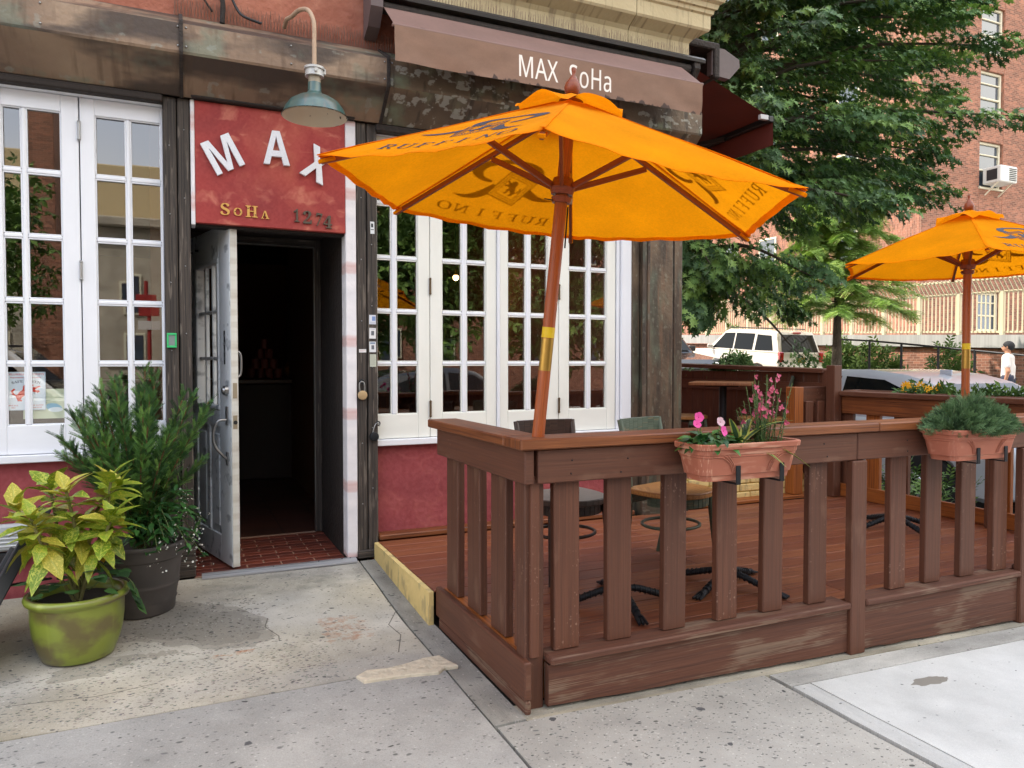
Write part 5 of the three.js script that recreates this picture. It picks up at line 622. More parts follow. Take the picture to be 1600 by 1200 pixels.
{ const L = [], F = [], st2 = []; for (let i = 0; i < 30; i++) { const bx = rr(-0.09, 0.08), bz = rr(-0.05, 0.05), h = rr(0.14, 0.3), lx = bx * 1.3 + rr(-0.03, 0.03), a = V(bx * 0.7, 0, bz), b = V(lx, h, bz * 1.3); st2.push(rod(a, b, 0.0022, 0.0014, 5)); for (let k = 0; k < 42; k++) { const t = 0.08 + 0.9 * k / 42; L.push({ p: a.clone().lerp(b, t), dir: onDir(k * 2.4, rr(0.1, 0.7)), s: rr(0.6, 1.2) * lerp(1.25, 0.5, t) }); } if (i % 3 < 2) for (let k = 0; k < 3; k++) F.push([a.clone().lerp(b, rr(0.55, 1)).add(V(rr(-0.015, 0.015), 0, 0.012)), rr(0, 3)]); }
  part(snap, 'stems', merge(st2), std({ color: rgb(88, 112, 62) })); scatter(snap, 'foliage', leafGeo(0.03, 0.0065, { curl: 0.2, n: 2 }), leafMat({ color: 0xffffff }), L, [rgb(72, 104, 58), rgb(90, 124, 66), rgb(58, 88, 50)]);
  const fg = merge([0, 1, 2].map((k) => { const g = new THREE.CircleGeometry(0.0055, 7); g.scale(1, 1.3, 1); g.translate(0, 0.006, 0); g.rotateX(0.4); g.rotateZ(k * 2.1); return g; })), fm = [leafMat({ color: rgb(196, 96, 124) }), leafMat({ color: rgb(172, 74, 96) })]; F.forEach(([p, r], i) => { const f = part(snap, 'flower', fg, fm[i % 2]); f.position.copy(p); f.rotation.set(rr(-0.4, 0.2), rr(-0.5, 0.5), r); }); }
function fineBush(name, label, pos, hx, hz, h, n, cols, sprig, cat = 'plant', droop = 0) { const o = thing(name, label, cat, pos), L = []; for (let i = 0; i < n; i++) { const a = i * 2.399, r = Math.sqrt(rnd()), y = h * (1 - r * r) * rr(0.15, 1); L.push({ p: V(Math.cos(a) * r * hx * 0.9, y, Math.sin(a) * r * hz * 0.9), dir: V(Math.cos(a) * r + rr(-0.6, 0.6), 0.45 + rr(-0.3, 0.6) - droop * r, Math.sin(a) * r + rr(-0.6, 0.6)), s: rr(0.7, 1.2), roll: rr(-2, 2) }); } scatter(o, 'foliage', sprig, leafMat({ color: 0xffffff, roughness: 0.7 }), L, cols); return o; }
const rosemarySprig = needleSprig(0.075, 11, 0.018, 0.0028, -0.1);
const ros = fineBush('rosemary_plant', 'dense grey green needle leaved herb filling the clean box', [3.44, 0.89, 2.262], 0.24, 0.1, 0.13, 1300, [rgb(84, 112, 72), rgb(104, 134, 90), rgb(66, 92, 60)], rosemarySprig, 'plant', 0.2);
// planters on the far fences
const trough = (label, x, y, z, len) => { const t = thing('trough_planter', label, 'planter', [x, y, z]); part(t, 'front_board', cb2(-0.1, -0.08, 0, 0.12, -len / 2, len / 2, 0.004, 'z'), M.fence); part(t, 'back_board', cb2(0.08, 0.1, 0, 0.12, -len / 2, len / 2, 0.004, 'z'), M.fence); part(t, 'end_board', merge([cb2(-0.079, 0.079, 0, 0.12, -len / 2, -len / 2 + 0.02, 0.004), cb2(-0.079, 0.079, 0, 0.12, len / 2 - 0.02, len / 2, 0.004)]), M.fence); part(t, 'floor_board', cb2(-0.079, 0.079, 0.0, 0.02, -len / 2 + 0.021, len / 2 - 0.021, 0.002, 'z'), M.fence); part(t, 'soil', at(new THREE.PlaneGeometry(0.156, len - 0.05), 0, 0.09, 0, -Math.PI / 2), M.soil); return t; };
trough('wooden trough planter on the fence before the silver car', 5.275, 0.87, 0.95, 1.9); trough('wooden trough planter behind the tall board fence', 5.29, 1.02, -1.7, 2.4);
for (const [x, z] of [[5.2, 0.1], [5.2, 1.7]]) { /* carried by the rail */ }
const broadSprig = merge([0, 1, 2, 3, 4, 5].map((k) => { const g = leafGeo(0.06, 0.024, { n: 2, curl: 0.3 }); g.rotateX(-0.3); g.rotateY(k % 2 ? 0.9 : -0.9); g.translate(0, 0, 0.018 * k); return g; }));
const greens = [rgb(70, 104, 48), rgb(90, 124, 58), rgb(54, 84, 40)];
const yellowPlant = fineBush('yellow_flower_plant', 'plant with yellow daisy flowers in the trough before the silver car', [5.275, 0.935, 0.7], 0.09, 0.2, 0.04, 80, greens, broadSprig);
{ const g = merge([0, 1, 2, 3, 4, 5, 6, 7].map((k) => { const q = new THREE.PlaneGeometry(0.008, 0.02); q.translate(0, 0.014, 0); q.rotateZ(k * 0.785); return q; })), m = leafMat({ color: rgb(226, 170, 30) }); for (let i = 0; i < 12; i++) { const f = part(yellowPlant, 'flower', g, m); f.position.set(rr(-0.08, 0.02), rr(0.05, 0.12), rr(-0.2, 0.1)); f.rotation.set(rr(-0.8, 0), -0.9 + rr(-0.4, 0.4), 0); f.scale.setScalar(1.3); } }
fineBush('leafy_plant', 'low green plant beside the yellow flowers in the trough', [5.275, 0.93, 1.15], 0.09, 0.3, 0.04, 90, greens, broadSprig);
fineBush('leafy_plant', 'broad leaved green plant at the right frame edge behind the needle herb', [5.25, 0.93, 1.78], 0.12, 0.2, 0.1, 130, [rgb(64, 108, 50), rgb(84, 130, 60)], broadSprig);
const grassy = fineBush('grassy_plant', 'tufted plant with white specks standing above the tall board fence', [5.29, 1.11, -1.5], 0.1, 0.2, 0.16, 150, [rgb(80, 112, 60), rgb(110, 136, 84), rgb(66, 96, 52)], broadSprig);
const spider = thing('arching_plant', 'thin arching green leaves above the tall board fence near the pier', 'plant', [5.29, 1.11, -2.15]); { const g = leafGeo(0.3, 0.018, { curl: 0.9, n: 8, tip: 0.5 }), m = [plainLeaf(104, 132, 70), plainLeaf(84, 116, 58)]; for (let i = 0; i < 30; i++) leafAt(spider, g, m[i % 2], V(rr(-0.04, 0.04), 0, rr(-0.35, 0.35)), i * 2.4, rr(0.5, 1.1), rr(0.7, 1.1)); }
// ---------- small things by the door ----------
const board = thing('sandwich_board', 'black folded pavement board leaning at the left edge, seen edge on', 'sign stand');
{ const foot = V(-0.83, -0.05, 1.2), top = V(-0.565, 0.55, 0.62), d = top.clone().sub(foot), L = d.length(); d.normalize(); const X = V(-0.16, -0.1, -0.98); X.addScaledVector(d, -X.dot(d)).normalize(); const Y = new THREE.Vector3().crossVectors(d, X), mid = foot.clone().add(top).multiplyScalar(0.5);
  const slabB = (w, h, l, ox, oz, m, name) => { const g = cbox(w, h, l, 0.004, 'z'); g.applyMatrix4(new THREE.Matrix4().makeBasis(X, Y, d).setPosition(mid.clone().addScaledVector(X, ox).addScaledVector(d, oz))); part(board, name, g, m); };
  const fr = std({ color: rgb(34, 34, 37), roughness: 0.6 }); slabB(0.05, 0.055, L, 0, 0, fr, 'front_rail'); slabB(0.4, 0.02, L - 0.06, 0.226, 0, M.black, 'panel'); slabB(0.05, 0.055, L, 0.452, 0, fr, 'rear_rail'); part(board, 'stay', rod(V(-0.66, 0.28, 0.86), V(-0.56, 0.2, 0.5), 0.006), M.iron); }
const vent = thing('wall_box', 'pale grey louvred service box low on the red wall at far left', 'box', [-0.86, 0.2, -0.088]); part(vent, 'cover', cb2(-0.2, 0.16, 0.03, 0.17, 0, 0.05, 0.012), std({ color: rgb(168, 172, 174), roughness: 0.6 })); for (let i = 0; i < 4; i++) part(vent, 'louvre', cb2(-0.02, 0.1, 0.055 + i * 0.02, 0.063 + i * 0.02, 0.05, 0.058, 0.002), std({ color: rgb(196, 198, 200) })); part(vent, 'pipe', merge([cb2(-0.2, 0.12, -0.05, 0.02, 0.0, 0.04, 0.01)]), M.black);
function padlock(label, x, y, m, rot, open) { const p = thing('padlock', label, 'padlock', [x, y, 0.014]); p.rotation.z = rot; part(p, 'body', at(lathe([[0.001, -0.012], [0.026, -0.012], [0.029, -0.006], [0.029, 0.006], [0.026, 0.012], [0.001, 0.012]], 24), 0, 0, 0, Math.PI / 2), m); part(p, 'shackle', tube(open ? [[-0.015, 0.02, 0], [-0.016, 0.06, 0], [-0.008, 0.085, 0], [0.006, 0.085, 0], [0.013, 0.07, 0]] : [[-0.015, 0.02, 0], [-0.016, 0.06, 0], [-0.01, 0.08, 0], [0, 0.085, 0], [0.01, 0.08, 0], [0.016, 0.06, 0], [0.015, 0.02, 0]], 0.0045, 24, 7), M.steel); part(p, 'hasp', at(new THREE.TorusGeometry(0.012, 0.004, 6, 14), 0, 0.085, 0), M.iron); return p; }
padlock('round tan padlock hanging on the dark post right of the door', 1.04, 1.02, std({ color: rgb(176, 150, 112), roughness: 0.5, metalness: 0.3 }), 0.05);
padlock('small dark open padlock on rings, lower on the dark post', 1.112, 0.76, M.iron, -0.3, true);
const sticker = (label, x, y, w, h, draw, z = 0.0015) => { const t = canvasTex(96, 128, draw); const s = solo('sticker', new THREE.PlaneGeometry(w, h), std({ map: t, roughness: 0.6 }), label, 'sticker', 'stickers on the dark post'); s.position.set(x, y, z); s.rotation.z = rr(-0.02, 0.02); return s; };
const paper = (c, w, h, col) => { c.fillStyle = col; c.fillRect(0, 0, w, h); };
sticker('small blue and white sticker, topmost of four on the dark post', 1.108, 1.49, 0.042, 0.058, (c, w, h) => { paper(c, w, h, '#c8ccd6'); c.fillStyle = '#6f86b4'; c.fillRect(40, 20, 50, 60); c.fillStyle = '#8a8f9c'; for (let i = 0; i < 4; i++) c.fillRect(10, 94 + i * 8, 76, 3); });
sticker('white sticker with grey square, second on the dark post', 1.108, 1.405, 0.042, 0.066, (c, w, h) => { paper(c, w, h, '#d4d4d4'); c.fillStyle = '#5c6066'; c.fillRect(28, 36, 42, 54); c.fillStyle = '#aab'; c.fillRect(14, 10, 68, 8); });
sticker('white sticker with grey square, third on the dark post', 1.108, 1.32, 0.042, 0.066, (c, w, h) => { paper(c, w, h, '#d0d2d4'); c.fillStyle = '#61656c'; c.fillRect(30, 44, 40, 50); c.fillStyle = '#7a8aa0'; c.fillRect(12, 8, 72, 22); });
sticker('faded greenish printed sticker, lowest on the dark post', 1.11, 1.235, 0.04, 0.078, (c, w, h) => { paper(c, w, h, '#b4b8a8'); c.fillStyle = '#8a8c80'; for (let i = 0; i < 12; i++) c.fillRect(8, 8 + i * 9, 60 + (i * 13) % 22, 3); });
sticker('narrow white label left of the sticker column on the dark post', 1.045, 1.295, 0.045, 0.02, (c, w, h) => { paper(c, w, h, '#d6d4d4'); c.fillStyle = '#b08a8a'; c.fillRect(8, 40, 80, 12); c.fillRect(8, 76, 50, 10); });
sticker('white sticker high on the dark post under the umbrella edge', 1.11, 2.06, 0.026, 0.075, (c, w, h) => { paper(c, w, h, '#cfd2d4'); c.fillStyle = '#30343a'; c.fillRect(20, 20, 50, 40); c.fillRect(10, 80, 70, 8); });
const kp = thing('access_reader', 'green framed door reader on the dark post left of the door', 'card reader', [-0.03, 1.345, 0.002]); part(kp, 'frame', merge([cb2(-0.025, 0.025, 0.03, 0.042, 0, 0.012, 0.002), cb2(-0.025, 0.025, -0.04, -0.028, 0, 0.012, 0.002), cb2(-0.025, -0.016, -0.028, 0.03, 0, 0.012, 0.002), cb2(0.016, 0.025, -0.028, 0.03, 0, 0.012, 0.002)]), std({ color: rgb(52, 176, 106), roughness: 0.5 })); part(kp, 'screen', cb2(-0.016, 0.016, -0.028, 0.03, 0, 0.008, 0.001), std({ color: rgb(120, 132, 130), roughness: 0.3 }));
{ const t = canvasTex(384, 512, (c, w, h) => { c.fillStyle = '#cfdce4'; c.fillRect(0, 0, w, h); c.strokeStyle = '#9fb2c0'; c.lineWidth = 6; c.strokeRect(5, 5, w - 10, h - 10); c.fillStyle = '#b0343c'; c.textAlign = 'center'; c.font = 'bold 34px serif'; c.fillText('COLUMBIA UNIVERSITY', w / 2, 46, 360); c.font = 'bold 26px serif'; c.fillText('Department of Public Safety', w / 2, 84, 300); c.font = 'bold 44px serif'; c.save(); c.fillStyle = '#4a4a52'; 'SAFE HAVEN'.split('').forEach((ch, i) => { c.save(); c.translate(w / 2 + (i - 4.5) * 27, 140 + Math.abs(i - 4.5) * Math.abs(i - 4.5) * 0.9); c.rotate((i - 4.5) * 0.05); c.fillText(ch, 0, 0); c.restore(); }); c.restore(); c.save(); c.translate(w / 2, 280); c.scale(270, -260); c.fillStyle = '#c8402e'; c.beginPath(); lionPts.forEach(([x, y], i) => (i ? c.lineTo(x, y) : c.moveTo(x, y))); c.fill(); c.restore(); c.fillStyle = '#b0343c'; c.font = 'bold 24px serif'; c.fillText('POLICE', 70, 455); c.fillText('911', 70, 485); c.fillText('CU PUBLIC SAFETY', 270, 455, 180); c.fillText('212-854-5555', 270, 485, 180); });
  const p = solo('window_poster', new THREE.PlaneGeometry(0.18, 0.205), std({ map: t, roughness: 0.7, side: THREE.DoubleSide }), 'pale blue poster with red lion inside the left window', 'poster'); p.position.set(-0.74, 1.07, -0.094);
  const t2 = canvasTex(256, 192, (c, w, h) => { c.fillStyle = '#b8c4a8'; c.fillRect(0, 0, w, h); c.fillStyle = '#8ea892'; for (let i = 0; i < 8; i++) c.fillRect(14, 14 + i * 12, 100 + (i * 29) % 50, 3); c.fillStyle = '#7fb0c8'; c.beginPath(); c.ellipse(180, 120, 50, 26, 0.2, 0, 7); c.fill(); c.fillStyle = '#d8e4e8'; c.beginPath(); c.ellipse(190, 135, 44, 16, 0, 0, 7); c.fill(); });
  const q = solo('window_flyer', new THREE.PlaneGeometry(0.2, 0.16), std({ map: t2, roughness: 0.7, side: THREE.DoubleSide }), 'pale green flyer behind the lion poster in the left window', 'flyer'); q.position.set(-0.655, 1.0, -0.1); }
// ---------- chairs and tables ----------
const chairWood = { dark: std({ map: woodTex([58, 40, 34], [36, 24, 20], [80, 58, 48], { s: 160 }), roughness: 0.4 }), green: std({ map: woodTex([78, 92, 78], [56, 68, 56], [104, 112, 92], { worn: [128, 108, 78], wornAmt: 0.6, s: 170 }), roughness: 0.5 }), deepGreen: std({ map: woodTex([48, 60, 44], [34, 44, 32], [66, 76, 56], { s: 175 }), roughness: 0.45 }), seat: std({ map: woodTex([172, 120, 66], [130, 84, 42], [196, 148, 90], { s: 180 }), roughness: 0.4 }), darkSeat: std({ map: woodTex([86, 70, 62], [60, 48, 42], [120, 104, 94], { s: 185 }), roughness: 0.3 }), table: std({ map: woodTex([140, 92, 58], [104, 62, 38], [164, 114, 74], { s: 190 }), roughness: 0.35 }) };
function chair(label, [x, y, z], turn, fm, sm, ladder, sc = 0.93) {
  const c = thing('chair', label, 'chair', [x, y, z], 'wooden chairs on the deck'); c.rotation.y = turn; c.scale.setScalar(sc);
  const seat = []; { const s = new THREE.Shape(); s.moveTo(-0.19, -0.19); s.lineTo(0.19, -0.19); s.bezierCurveTo(0.24, 0.0, 0.24, 0.22, 0, 0.23); s.bezierCurveTo(-0.24, 0.22, -0.24, 0, -0.19, -0.19); const g = new THREE.ExtrudeGeometry(s, { depth: 0.022, bevelSize: 0.008, bevelThickness: 0.006, bevelSegments: 2, curveSegments: 14 }); g.rotateX(-Math.PI / 2); g.scale(1, 1, -1); g.translate(0, 0.43, 0); const gi = g.index ? g.toNonIndexed() : g; const p = gi.attributes.position.array, nn = gi.attributes.normal.array; for (let i = 0; i < p.length; i += 9) for (let k = 0; k < 3; k++) { let t = p[i + 3 + k]; p[i + 3 + k] = p[i + 6 + k]; p[i + 6 + k] = t; t = nn[i + 3 + k]; nn[i + 3 + k] = nn[i + 6 + k]; nn[i + 6 + k] = t; } gi.computeVertexNormals(); seat.push(gi); }
  part(c, 'seat', seat[0], sm);
  { const pts = []; for (let i = 0; i <= 20; i++) { const a = -0.25 + (Math.PI + 0.5) * i / 20; pts.push([Math.cos(a) * 0.195, 0.395, Math.sin(a) * 0.19 + 0.015]); } const apr = merge(pts.slice(1).map((q, i) => bar(V(...pts[i]), V(...q), 0.018, 0.055, 0.002)).concat([bar(V(-0.19, 0.395, -0.16), V(0.19, 0.395, -0.16), 0.018, 0.055)])); part(c, 'seat_apron', apr, fm); }
  for (const s of [-1, 1]) { part(c, 'leg', rod(V(s * 0.17, 0.42, 0.15), V(s * 0.19, 0, 0.185), 0.019, 0.014, 12), fm); part(c, 'leg', tube([[s * 0.18, 0.0, -0.235], [s * 0.178, 0.2, -0.19], [s * 0.178, 0.43, -0.175], [s * 0.182, 0.65, -0.2], [s * 0.19, 0.86, -0.25]], 0.016, 20, 8), fm); }
  { const pts = []; for (let i = 0; i <= 28; i++) { const a = i / 28 * 6.283; pts.push([Math.cos(a) * 0.18, 0.24, Math.sin(a) * 0.165 - 0.01]); } part(c, 'ring_stretcher', tube(pts.slice(0, -1), 0.01, 40, 6, true), fm); }
  const slat = (y, h) => { const out = []; for (let i = 0; i < 8; i++) { const f = (t) => V(lerp(-0.185, 0.185, t), y, -0.205 - (y - 0.65) * 0.22 - Math.sin(t * Math.PI) * 0.03); out.push(bar(f(i / 8), f((i + 1) / 8 + 0.004), 0.016, h, 0.002)); } return merge(out); };
  part(c, 'top_rail', slat(0.82, 0.09), fm); for (const [y, h] of ladder ? [[0.7, 0.03], [0.61, 0.03], [0.52, 0.03]] : [[0.58, 0.035]]) part(c, 'back_slat', slat(y, h), fm);
  return c;
}
const D0 = 0.1, U0 = 0.3;
chair('dark brown wooden chair just inside the fence corner', [1.86, D0, 1.13], 0.02, chairWood.dark, chairWood.darkSeat, false);
chair('green framed chair with round honey seat left of the pier', [2.5, D0, 1.2], 0.3, chairWood.green, chairWood.seat, false);
chair('pale green ladder back chair on the rear deck by the pier', [4.38, U0, -1.15], Math.PI / 2 - 0.2, chairWood.green, chairWood.seat, true);
chair('dark green chair behind the small square table', [4.86, U0, -0.62], -2.2, chairWood.deepGreen, chairWood.seat, false);
function table(label, [x, y, z], turn, claw, w = 0.6, top = 0.73) {
  const t = thing('bistro_table', label, 'table', [x, y, z], 'tables on the deck'); t.rotation.y = turn;
  part(t, 'table_top', cbox(w, 0.03, w, 0.006, 'x', 0, top - 0.015, 0), chairWood.table); part(t, 'pedestal', merge([rod(V(0, 0.06, 0), V(0, top - 0.03, 0), 0.034, 0.034, 18), cbox(0.3, 0.012, 0.3, 0.003, 'x', 0, top - 0.037, 0)]), M.iron);
  for (let k = 0; k < 4; k++) { const a = k * Math.PI / 2 + 0.5, d = V(Math.cos(a), 0, Math.sin(a)), P = (r, h) => d.clone().multiplyScalar(r).setY(h); if (claw) { const body = tube([P(0.02, 0.07), P(0.08, 0.068), P(0.15, 0.048), P(0.22, 0.026), P(0.27, 0.02)], 0.016, 22, 8); const rings = []; for (let i = 0; i < 7; i++) { const g = new THREE.TorusGeometry(0.016, 0.0035, 5, 10); g.rotateY(-a + Math.PI / 2); const p = P(0.07 + i * 0.025, lerp(0.069, 0.03, i / 6)); g.translate(p.x, p.y, p.z); rings.push(g); } const toes = []; for (const s of [-1, 0, 1]) { const sd = V(-d.z, 0, d.x).multiplyScalar(s * 0.018); toes.push(rod(P(0.25, 0.022).add(sd.clone().multiplyScalar(0.5)), P(0.31, 0.01).add(sd), 0.012, 0.006, 7)); } part(t, 'claw_foot', merge([body, ...rings, ...toes]), M.iron); } else part(t, 'foot', bar(P(0.0, 0.04), P(0.28, 0.015), 0.05, 0.03, 0.006), M.iron); }
  return t;
}
table('small table with cast iron claw feet at the fence corner', [1.865, D0, 1.66], 0.25, true, 0.56, 0.70); table('second claw footed table along the front fence', [2.495, D0, 1.66], 0.9, true, 0.56, 0.70); table('claw footed table at the far right of the deck', [4.42, D0, 1.1], 0.3, true, 0.5, 0.66);
table('square wooden table with black post on the rear deck', [4.62, U0, -0.88], 0.78, false, 0.56, 0.745);
// green folded stand by the pier
const fold = thing('folding_stand', 'green folded metal stand leaning beside the pier on the rear deck', 'stand', [3.86, U0, -0.42]); part(fold, 'frame', merge([bar(V(0, 0, 0), V(-0.14, 0.55, -0.1), 0.03, 0.02), bar(V(0.06, 0, -0.3), V(-0.1, 0.55, -0.2), 0.03, 0.02), bar(V(0, 0.1, -0.02), V(0.05, 0.1, -0.28), 0.02, 0.02)]), std({ color: rgb(28, 118, 92), roughness: 0.4 }));
// ---------- trees ----------
const oakTips = [[9.0,4.1,-0.9],[9.5,5.2,-1.4],[9.4,5.9,-1.8],[8.5,3.8,-1.6],[8.5,3.3,-1.6],[8.7,3.2,-2.0],[8.4,3.0,-2.1],[8.4,2.7,-2.7],[8.1,1.3,-3.3],[8.0,1.4,-3.1],[7.9,1.3,-3.5],[8.0,2.0,-3.4],[6.6,2.0,-3.5],[6.1,1.9,-3.1],[7.7,1.8,-3.8],[8.1,2.5,-2.8],[6.7,6.3,-2.9],[6.4,6.5,-3.1],[9.5,5.9,-2.3],[5.9,5.2,-1.8],[8.7,5.5,-1.6],[6.9,3.7,-4.1],[8.2,6.0,-2.6],[7.5,1.7,-3.3],[8.6,4.8,-3.0],[7.2,5.7,-2.2],[7.6,5.7,-0.7],[8.9,5.5,-2.6],[10.0,6.0,-4.5],[5.9,4.2,-2.2],[6.9,2.5,-2.3],[5.7,6.1,-2.5],[6.0,4.6,-2.1],[8.8,7.4,-3.5],[7.4,6.3,-5.5],[11.4,5.4,-3.5],[5.9,5.8,-1.5],[6.3,2.3,-2.8],[8.9,7.7,-4.9],[6.3,4.9,-1.4],[6.8,6.5,-4.3],[10.1,6.7,-4.4],[7.4,4.3,-4.5],[7.6,6.7,-2.7],[5.4,5.1,-2.7],[8.1,6.5,-4.7],[7.1,5.9,-1.8],[9.0,3.4,-3.2],[10.6,7.9,-3.7],[6.9,3.4,-3.6],[8.4,8.3,-4.9],[7.3,2.4,-4.5],[10.6,5.9,-3.6],[9.5,4.3,-2.2],[6.4,7.2,-4.1],[8.1,6.0,-2.1],[9.9,6.7,-2.2],[7.0,2.3,-2.2],[8.6,4.8,-4.9],[6.8,6.7,-4.0],[11.1,7.7,-3.4],[8.0,6.0,-4.6],[6.6,2.2,-1.7],[6.2,3.9,-2.8],[8.4,6.6,-1.8],[9.2,4.5,-3.3],[6.6,2.0,-2.6],[10.4,6.0,-3.9],[8.3,2.0,-4.0],[7.2,3.9,-1.3],[10.1,5.2,-2.7],[7.1,3.5,-2.4],[8.4,6.3,-2.2],[6.7,3.6,-3.3],[7.0,3.4,-4.1],[11.6,6.1,-3.4],[9.2,3.9,-4.2],[8.0,4.8,-1.5],[9.1,3.8,-4.8],[5.6,3.9,-1.4],[7.4,4.1,-4.0],[10.5,5.7,-4.0],[5.6,5.0,-2.5],[8.3,5.6,-1.4],[10.9,4.4,-3.8],[6.0,3.5,-1.9],[5.9,5.3,-1.6],[10.0,4.0,-2.9],[9.0,3.3,-4.1],[7.2,4.7,-2.8],[4.7,1.7,-1.8],[10.6,6.7,-3.3],[9.2,7.3,-3.0],[9.2,3.5,-2.4],[6.3,2.8,-3.5],[7.4,3.3,-1.8],[7.8,7.4,-4.4],[6.8,2.9,-0.9],[9.2,6.9,-2.2],[7.9,5.6,-4.9],[8.3,3.2,-4.1],[7.7,4.0,-1.3],[5.3,2.3,-1.9],[7.7,6.8,-5.2],[9.2,5.1,-4.7]];
const barkM = std({ map: tex(128, 256, (u, v) => { const a = fbm(u, v, 16, 6, 4, 3), b = fbm(u, v, 5, 5, 3, 8); const k = 46 + a * 52 + b * 16; return [k, k * 0.88, k * 0.74]; }, 0.4, 0.8), bumpMap: roughBump, bumpScale: 0.01, roughness: 0.95 });
function limb(pts, r0, r1, seg = 10) { const cv = new THREE.CatmullRomCurve3(pts), out = []; let a = cv.getPoint(0); for (let i = 1; i <= seg; i++) { const b = cv.getPoint(i / seg); out.push(rod(a, b, lerp(r0, r1, (i - 1) / seg), lerp(r0, r1, i / seg), 7)); a = b; } return { cv, geo: out }; }
{ // pin oak
  const tree = thing('oak_tree', 'large dark green oak filling the view right of the awnings', 'tree', [0, 0, 0]);
  const base = V(6.15, hStreet(-4.1) + 0.13, -4.1); part(tree, 'trunk', merge(limb([base, V(6.17, 1.6, -4.12), V(6.25, 4.5, -4.0), V(6.5, 8.6, -4.0), V(6.5, 11, -4)], 0.17, 0.05, 14).geo), barkM);
  const sh = new THREE.Shape([[0, 0], [0.008, 0.03], [0.05, 0.02], [0.018, 0.05], [0.062, 0.07], [0.02, 0.085], [0.045, 0.115], [0.012, 0.11], [0, 0.15], [-0.012, 0.11], [-0.045, 0.115], [-0.02, 0.085], [-0.062, 0.07], [-0.018, 0.05], [-0.05, 0.02], [-0.008, 0.03]].map(([x, y]) => new THREE.Vector2(x, y)));
  const lg = new THREE.ShapeGeometry(sh); lg.rotateX(Math.PI / 2); { const p = lg.attributes.position; for (let i = 0; i < p.count; i++) p.setY(i, Math.abs(p.getX(i)) * 0.35 - p.getZ(i) * p.getZ(i) * 2.2); lg.computeVertexNormals(); }
  const sprigs = [0, 1].map((q) => merge([0, 1, 2, 3, 4, 5, 6].map((k) => { const g = lg.clone(); g.rotateX(0.15 + rr(-0.35, 0.4)); g.rotateZ(rr(-0.5, 0.5)); g.rotateY((k % 2 ? 1 : -1) * (1.1 - k * 0.13) + rr(-0.2, 0.2)); g.translate(0, rr(-0.02, 0.02), k * 0.045); return g; })));
  const br = [], LL = [[], []]; let n = 0;
  for (const t of oakTips) { if ((t[1] < 2.7 && t[0] > 6.75 || t[1] < 3.25 && t[0] > 7.9) && t !== oakTips[8] && t !== oakTips[11]) continue; const lowT = t[1] < 1.6; const tip = V(...t), h = clamp(tip.y * 0.75 + 0.9, 2.4, 9.5), root = V(lerp(6.2, 6.5, h / 9), h, -4.05), mid = root.clone().lerp(tip, 0.55).add(V(0, 0.35, 0)); const L = limb([root, mid, tip], 0.045, 0.006, 8); br.push(...L.geo);
    const N = lowT ? 14 : 72; for (let k = 0; k < N; k++) { const u = lowT ? rr(0.86, 1) : 0.34 + 0.68 * Math.pow(rnd(), 0.75), c = L.cv.getPoint(Math.min(1, u)), sp = lerp(0.46, 0.15, clamp((u - 0.3) / 0.7)), off = V(rr(-1, 1), rr(-0.55, 0.5), rr(-1, 1)).multiplyScalar(sp), tg = L.cv.getTangent(Math.min(1, u)); LL[n++ & 1].push({ p: c.add(off), dir: off.clone().multiplyScalar(1.2).add(tg).add(V(0, -0.12, 0)), roll: rr(-0.7, 0.7), s: rr(0.55, 0.95) }); } }
  part(tree, 'limbs', merge(br), barkM).userData.kind = 'stuff';
  const cols = [rgb(68, 100, 52), rgb(82, 116, 58), rgb(58, 88, 50), rgb(102, 138, 64), rgb(72, 108, 60), rgb(120, 152, 72)]; LL.forEach((l, i) => scatter(tree, 'crown', sprigs[i], leafMat({ color: 0xffffff, roughness: 0.6, transmission: 0.34 }), l, cols));
}
{ // young feathery conifer on the far pavement
  const b = V(15.75, hStreet(-9.55) + 0.14, -9.55), tree = thing('bald_cypress', 'young light green feathery conifer with bare trunk on the far pavement', 'tree', [b.x, b.y, b.z]);
  part(tree, 'trunk', merge(limb([V(0, 0, 0), V(0.02, 2, 0), V(0, 5.6, 0)], 0.16, 0.03, 12).geo), barkM);
  const br = [], L = []; for (let i = 0; i < 70; i++) { const h = 2.0 + i * 0.056, az = i * 2.4, len = lerp(2.1, 0.7, clamp((h - 2.2) / 3.4)) * rr(0.75, 1.1); const q = limb([V(0, h, 0), V(Math.cos(az) * len * 0.5, h + 0.12, Math.sin(az) * len * 0.5), V(Math.cos(az) * len, h - 0.12, Math.sin(az) * len)], 0.022, 0.004, 5); br.push(...q.geo); for (let k = 0; k < 84; k++) { const t = 0.12 + 0.88 * rnd(), tg = q.cv.getTangent(t), sd = V(-tg.z, 0, tg.x).multiplyScalar(k % 2 ? 1 : -1); L.push({ p: q.cv.getPoint(t).add(V(rr(-0.06, 0.06), rr(-0.05, 0.06), rr(-0.06, 0.06))), dir: sd.add(tg.multiplyScalar(0.7)).add(V(0, rr(-0.5, 0.1), 0)), s: rr(0.7, 1.2), roll: rr(-0.4, 0.4) }); } }
  part(tree, 'limbs', merge(br), barkM).userData.kind = 'stuff'; scatter(tree, 'crown', needleSprig(0.34, 10, 0.1, 0.017, 0.35), leafMat({ color: 0xffffff, transmission: 0.35, roughness: 0.8 }), L, [rgb(126, 158, 66), rgb(146, 178, 78), rgb(108, 142, 62), rgb(162, 186, 86)]);
}
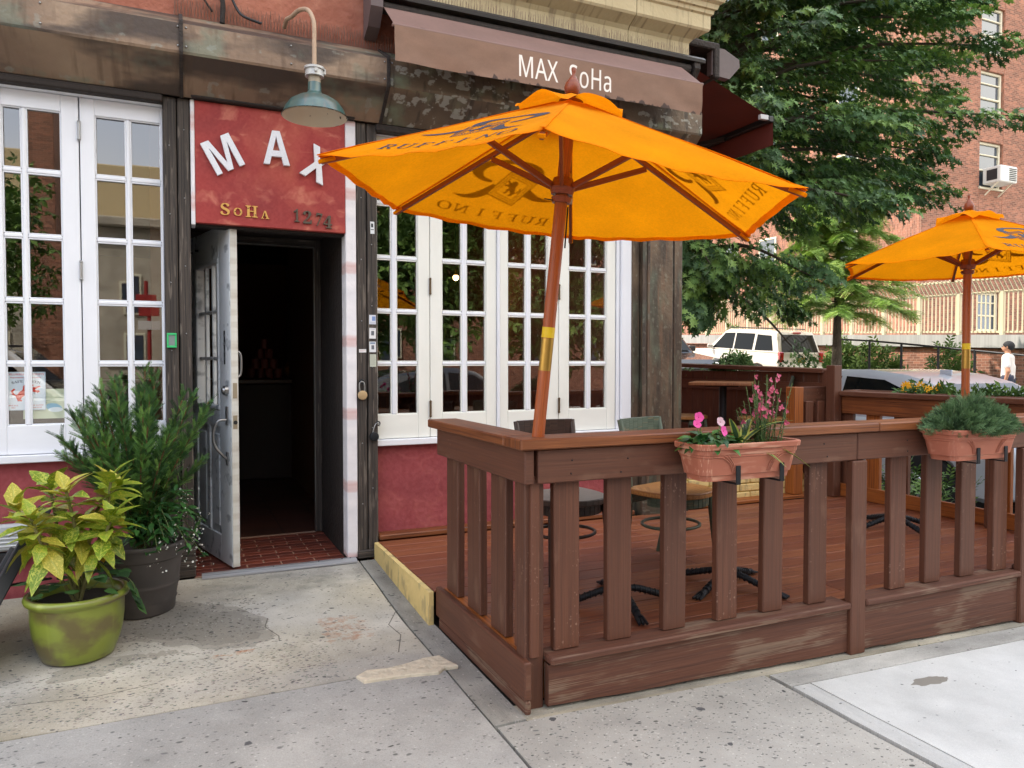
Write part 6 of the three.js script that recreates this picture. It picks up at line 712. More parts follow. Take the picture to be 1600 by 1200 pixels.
// ---------- cars ----------
function inset(poly, d) { const n = poly.length, out = []; for (let i = 0; i < n; i++) { const a = poly[(i + n - 1) % n], b = poly[i], c = poly[(i + 1) % n]; const n1 = [b[1] - a[1], a[0] - b[0]], n2 = [c[1] - b[1], b[0] - c[0]], l1 = Math.hypot(...n1) || 1, l2 = Math.hypot(...n2) || 1; let nx = n1[0] / l1 + n2[0] / l2, ny = n1[1] / l1 + n2[1] / l2; const l = Math.hypot(nx, ny) || 1; out.push([b[0] - nx / l * d, b[1] - ny / l * d]); } return out; }
const area = (p) => p.reduce((s, a, i) => { const b = p[(i + 1) % p.length]; return s + a[0] * b[1] - b[0] * a[1]; }, 0);
function shell(poly, hw, e = 0.04) {   // closed body: [z, y] outline, half width hw(y, z), rounded shoulder e
  if (area(poly) < 0) poly = poly.slice().reverse(); const inn = inset(poly, e), n = poly.length, pos = [], idx = [];
  const ring = (p, f) => { const s = pos.length / 3; for (const q of p) pos.push(f(q), q[1], q[0]); return s; };
  const a = ring(inn, (q) => -hw(q[1], q[0])), b = ring(poly, (q) => -(hw(q[1], q[0]) - e)), c = ring(poly, (q) => hw(q[1], q[0]) - e), d = ring(inn, (q) => hw(q[1], q[0]));
  for (const [p, q] of [[a, b], [b, c], [c, d]]) for (let i = 0; i < n; i++) { const j = (i + 1) % n; idx.push(p + i, q + i, p + j, p + j, q + i, q + j); }
  for (const t of THREE.ShapeUtils.triangulateShape(inn.map((q) => new THREE.Vector2(...q)), [])) { idx.push(a + t[0], a + t[1], a + t[2], d + t[0], d + t[2], d + t[1]); }
  const g = new THREE.BufferGeometry(); g.setAttribute('position', new THREE.Float32BufferAttribute(pos, 3)); g.setAttribute('uv', new THREE.Float32BufferAttribute(new Float32Array(pos.length / 3 * 2), 2)); g.setIndex(idx); return toCreasedNormals(g, 0.6);
}
function glassPatch(pts) { const g = new THREE.BufferGeometry(), pos = []; for (let i = 1; i < pts.length - 1; i++) for (const q of [pts[0], pts[i], pts[i + 1]]) pos.push(...q); g.setAttribute('position', new THREE.Float32BufferAttribute(pos, 3)); g.setAttribute('uv', new THREE.Float32BufferAttribute(new Float32Array(pos.length / 3 * 2), 2)); g.computeVertexNormals(); return g; }
const carGlass = phy({ color: rgb(16, 19, 21), roughness: 0.06, specularIntensity: 0.35, side: THREE.DoubleSide }), tyreM = std({ color: rgb(26, 26, 27), roughness: 0.85 }), rimM = std({ color: rgb(178, 180, 184), roughness: 0.3, metalness: 0.85 }), redM = phy({ color: rgb(168, 22, 18), roughness: 0.2, clearcoat: 1 }), trimM = std({ color: rgb(34, 34, 36), roughness: 0.6 });
const tyreG = at(lathe([[0.2, -0.1], [0.31, -0.105], [0.335, -0.085], [0.34, 0], [0.335, 0.085], [0.31, 0.105], [0.2, 0.1]], 36), 0, 0, 0, 0, 0, Math.PI / 2);
const rimG = (() => { const g = [at(lathe([[0.2, 0.09], [0.225, 0.1], [0.215, 0.05], [0.2, 0.0]], 32), 0, 0, 0, 0, 0, -Math.PI / 2), at(new THREE.CylinderGeometry(0.05, 0.05, 0.05, 14), 0.075, 0, 0, 0, 0, Math.PI / 2)]; for (let k = 0; k < 7; k++) { const s = cbox(0.02, 0.17, 0.06, 0.006, 'y', 0.07, 0.12, 0); s.rotateX(k * 0.8976); g.push(s); } return merge(g); })();
const arch = (z, y0, r) => { const o = []; for (let i = 0; i <= 8; i++) { const a = Math.PI - Math.PI * i / 8; o.push([z + Math.cos(a) * r, y0 + Math.sin(a) * r]); } return o; };
function car(name, label, cat, kind, paint, [x, z], facing, y, pitch, sc = 1) {
  const c = thing(name, label, cat, [x, y, z]); c.rotation.order = 'YXZ'; c.rotation.y = facing; c.rotation.x = pitch; c.scale.setScalar(sc);
  const S = kind === 'suv', wz = S ? 1.32 : 1.36, W = S ? 0.9 : 0.88, wr = 0.34;
  const bottom = [[-2.0, 0.26], ...arch(-wz, 0.3, 0.39), ...arch(wz, 0.3, 0.39), [2.0, 0.28]];
  const low = S ? [...bottom, [2.2, 0.34], [2.22, 0.62], [2.16, 0.7], [2.14, 1.06], [-0.75, 1.06], [-1.0, 1.05], [-1.98, 0.98], [-2.14, 0.84], [-2.2, 0.6], [-2.18, 0.36]] : [...bottom, [2.22, 0.36], [2.28, 0.6], [2.24, 0.88], [2.12, 0.99], [1.6, 1.0], [-0.9, 0.93], [-1.4, 0.88], [-2.05, 0.74], [-2.24, 0.6], [-2.26, 0.36]];
  const belt = S ? 1.04 : 0.94, roof = S ? 1.72 : 1.46, hwLow = (yy) => W - Math.max(0, 0.55 - yy) * 0.12 - Math.max(0, yy - 0.8) * 0.1;
  part(c, 'body', shell(low, hwLow, 0.05), paint);
  const up = S ? [[-0.98, belt], [-0.3, roof - 0.06], [-0.1, roof], [1.5, roof], [1.9, roof - 0.05], [2.12, belt]] : [[-1.05, belt - 0.05], [-0.25, roof - 0.06], [0.05, roof - 0.01], [0.5, roof], [0.95, roof - 0.04], [1.25, roof - 0.11], [2.0, belt + 0.03]];
  const hwUp = (yy) => W - 0.045 - (yy - belt) * (S ? 0.2 : 0.36); part(c, 'cabin', shell(up, hwUp, 0.05), paint);
  const side = S ? [[[-0.72, 1.1], [-0.26, 1.58], [0.18, 1.6], [0.18, 1.1]], [[0.24, 1.1], [0.24, 1.6], [1.02, 1.6], [1.02, 1.1]], [[1.12, 1.1], [1.12, 1.58], [1.68, 1.56], [1.85, 1.12]]] : [[[-0.78, 0.98], [-0.2, 1.34], [0.2, 1.38], [0.2, 0.99]], [[0.26, 0.99], [0.26, 1.38], [0.75, 1.36], [1.1, 1.24], [1.3, 1.02]]];
  for (const sgn of [-1, 1]) for (const p of side) part(c, 'side_window', glassPatch(p.map(([zz, yy]) => [sgn * (hwUp(yy) + 0.004), yy, zz])), carGlass);
  const q = (z0, y0, z1, y1, m, o = 0.006) => { const nx = (y1 - y0), nz = -(z1 - z0), l = Math.hypot(nx, nz), oz = nx / l * o, oy = nz / l * o, s = z0 < 0 ? -1 : 1; return glassPatch([[-(hwUp(y0) - m), y0 + Math.abs(oy), z0 + s * Math.abs(oz)], [hwUp(y0) - m, y0 + Math.abs(oy), z0 + s * Math.abs(oz)], [hwUp(y1) - m, y1 + Math.abs(oy), z1 + s * Math.abs(oz)], [-(hwUp(y1) - m), y1 + Math.abs(oy), z1 + s * Math.abs(oz)]]); };
  if (S) { part(c, 'windscreen', q(-0.94, 1.1, -0.32, 1.65, 0.09), carGlass); part(c, 'rear_window', q(2.1, 1.09, 1.93, 1.6, 0.1), carGlass); part(c, 'roof_rail', merge([-1, 1].map((s) => bar(V(s * 0.66, roof + 0.045, -0.2), V(s * 0.66, roof + 0.045, 1.6), 0.03, 0.03))), trimM); part(c, 'brake_light', cbox(0.3, 0.05, 0.03, 0.006, 'x', 0, 1.655, 1.93), redM); }
  else { part(c, 'windscreen', q(-0.98, 0.95, -0.28, 1.38, 0.1), carGlass); part(c, 'rear_window', q(1.93, 1.0, 1.29, 1.335, 0.12), carGlass); }
  for (const s of [-1, 1]) {
    for (const zz of [-wz, wz]) { const w = part(c, 'wheel', tyreG, tyreM); w.position.set(s * (W - 0.12), wr, zz); w.rotation.y = s < 0 ? Math.PI : 0; part(w, 'rim', rimG, rimM); part(c, 'wheel_well', at(new THREE.CylinderGeometry(0.385, 0.385, 0.4, 20, 1, true), s * (W - 0.25), 0.3, zz, 0, 0, Math.PI / 2), std({ color: rgb(14, 14, 14), side: THREE.DoubleSide })); }
    part(c, 'tail_light', S ? cbox(0.16, 0.3, 0.12, 0.02, 'y', s * 0.8, 0.95, 2.12) : cbox(0.3, 0.16, 0.1, 0.02, 'x', s * 0.68, 0.86, 2.22), redM); part(c, 'headlight', cbox(0.3, 0.14, 0.12, 0.03, 'x', s * 0.66, S ? 0.86 : 0.68, S ? -2.1 : -2.12), phy({ color: rgb(210, 214, 216), roughness: 0.1, clearcoat: 1 }));
    part(c, 'mirror', cbox(0.2, 0.13, 0.09, 0.03, 'x', s * (W + 0.06), belt + 0.1, -0.72), paint); part(c, 'door_handle', merge([cbox(0.03, 0.025, 0.14, 0.006, 'z', s * (hwLow(0.9) + 0.012), 0.9, 0.1), cbox(0.03, 0.025, 0.14, 0.006, 'z', s * (hwLow(0.9) + 0.012), 0.9, 0.95)]), trimM);
  }
  part(c, 'bumper', cbox(1.6, 0.16, 0.1, 0.03, 'x', 0, 0.45, S ? 2.22 : 2.25), S ? paint : trimM); if (S) part(c, 'bumper_step', cbox(1.2, 0.05, 0.1, 0.01, 'x', 0, 0.6, 2.2), trimM); part(c, 'grille', cbox(0.9, 0.2, 0.06, 0.01, 'x', 0, S ? 0.72 : 0.55, S ? -2.18 : -2.24), trimM);
  part(c, 'licence_plate', cbox(0.31, 0.16, 0.012, 0.003, 'x', 0, S ? 0.86 : 0.72, S ? 2.165 : 2.29), std({ color: rgb(206, 146, 30), roughness: 0.5 })); if (!S) part(c, 'antenna', cbox(0.02, 0.06, 0.14, 0.008, 'z', 0, roof - 0.02, 0.95), paint);
  return c;
}
const paintM = (r, g, b, m = 0) => phy({ color: rgb(r, g, b), roughness: 0.35, metalness: m, clearcoat: 1, clearcoatRoughness: 0.05 });
car('parked_car', 'silver sedan parked just beyond the deck fence', 'car', 'sedan', paintM(186, 192, 200, 0.25), [7.8, -1.95], 0, hStreet(-0.7) + 0.02, 0.025, 1.04);
car('parked_car', 'pale blue car nose behind the silver sedan near the person', 'car', 'sedan', paintM(176, 198, 212), [13.95, -2.1], 0, hStreet(-2.5), 0.02);
car('parked_suv', 'off white boxy vehicle seen from behind under the oak branches', 'car', 'suv', paintM(206, 196, 180), [16.66, -13.9], 0.03, hStreet(-13.9) + 0.0, 0.07, 1.0);
car('parked_suv', 'black vehicle with sloping bonnet between the pier and the off white vehicle', 'car', 'suv', paintM(22, 22, 26), [10.6, -11.2], Math.PI, hStreet(-11.2) + 0.0, -0.08, 1.1);
car('parked_suv', 'white car behind the viewer, mirrored in the left windows', 'car', 'suv', paintM(214, 212, 206), [-2.3, 7.45], -Math.PI / 2, hNear(-3.7, 6) - 0.14, 0);
car('parked_car', 'dark car behind the viewer, mirrored in the right windows', 'car', 'sedan', paintM(34, 36, 40), [4.3, 7.45], -Math.PI / 2, hNear(4.3, 6) - 0.14, 0);
car('parked_car', 'dark blue car glimpsed through the tall board fence', 'car', 'sedan', paintM(30, 44, 92), [7.75, -14.2], 0, hStreet(-14.2), 0.07);
// ---------- far side of the street ----------
const brickT = tex(512, 512, (u, v) => { const row = Math.floor(v * 24), x = u * 8 + (row % 2) * 0.5, col = Math.floor(x), fx = x - col, fy = v * 24 - row, h = HASH[(row * 131 + (col % 8) * 977) & 65535], n = fbm(u, v, 40, 40, 3, 3), b = fbm(u, v, 3, 3, 3, 6); if (fx < 0.045 || fy < 0.13) return [152 + n * 20, 126 + n * 18, 108 + n * 16]; const k = 0.8 + h * 0.34 + (n - 0.5) * 0.25 + (b - 0.5) * 0.2; return [140 * k, 92 * k, 72 * k]; }, 1.68, 1.68);
const brickM = std({ map: brickT, roughness: 0.9, bumpMap: roughBump, bumpScale: 0.004 });
const frameM = std({ color: rgb(208, 200, 176), roughness: 0.6 }), farGlass = phy({ color: rgb(58, 70, 82), roughness: 0.05, clearcoat: 1 });
const tower = thing('brick_tower', 'tall red brick apartment block beyond the side street', 'building');
{ const wins = [[2.45, 3.95], [5.2, 6.95], [7.95, 9.72], [10.72, 12.42], [13.1, 14.88], [15.85, 17.6], [18.6, 20.3]], x0 = 24.8, z0 = -13.9, wx0 = 28.0, wx1 = 29.37;
  part(tower, 'wall', cb2(x0, wx0, -0.5, 24, -45, z0, 0.02), brickM); part(tower, 'wall', cb2(wx1, 48, -0.5, 24, -45, z0, 0.02), brickM);
  let y = -0.5; for (const [a, b] of wins) { part(tower, 'spandrel', cb2(wx0, wx1, y, a - 0.06, -45, z0 - 0.001, 0.002), brickM); y = b; const w = part(tower, 'window', merge([cb2(wx0, wx0 + 0.1, a, b, z0 - 0.22, z0 - 0.1, 0.01), cb2(wx1 - 0.1, wx1, a, b, z0 - 0.22, z0 - 0.1, 0.01), cb2(wx0 + 0.1, wx1 - 0.1, b - 0.09, b, z0 - 0.22, z0 - 0.1, 0.01), cb2(wx0 + 0.1, wx1 - 0.1, a, a + 0.09, z0 - 0.22, z0 - 0.1, 0.01), cb2(wx0 + 0.1, wx1 - 0.1, lerp(a, b, 0.38), lerp(a, b, 0.38) + 0.07, z0 - 0.22, z0 - 0.1, 0.01), cb2(wx0 + 0.1, wx1 - 0.1, lerp(a, b, 0.72), lerp(a, b, 0.72) + 0.05, z0 - 0.22, z0 - 0.11, 0.01)]), frameM); for (const [t0, t1] of [[0.04, 0.38], [0.41, 0.72], [0.75, 0.96]]) part(w, 'pane', cb2(wx0 + 0.1, wx1 - 0.1, lerp(a, b, t0), lerp(a, b, t1), z0 - 0.2, z0 - 0.17, 0.002), farGlass); part(tower, 'sill', cb2(wx0 - 0.05, wx1 + 0.05, a - 0.06, a, z0 - 0.24, z0 + 0.06, 0.01), frameM); }
  part(tower, 'spandrel', cb2(wx0, wx1, y, 24, -45, z0 - 0.001, 0.002), brickM); part(tower, 'window_core', cb2(wx0 + 0.02, wx1 - 0.02, 0, 23, -44, z0 - 0.25, 0.01), M.roomDark);
  for (const zc of [-17.2, -21.6, -24.1, -28.6]) for (const [a, b] of wins.slice(1)) { const w = part(tower, 'window', merge([cb2(x0 - 0.05, x0 + 0.02, a, b, zc - 0.55, zc - 0.46, 0.01), cb2(x0 - 0.05, x0 + 0.02, a, b, zc + 0.46, zc + 0.55, 0.01), cb2(x0 - 0.05, x0 + 0.02, b - 0.09, b, zc - 0.46, zc + 0.46, 0.01), cb2(x0 - 0.05, x0 + 0.02, a, a + 0.09, zc - 0.46, zc + 0.46, 0.01), cb2(x0 - 0.05, x0 + 0.02, lerp(a, b, 0.5) - 0.03, lerp(a, b, 0.5) + 0.04, zc - 0.46, zc + 0.46, 0.01)]), frameM); for (const [t0, t1] of [[0.05, 0.48], [0.52, 0.95]]) part(w, 'pane', cb2(x0 - 0.03, x0 + 0.02, lerp(a, b, t0), lerp(a, b, t1), zc - 0.46, zc + 0.46, 0.004), farGlass); } }
const ac = thing('air_conditioner', 'white window air conditioner jutting from the brick tower', 'air conditioner', [28.65, 8.0, -13.85]); part(ac, 'case', cbox(1.0, 0.62, 0.7, 0.03, 'x', 0.05, 0.36, 0.28), std({ color: rgb(206, 206, 200), roughness: 0.6 })); for (let i = 0; i < 7; i++) part(ac, 'louvre', cbox(0.42, 0.03, 0.02, 0.004, 'x', 0.26, 0.14 + i * 0.07, 0.64), trimM); part(ac, 'side_grille', cbox(0.02, 0.4, 0.4, 0.004, 'y', -0.455, 0.36, 0.3), trimM); for (const s of [-1, 1]) part(ac, 'bracket', bar(V(s * 0.4, 0.05, 0.5), V(s * 0.4, -0.35, 0.0), 0.04, 0.04), frameM);
// retaining wall with concrete coping
const wallY = (z) => 1.93 + 0.034 * (-7 - z); const ret = thing('retaining_wall', 'low brick retaining wall with pale concrete coping across the street', 'wall');
part(ret, 'brickwork', sheet(19.5, 19.9, -60, 8, 1, 20, (x, z) => wallY(z) - 0.36, 4), brickM); { const g = ret.children[0].geometry, p = g.attributes.position, uv = g.attributes.uv; for (let i = 0; i < p.count; i++) uv.setXY(i, p.getZ(i) + p.getX(i), p.getY(i)); }
part(ret, 'coping', sheet(19.38, 20.0, -60, 8, 1, 20, (x, z) => wallY(z), 0.34), conc);
const pick = thing('picket_fence', 'cream steel picket fence with tips leaning outward on the retaining wall', 'fence');
{ const pm = std({ color: rgb(198, 186, 154), roughness: 0.5 }); for (let i = 0; i < 150; i++) { const z = -2.5 - i * 0.118, yb = wallY(z) + 0.05, yt = 3.1 + 0.018 * (-7 - z); part(pick, 'picket', merge([cb2(19.64, 19.67, yb, yt, z - 0.014, z + 0.014, 0.003, 'y'), bar(V(19.655, yt, z), V(19.36, yt + 0.35, z), 0.026, 0.026, 0.003)]), pm); }
  for (const [dx, f] of [[0, (z) => wallY(z) + 0.08], [0, (z) => 3.08 + 0.018 * (-7 - z)], [-0.28, (z) => 3.41 + 0.018 * (-7 - z)]]) part(pick, 'rail', bar(V(19.69 + dx * 1, f(-2), -2), V(19.69 + dx, f(-20.3), -20.3), 0.035, 0.05, 0.004), pm); for (let z = -3; z > -20; z -= 1.18) part(pick, 'post', cb2(19.6, 19.7, wallY(z), 3.1 + 0.018 * (-7 - z), z - 0.05, z + 0.05, 0.008, 'y'), pm); }
const rail = thing('rail_fence', 'black post and rail fence before the shrubs on the far pavement', 'fence');
{ const f = (z) => hStreet(z) + 0.14; const zs = [-4.1, -5.1, -6.42, -7.31, -8.3, -9.24, -10.3]; for (const z of zs) part(rail, 'post', rod(V(16.6, f(z), z), V(16.6, f(z) + 1.42, z), 0.028, 0.028, 8), M.black); for (let i = 0; i < zs.length - 1; i++) part(rail, 'top_rail', rod(V(16.6, f(zs[i]) + 1.4, zs[i]), V(16.6, f(zs[i + 1]) + 1.4, zs[i + 1]), 0.024, 0.024, 8), M.black); }
const shrubSprig = broadSprig.clone().scale(2.4, 2.4, 2.4);
for (const [x, z, r, h, l] of [[17.6, -7.75, 0.66, 1.4, 'round green shrub behind the rail fence left of the umbrella pole'], [17.7, -5.1, 0.7, 1.0, 'thin shrub against the brick wall beside the person'], [17.8, -10.0, 0.8, 1.2, 'leafy shrub climbing the brick wall behind the silver roof'], [18.95, -12.2, 0.5, 1.3, 'dense shrub behind the conifer trunk against the wall'], [18.95, -17.0, 0.5, 1.6, 'large shrub behind the off white vehicle'], [17.5, -3.3, 0.6, 0.8, 'low shrub right of the person']]) fineBush('shrub', l, [x, hStreet(z) + 0.22, z], r, r, h, 420, [rgb(88, 112, 54), rgb(108, 132, 62), rgb(70, 94, 46)], shrubSprig, 'shrub');
{ const L = []; for (let i = 0; i < 2600; i++) { const z = rr(-18, -2), x = z < -10.4 ? rr(18.5, 19.3) : rr(16.75, 19.3); L.push({ p: V(x, hStreet(z) + 0.16 + (x - 16.6) * 0.08 + rr(0, 0.22), z), dir: onDir(rr(0, 6.28), rr(0, 1.2)), s: rr(0.8, 1.6), roll: rr(-1, 1) }); } const g = scatter(scene, 'ground_cover', broadSprig, leafMat({ color: 0xffffff }), L, [rgb(112, 140, 66), rgb(132, 156, 78), rgb(92, 118, 56)]); g.userData = { kind: 'stuff', label: 'light green ground cover along the brick wall', category: 'ground cover' }; }
{ const L = []; for (let i = 0; i < 200; i++) { const z = rr(-0.9, 0.5); L.push({ p: V(rr(5.7, 6.2), -0.2 + rr(0, 0.45), z), dir: onDir(rr(0, 6.28), rr(0.2, 1.3)), s: rr(0.7, 1.4) }); } const g = scatter(scene, 'weeds', broadSprig, leafMat({ color: 0xffffff }), L, [rgb(74, 104, 50), rgb(96, 124, 60)]); g.userData = { kind: 'stuff', label: 'weeds along the kerb beside the silver car', category: 'weeds' }; }
// ---------- person on the far pavement ----------
{ const P0 = thing('person', 'person in white shirt and dark shorts walking away on the far pavement', 'person', [15.6, hStreet(-5.06) + 0.14, -5.06]); P0.rotation.y = 0.35;
  const bones = []; const cap = (a, b, r0, r1, k) => bones.push({ a: V(...a), b: V(...b), r0, r1, k });
  // k: 0 skin, 1 shirt, 2 shorts, 3 shoes; facing -z
  cap([0, 1.0, 0], [0, 1.18, 0.01], 0.125, 0.125, 1); cap([-0.06, 1.0, 0], [-0.08, 1.36, 0.0], 0.105, 0.1, 1); cap([0.06, 1.0, 0], [0.08, 1.36, 0.0], 0.105, 0.1, 1); cap([-0.15, 1.38, 0], [0.15, 1.38, 0], 0.075, 0.075, 1);
  cap([0, 1.4, 0], [0, 1.52, -0.01], 0.058, 0.052, 0); cap([0, 1.585, -0.015], [0, 1.63, -0.005], 0.078, 0.088, 0); cap([0, 1.545, -0.06], [0, 1.56, -0.05], 0.045, 0.05, 0); cap([0, 1.59, -0.1], [0, 1.575, -0.112], 0.012, 0.016, 0); for (const s of [-1, 1]) cap([s * 0.085, 1.6, 0], [s * 0.09, 1.57, 0], 0.02, 0.014, 0);
  for (const [s, el, wr2] of [[-1, [-0.27, 1.1, 0.06], [-0.25, 0.86, 0.0]], [1, [0.27, 1.1, -0.02], [0.25, 0.86, -0.12]]]) { cap([s * 0.19, 1.38, 0], [lerp(s * 0.19, el[0], 0.6), lerp(1.38, el[1], 0.6), el[2] * 0.6], 0.068, 0.062, 1); cap([lerp(s * 0.19, el[0], 0.6), lerp(1.38, el[1], 0.6), el[2] * 0.6], el, 0.044, 0.04, 0); cap(el, wr2, 0.04, 0.027, 0); cap(wr2, [wr2[0], wr2[1] - 0.085, wr2[2] - 0.01], 0.027, 0.036, 0); for (let f = 0; f < 4; f++) cap([wr2[0], wr2[1] - 0.09, wr2[2] - 0.035 + f * 0.021], [wr2[0] - s * 0.018, wr2[1] - 0.16 + Math.abs(f - 1.3) * 0.01, wr2[2] - 0.04 + f * 0.022], 0.011, 0.009, 0); cap([wr2[0], wr2[1] - 0.03, wr2[2] - 0.03], [wr2[0] - s * 0.01, wr2[1] - 0.1, wr2[2] - 0.07], 0.013, 0.01, 0); }
  for (const [s, kn, an] of [[-1, [-0.1, 0.52, -0.1], [-0.1, 0.1, 0.0]], [1, [0.1, 0.52, 0.02], [0.1, 0.12, 0.2]]]) { cap([s * 0.085, 0.95, 0.01], [s * 0.09, 0.86, 0.01], 0.115, 0.11, 2); cap([s * 0.09, 0.9, 0], [kn[0], kn[1] + 0.05, kn[2]], 0.1, 0.08, 2); cap([kn[0], kn[1] + 0.02, kn[2]], kn, 0.058, 0.056, 0); cap(kn, [lerp(kn[0], an[0], 0.4), lerp(kn[1], an[1], 0.4), lerp(kn[2], an[2], 0.4) + 0.012], 0.056, 0.058, 0); cap([lerp(kn[0], an[0], 0.4), lerp(kn[1], an[1], 0.4), lerp(kn[2], an[2], 0.4) + 0.012], an, 0.055, 0.036, 0); cap([an[0], an[1] - 0.045, an[2] + 0.03], [an[0], an[1] - 0.06, an[2] - 0.17], 0.045, 0.038, 3); }
  const dist = (p) => { let d = 1e9, kd = 1e9, k = 0; for (const b of bones) { const ab = b.b.clone().sub(b.a), t = clamp(p.clone().sub(b.a).dot(ab) / ab.lengthSq()), q = p.distanceTo(b.a.clone().addScaledVector(ab, t)) - lerp(b.r0, b.r1, t); if (q < kd) { kd = q; k = b.k; } const h = clamp(0.5 + 0.5 * (d - q) / 0.02); d = d === 1e9 ? q : lerp(d, q, h) - 0.02 * h * (1 - h); } return [d, k]; };
  const res = 92, mc = new MarchingCubes(res, std({}), false, false, 60000), half = res / 2, cy = 0.85, sc = 0.93; mc.isolation = 0; const f = mc.field; for (let z = 0; z < res; z++) for (let y = 0; y < res; y++) for (let x = 0; x < res; x++) { const px = (x - half) / half * sc, py = (y - half) / half * sc + cy, pz = (z - half) / half * sc; f[x + y * res + z * res * res] = Math.abs(px) > 0.42 || Math.abs(pz) > 0.35 ? -1 : -dist(V(px, py, pz))[0]; }
  mc.update(); const n = mc.count ?? mc.geometry.drawRange.count, pos = new Float32Array(n * 3), nor = new Float32Array(n * 3), col = new Float32Array(n * 3), K = [rgb(178, 128, 100), rgb(214, 206, 200), rgb(44, 48, 66), rgb(60, 58, 58)];
  for (let i = 0; i < n; i++) { const p = V(mc.positionArray[i * 3] * sc, mc.positionArray[i * 3 + 1] * sc + cy, mc.positionArray[i * 3 + 2] * sc); p.toArray(pos, i * 3); for (let q = 0; q < 3; q++) nor[i * 3 + q] = mc.normalArray[i * 3 + q]; K[dist(p)[1]].toArray(col, i * 3); }
  const g = new THREE.BufferGeometry(); g.setAttribute('position', new THREE.BufferAttribute(pos, 3)); g.setAttribute('color', new THREE.BufferAttribute(col, 3)); g.setAttribute('normal', new THREE.BufferAttribute(nor, 3)); part(P0, 'body', g, std({ vertexColors: true, roughness: 0.8 }));
  const hair = new THREE.SphereGeometry(0.101, 24, 16, 0, 6.2832, 0, 2.05); { const p = hair.attributes.position; for (let i = 0; i < p.count; i++) { const k = 1 + 0.05 * (HASH[(i * 37) & 65535] - 0.5); p.setXYZ(i, p.getX(i) * 0.98 * k, p.getY(i) * 1.0 * k, p.getZ(i) * 1.08 * k); } hair.computeVertexNormals(); hair.rotateX(0.62); hair.translate(0, 1.618, 0.01); } part(P0, 'hair', hair, std({ color: rgb(26, 24, 26), roughness: 0.8 }));
  for (const s of [-1, 1]) part(P0, 'eye', at(new THREE.SphereGeometry(0.011, 8, 6), s * 0.032, 1.6, -0.088), std({ color: rgb(40, 30, 26) })); part(P0, 'mouth', cbox(0.045, 0.008, 0.01, 0.003, 'x', 0, 1.545, -0.102), std({ color: rgb(150, 80, 74) }));
}
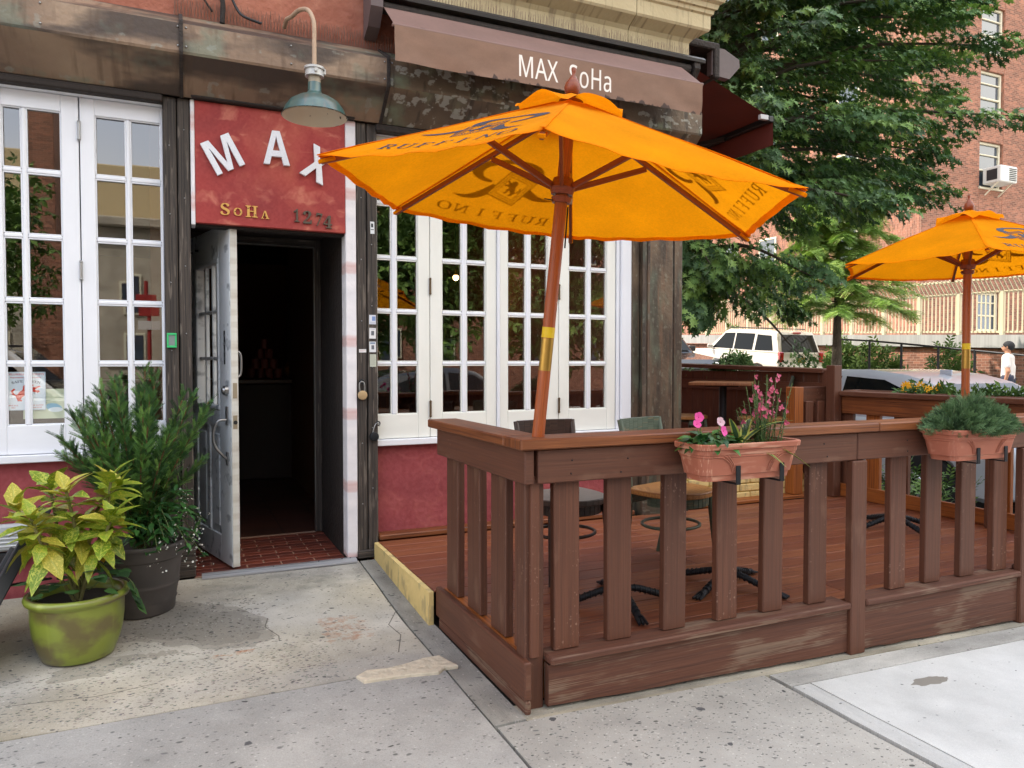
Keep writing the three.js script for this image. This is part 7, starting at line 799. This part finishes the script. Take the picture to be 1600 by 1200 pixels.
// ---------- across the avenue, mirrored in the windows ----------
{ const g = leafGeo(0.34, 0.2, { n: 2, curl: 0.3 }), sp = merge([0, 1, 2, 3].map((k) => { const q = g.clone(); q.rotateX(rr(-0.6, 0.6)); q.rotateY(k * 1.6); return q; }));
  [[4.2, 21.5, 'street tree across the avenue mirrored in the leftmost of the cream windows'], [8.6, 22.5, 'street tree across the avenue mirrored in the middle cream windows'], [13.2, 22, 'street tree across the avenue mirrored in the window beside the pier'], [18, 23, 'farthest street tree across the avenue'], [-6.4, 21, 'tree across the avenue mirrored at the left frame edge']].forEach(([x, z, l], i) => { const t = thing('street_tree', l, 'tree', [x, hNear(x, 6), z], 'trees across the avenue'); part(t, 'trunk', merge(limb([V(0, 0, 0), V(0.1, 2.4, 0), V(0, 6, 0)], 0.2, 0.08, 6).geo), barkM); const L = [], lobes = []; for (let k = 0; k < 26; k++) lobes.push([V(rr(-2.6, 2.6), i === 4 ? rr(3, 6) : rr(2.6, 9.5), rr(-1.8, 1.8)), rr(0.9, 1.6)]); for (let k = 0; k < 3600; k++) { const [c, r] = lobes[k % 26], d = onDir(rr(0, 6.28), Math.asin(rr(-1, 1))); L.push({ p: c.clone().addScaledVector(d, r * Math.pow(rnd(), 0.4)), dir: d, s: rr(0.6, 1.1) * (i === 4 ? 0.7 : 1), roll: rr(-1, 1) }); } scatter(t, 'crown', sp, leafMat({ color: 0xffffff, transmission: 0.25 }), L, [rgb(96, 128, 58), rgb(116, 148, 68), rgb(74, 104, 50)]); });
  const opp = (name, label, x0, x1, z0, z1, h, m, win, wm) => { const b = thing(name, label, 'building'); part(b, 'wall', cb2(x0, x1, -1, h, z0, z1, 0.03), m); if (win) for (let fl = 0; fl < win[1]; fl++) for (let k = 0; k < win[0]; k++) { const wx = lerp(x0, x1, (k + 0.5) / win[0]), wy = 1.4 + fl * (h - 2.6) / win[1], w = part(b, 'window', cbox(1.2, 1.5, 0.1, 0.02, 'x', wx, wy + 0.6, z0 - 0.03), wm); part(w, 'pane', cbox(1.0, 1.3, 0.06, 0.01, 'x', wx, wy + 0.6, z0 - 0.07), farGlass); } return b; };
  const greyM = std({ map: tex(256, 256, (u, v) => { const n = fbm(u, v, 6, 10, 4, 3); const k = 140 + n * 56; return [k, k * 0.95, k * 0.86]; }, 4), roughness: 0.9 });
  const gb = opp('stone_building', 'grey stone hall across the avenue mirrored in the left windows', -16, 4.5, 32, 44, 7.2, greyM, [8, 2], frameM); part(gb, 'cornice', cb2(-16.2, 4.7, 7.2, 7.6, 31.6, 44, 0.05), greyM); part(gb, 'attic', cb2(-15.5, 4, 7.6, 10.6, 34, 43, 0.05), std({ color: rgb(196, 176, 136), roughness: 0.8 }));
  opp('brick_tower', 'narrow brick stair tower across the avenue mirrored in the leftmost window', -4.9, -3.6, 25.5, 28, 22, brickM); opp('brick_house', 'brick house behind the street trees across the avenue', 5.5, 40, 31, 44, 11, brickM, [12, 3], frameM); opp('brick_house', 'long brick house at the far left across the avenue', -60, -17, 31, 44, 9, brickM, [12, 3], frameM);
  const pl = thing('parking_sign', 'red parking sign on a post behind the viewer, mirrored in the left window', 'sign', [-0.42, hNear(0, 5.5), 8.6]); pl.position.y -= 0.14; part(pl, 'post', rod(V(0, 0, 0), V(0, 2.75, 0), 0.03, 0.03, 8), std({ color: rgb(150, 34, 30), roughness: 0.6 })); part(pl, 'plate', cbox(0.3, 0.26, 0.01, 0.004, 'y', 0, 2.4, -0.036), std({ color: rgb(160, 44, 40), roughness: 0.6 })); part(pl, 'lower_plate', cbox(0.32, 0.14, 0.01, 0.004, 'x', 0, 2.12, -0.036), std({ color: rgb(210, 206, 200), roughness: 0.5 }));
  const tl = thing('traffic_signal', 'yellow traffic signal on a pole at the corner, mirrored in the window beside the pier', 'traffic light', [6.55, hNear(6.2, 5.8), 5.75]); part(tl, 'pole', rod(V(0, 0, 0), V(0, 3.2, 0), 0.06, 0.05, 12), std({ color: rgb(150, 152, 150), roughness: 0.5, metalness: 0.5 })); const ym = std({ color: rgb(214, 156, 28), roughness: 0.5 }); part(tl, 'housing', cbox(0.3, 0.85, 0.24, 0.03, 'y', 0.25, 2.6, 0), ym); for (let k = 0; k < 3; k++) part(tl, 'visor', at(new THREE.CylinderGeometry(0.11, 0.11, 0.2, 16, 1, true), 0.25, 2.34 + k * 0.27, -0.2, Math.PI / 2), ym); part(tl, 'bracket', cbox(0.2, 0.04, 0.06, 0.006, 'x', 0.1, 2.6, 0), ym);
}
renderer.render(scene, camera);
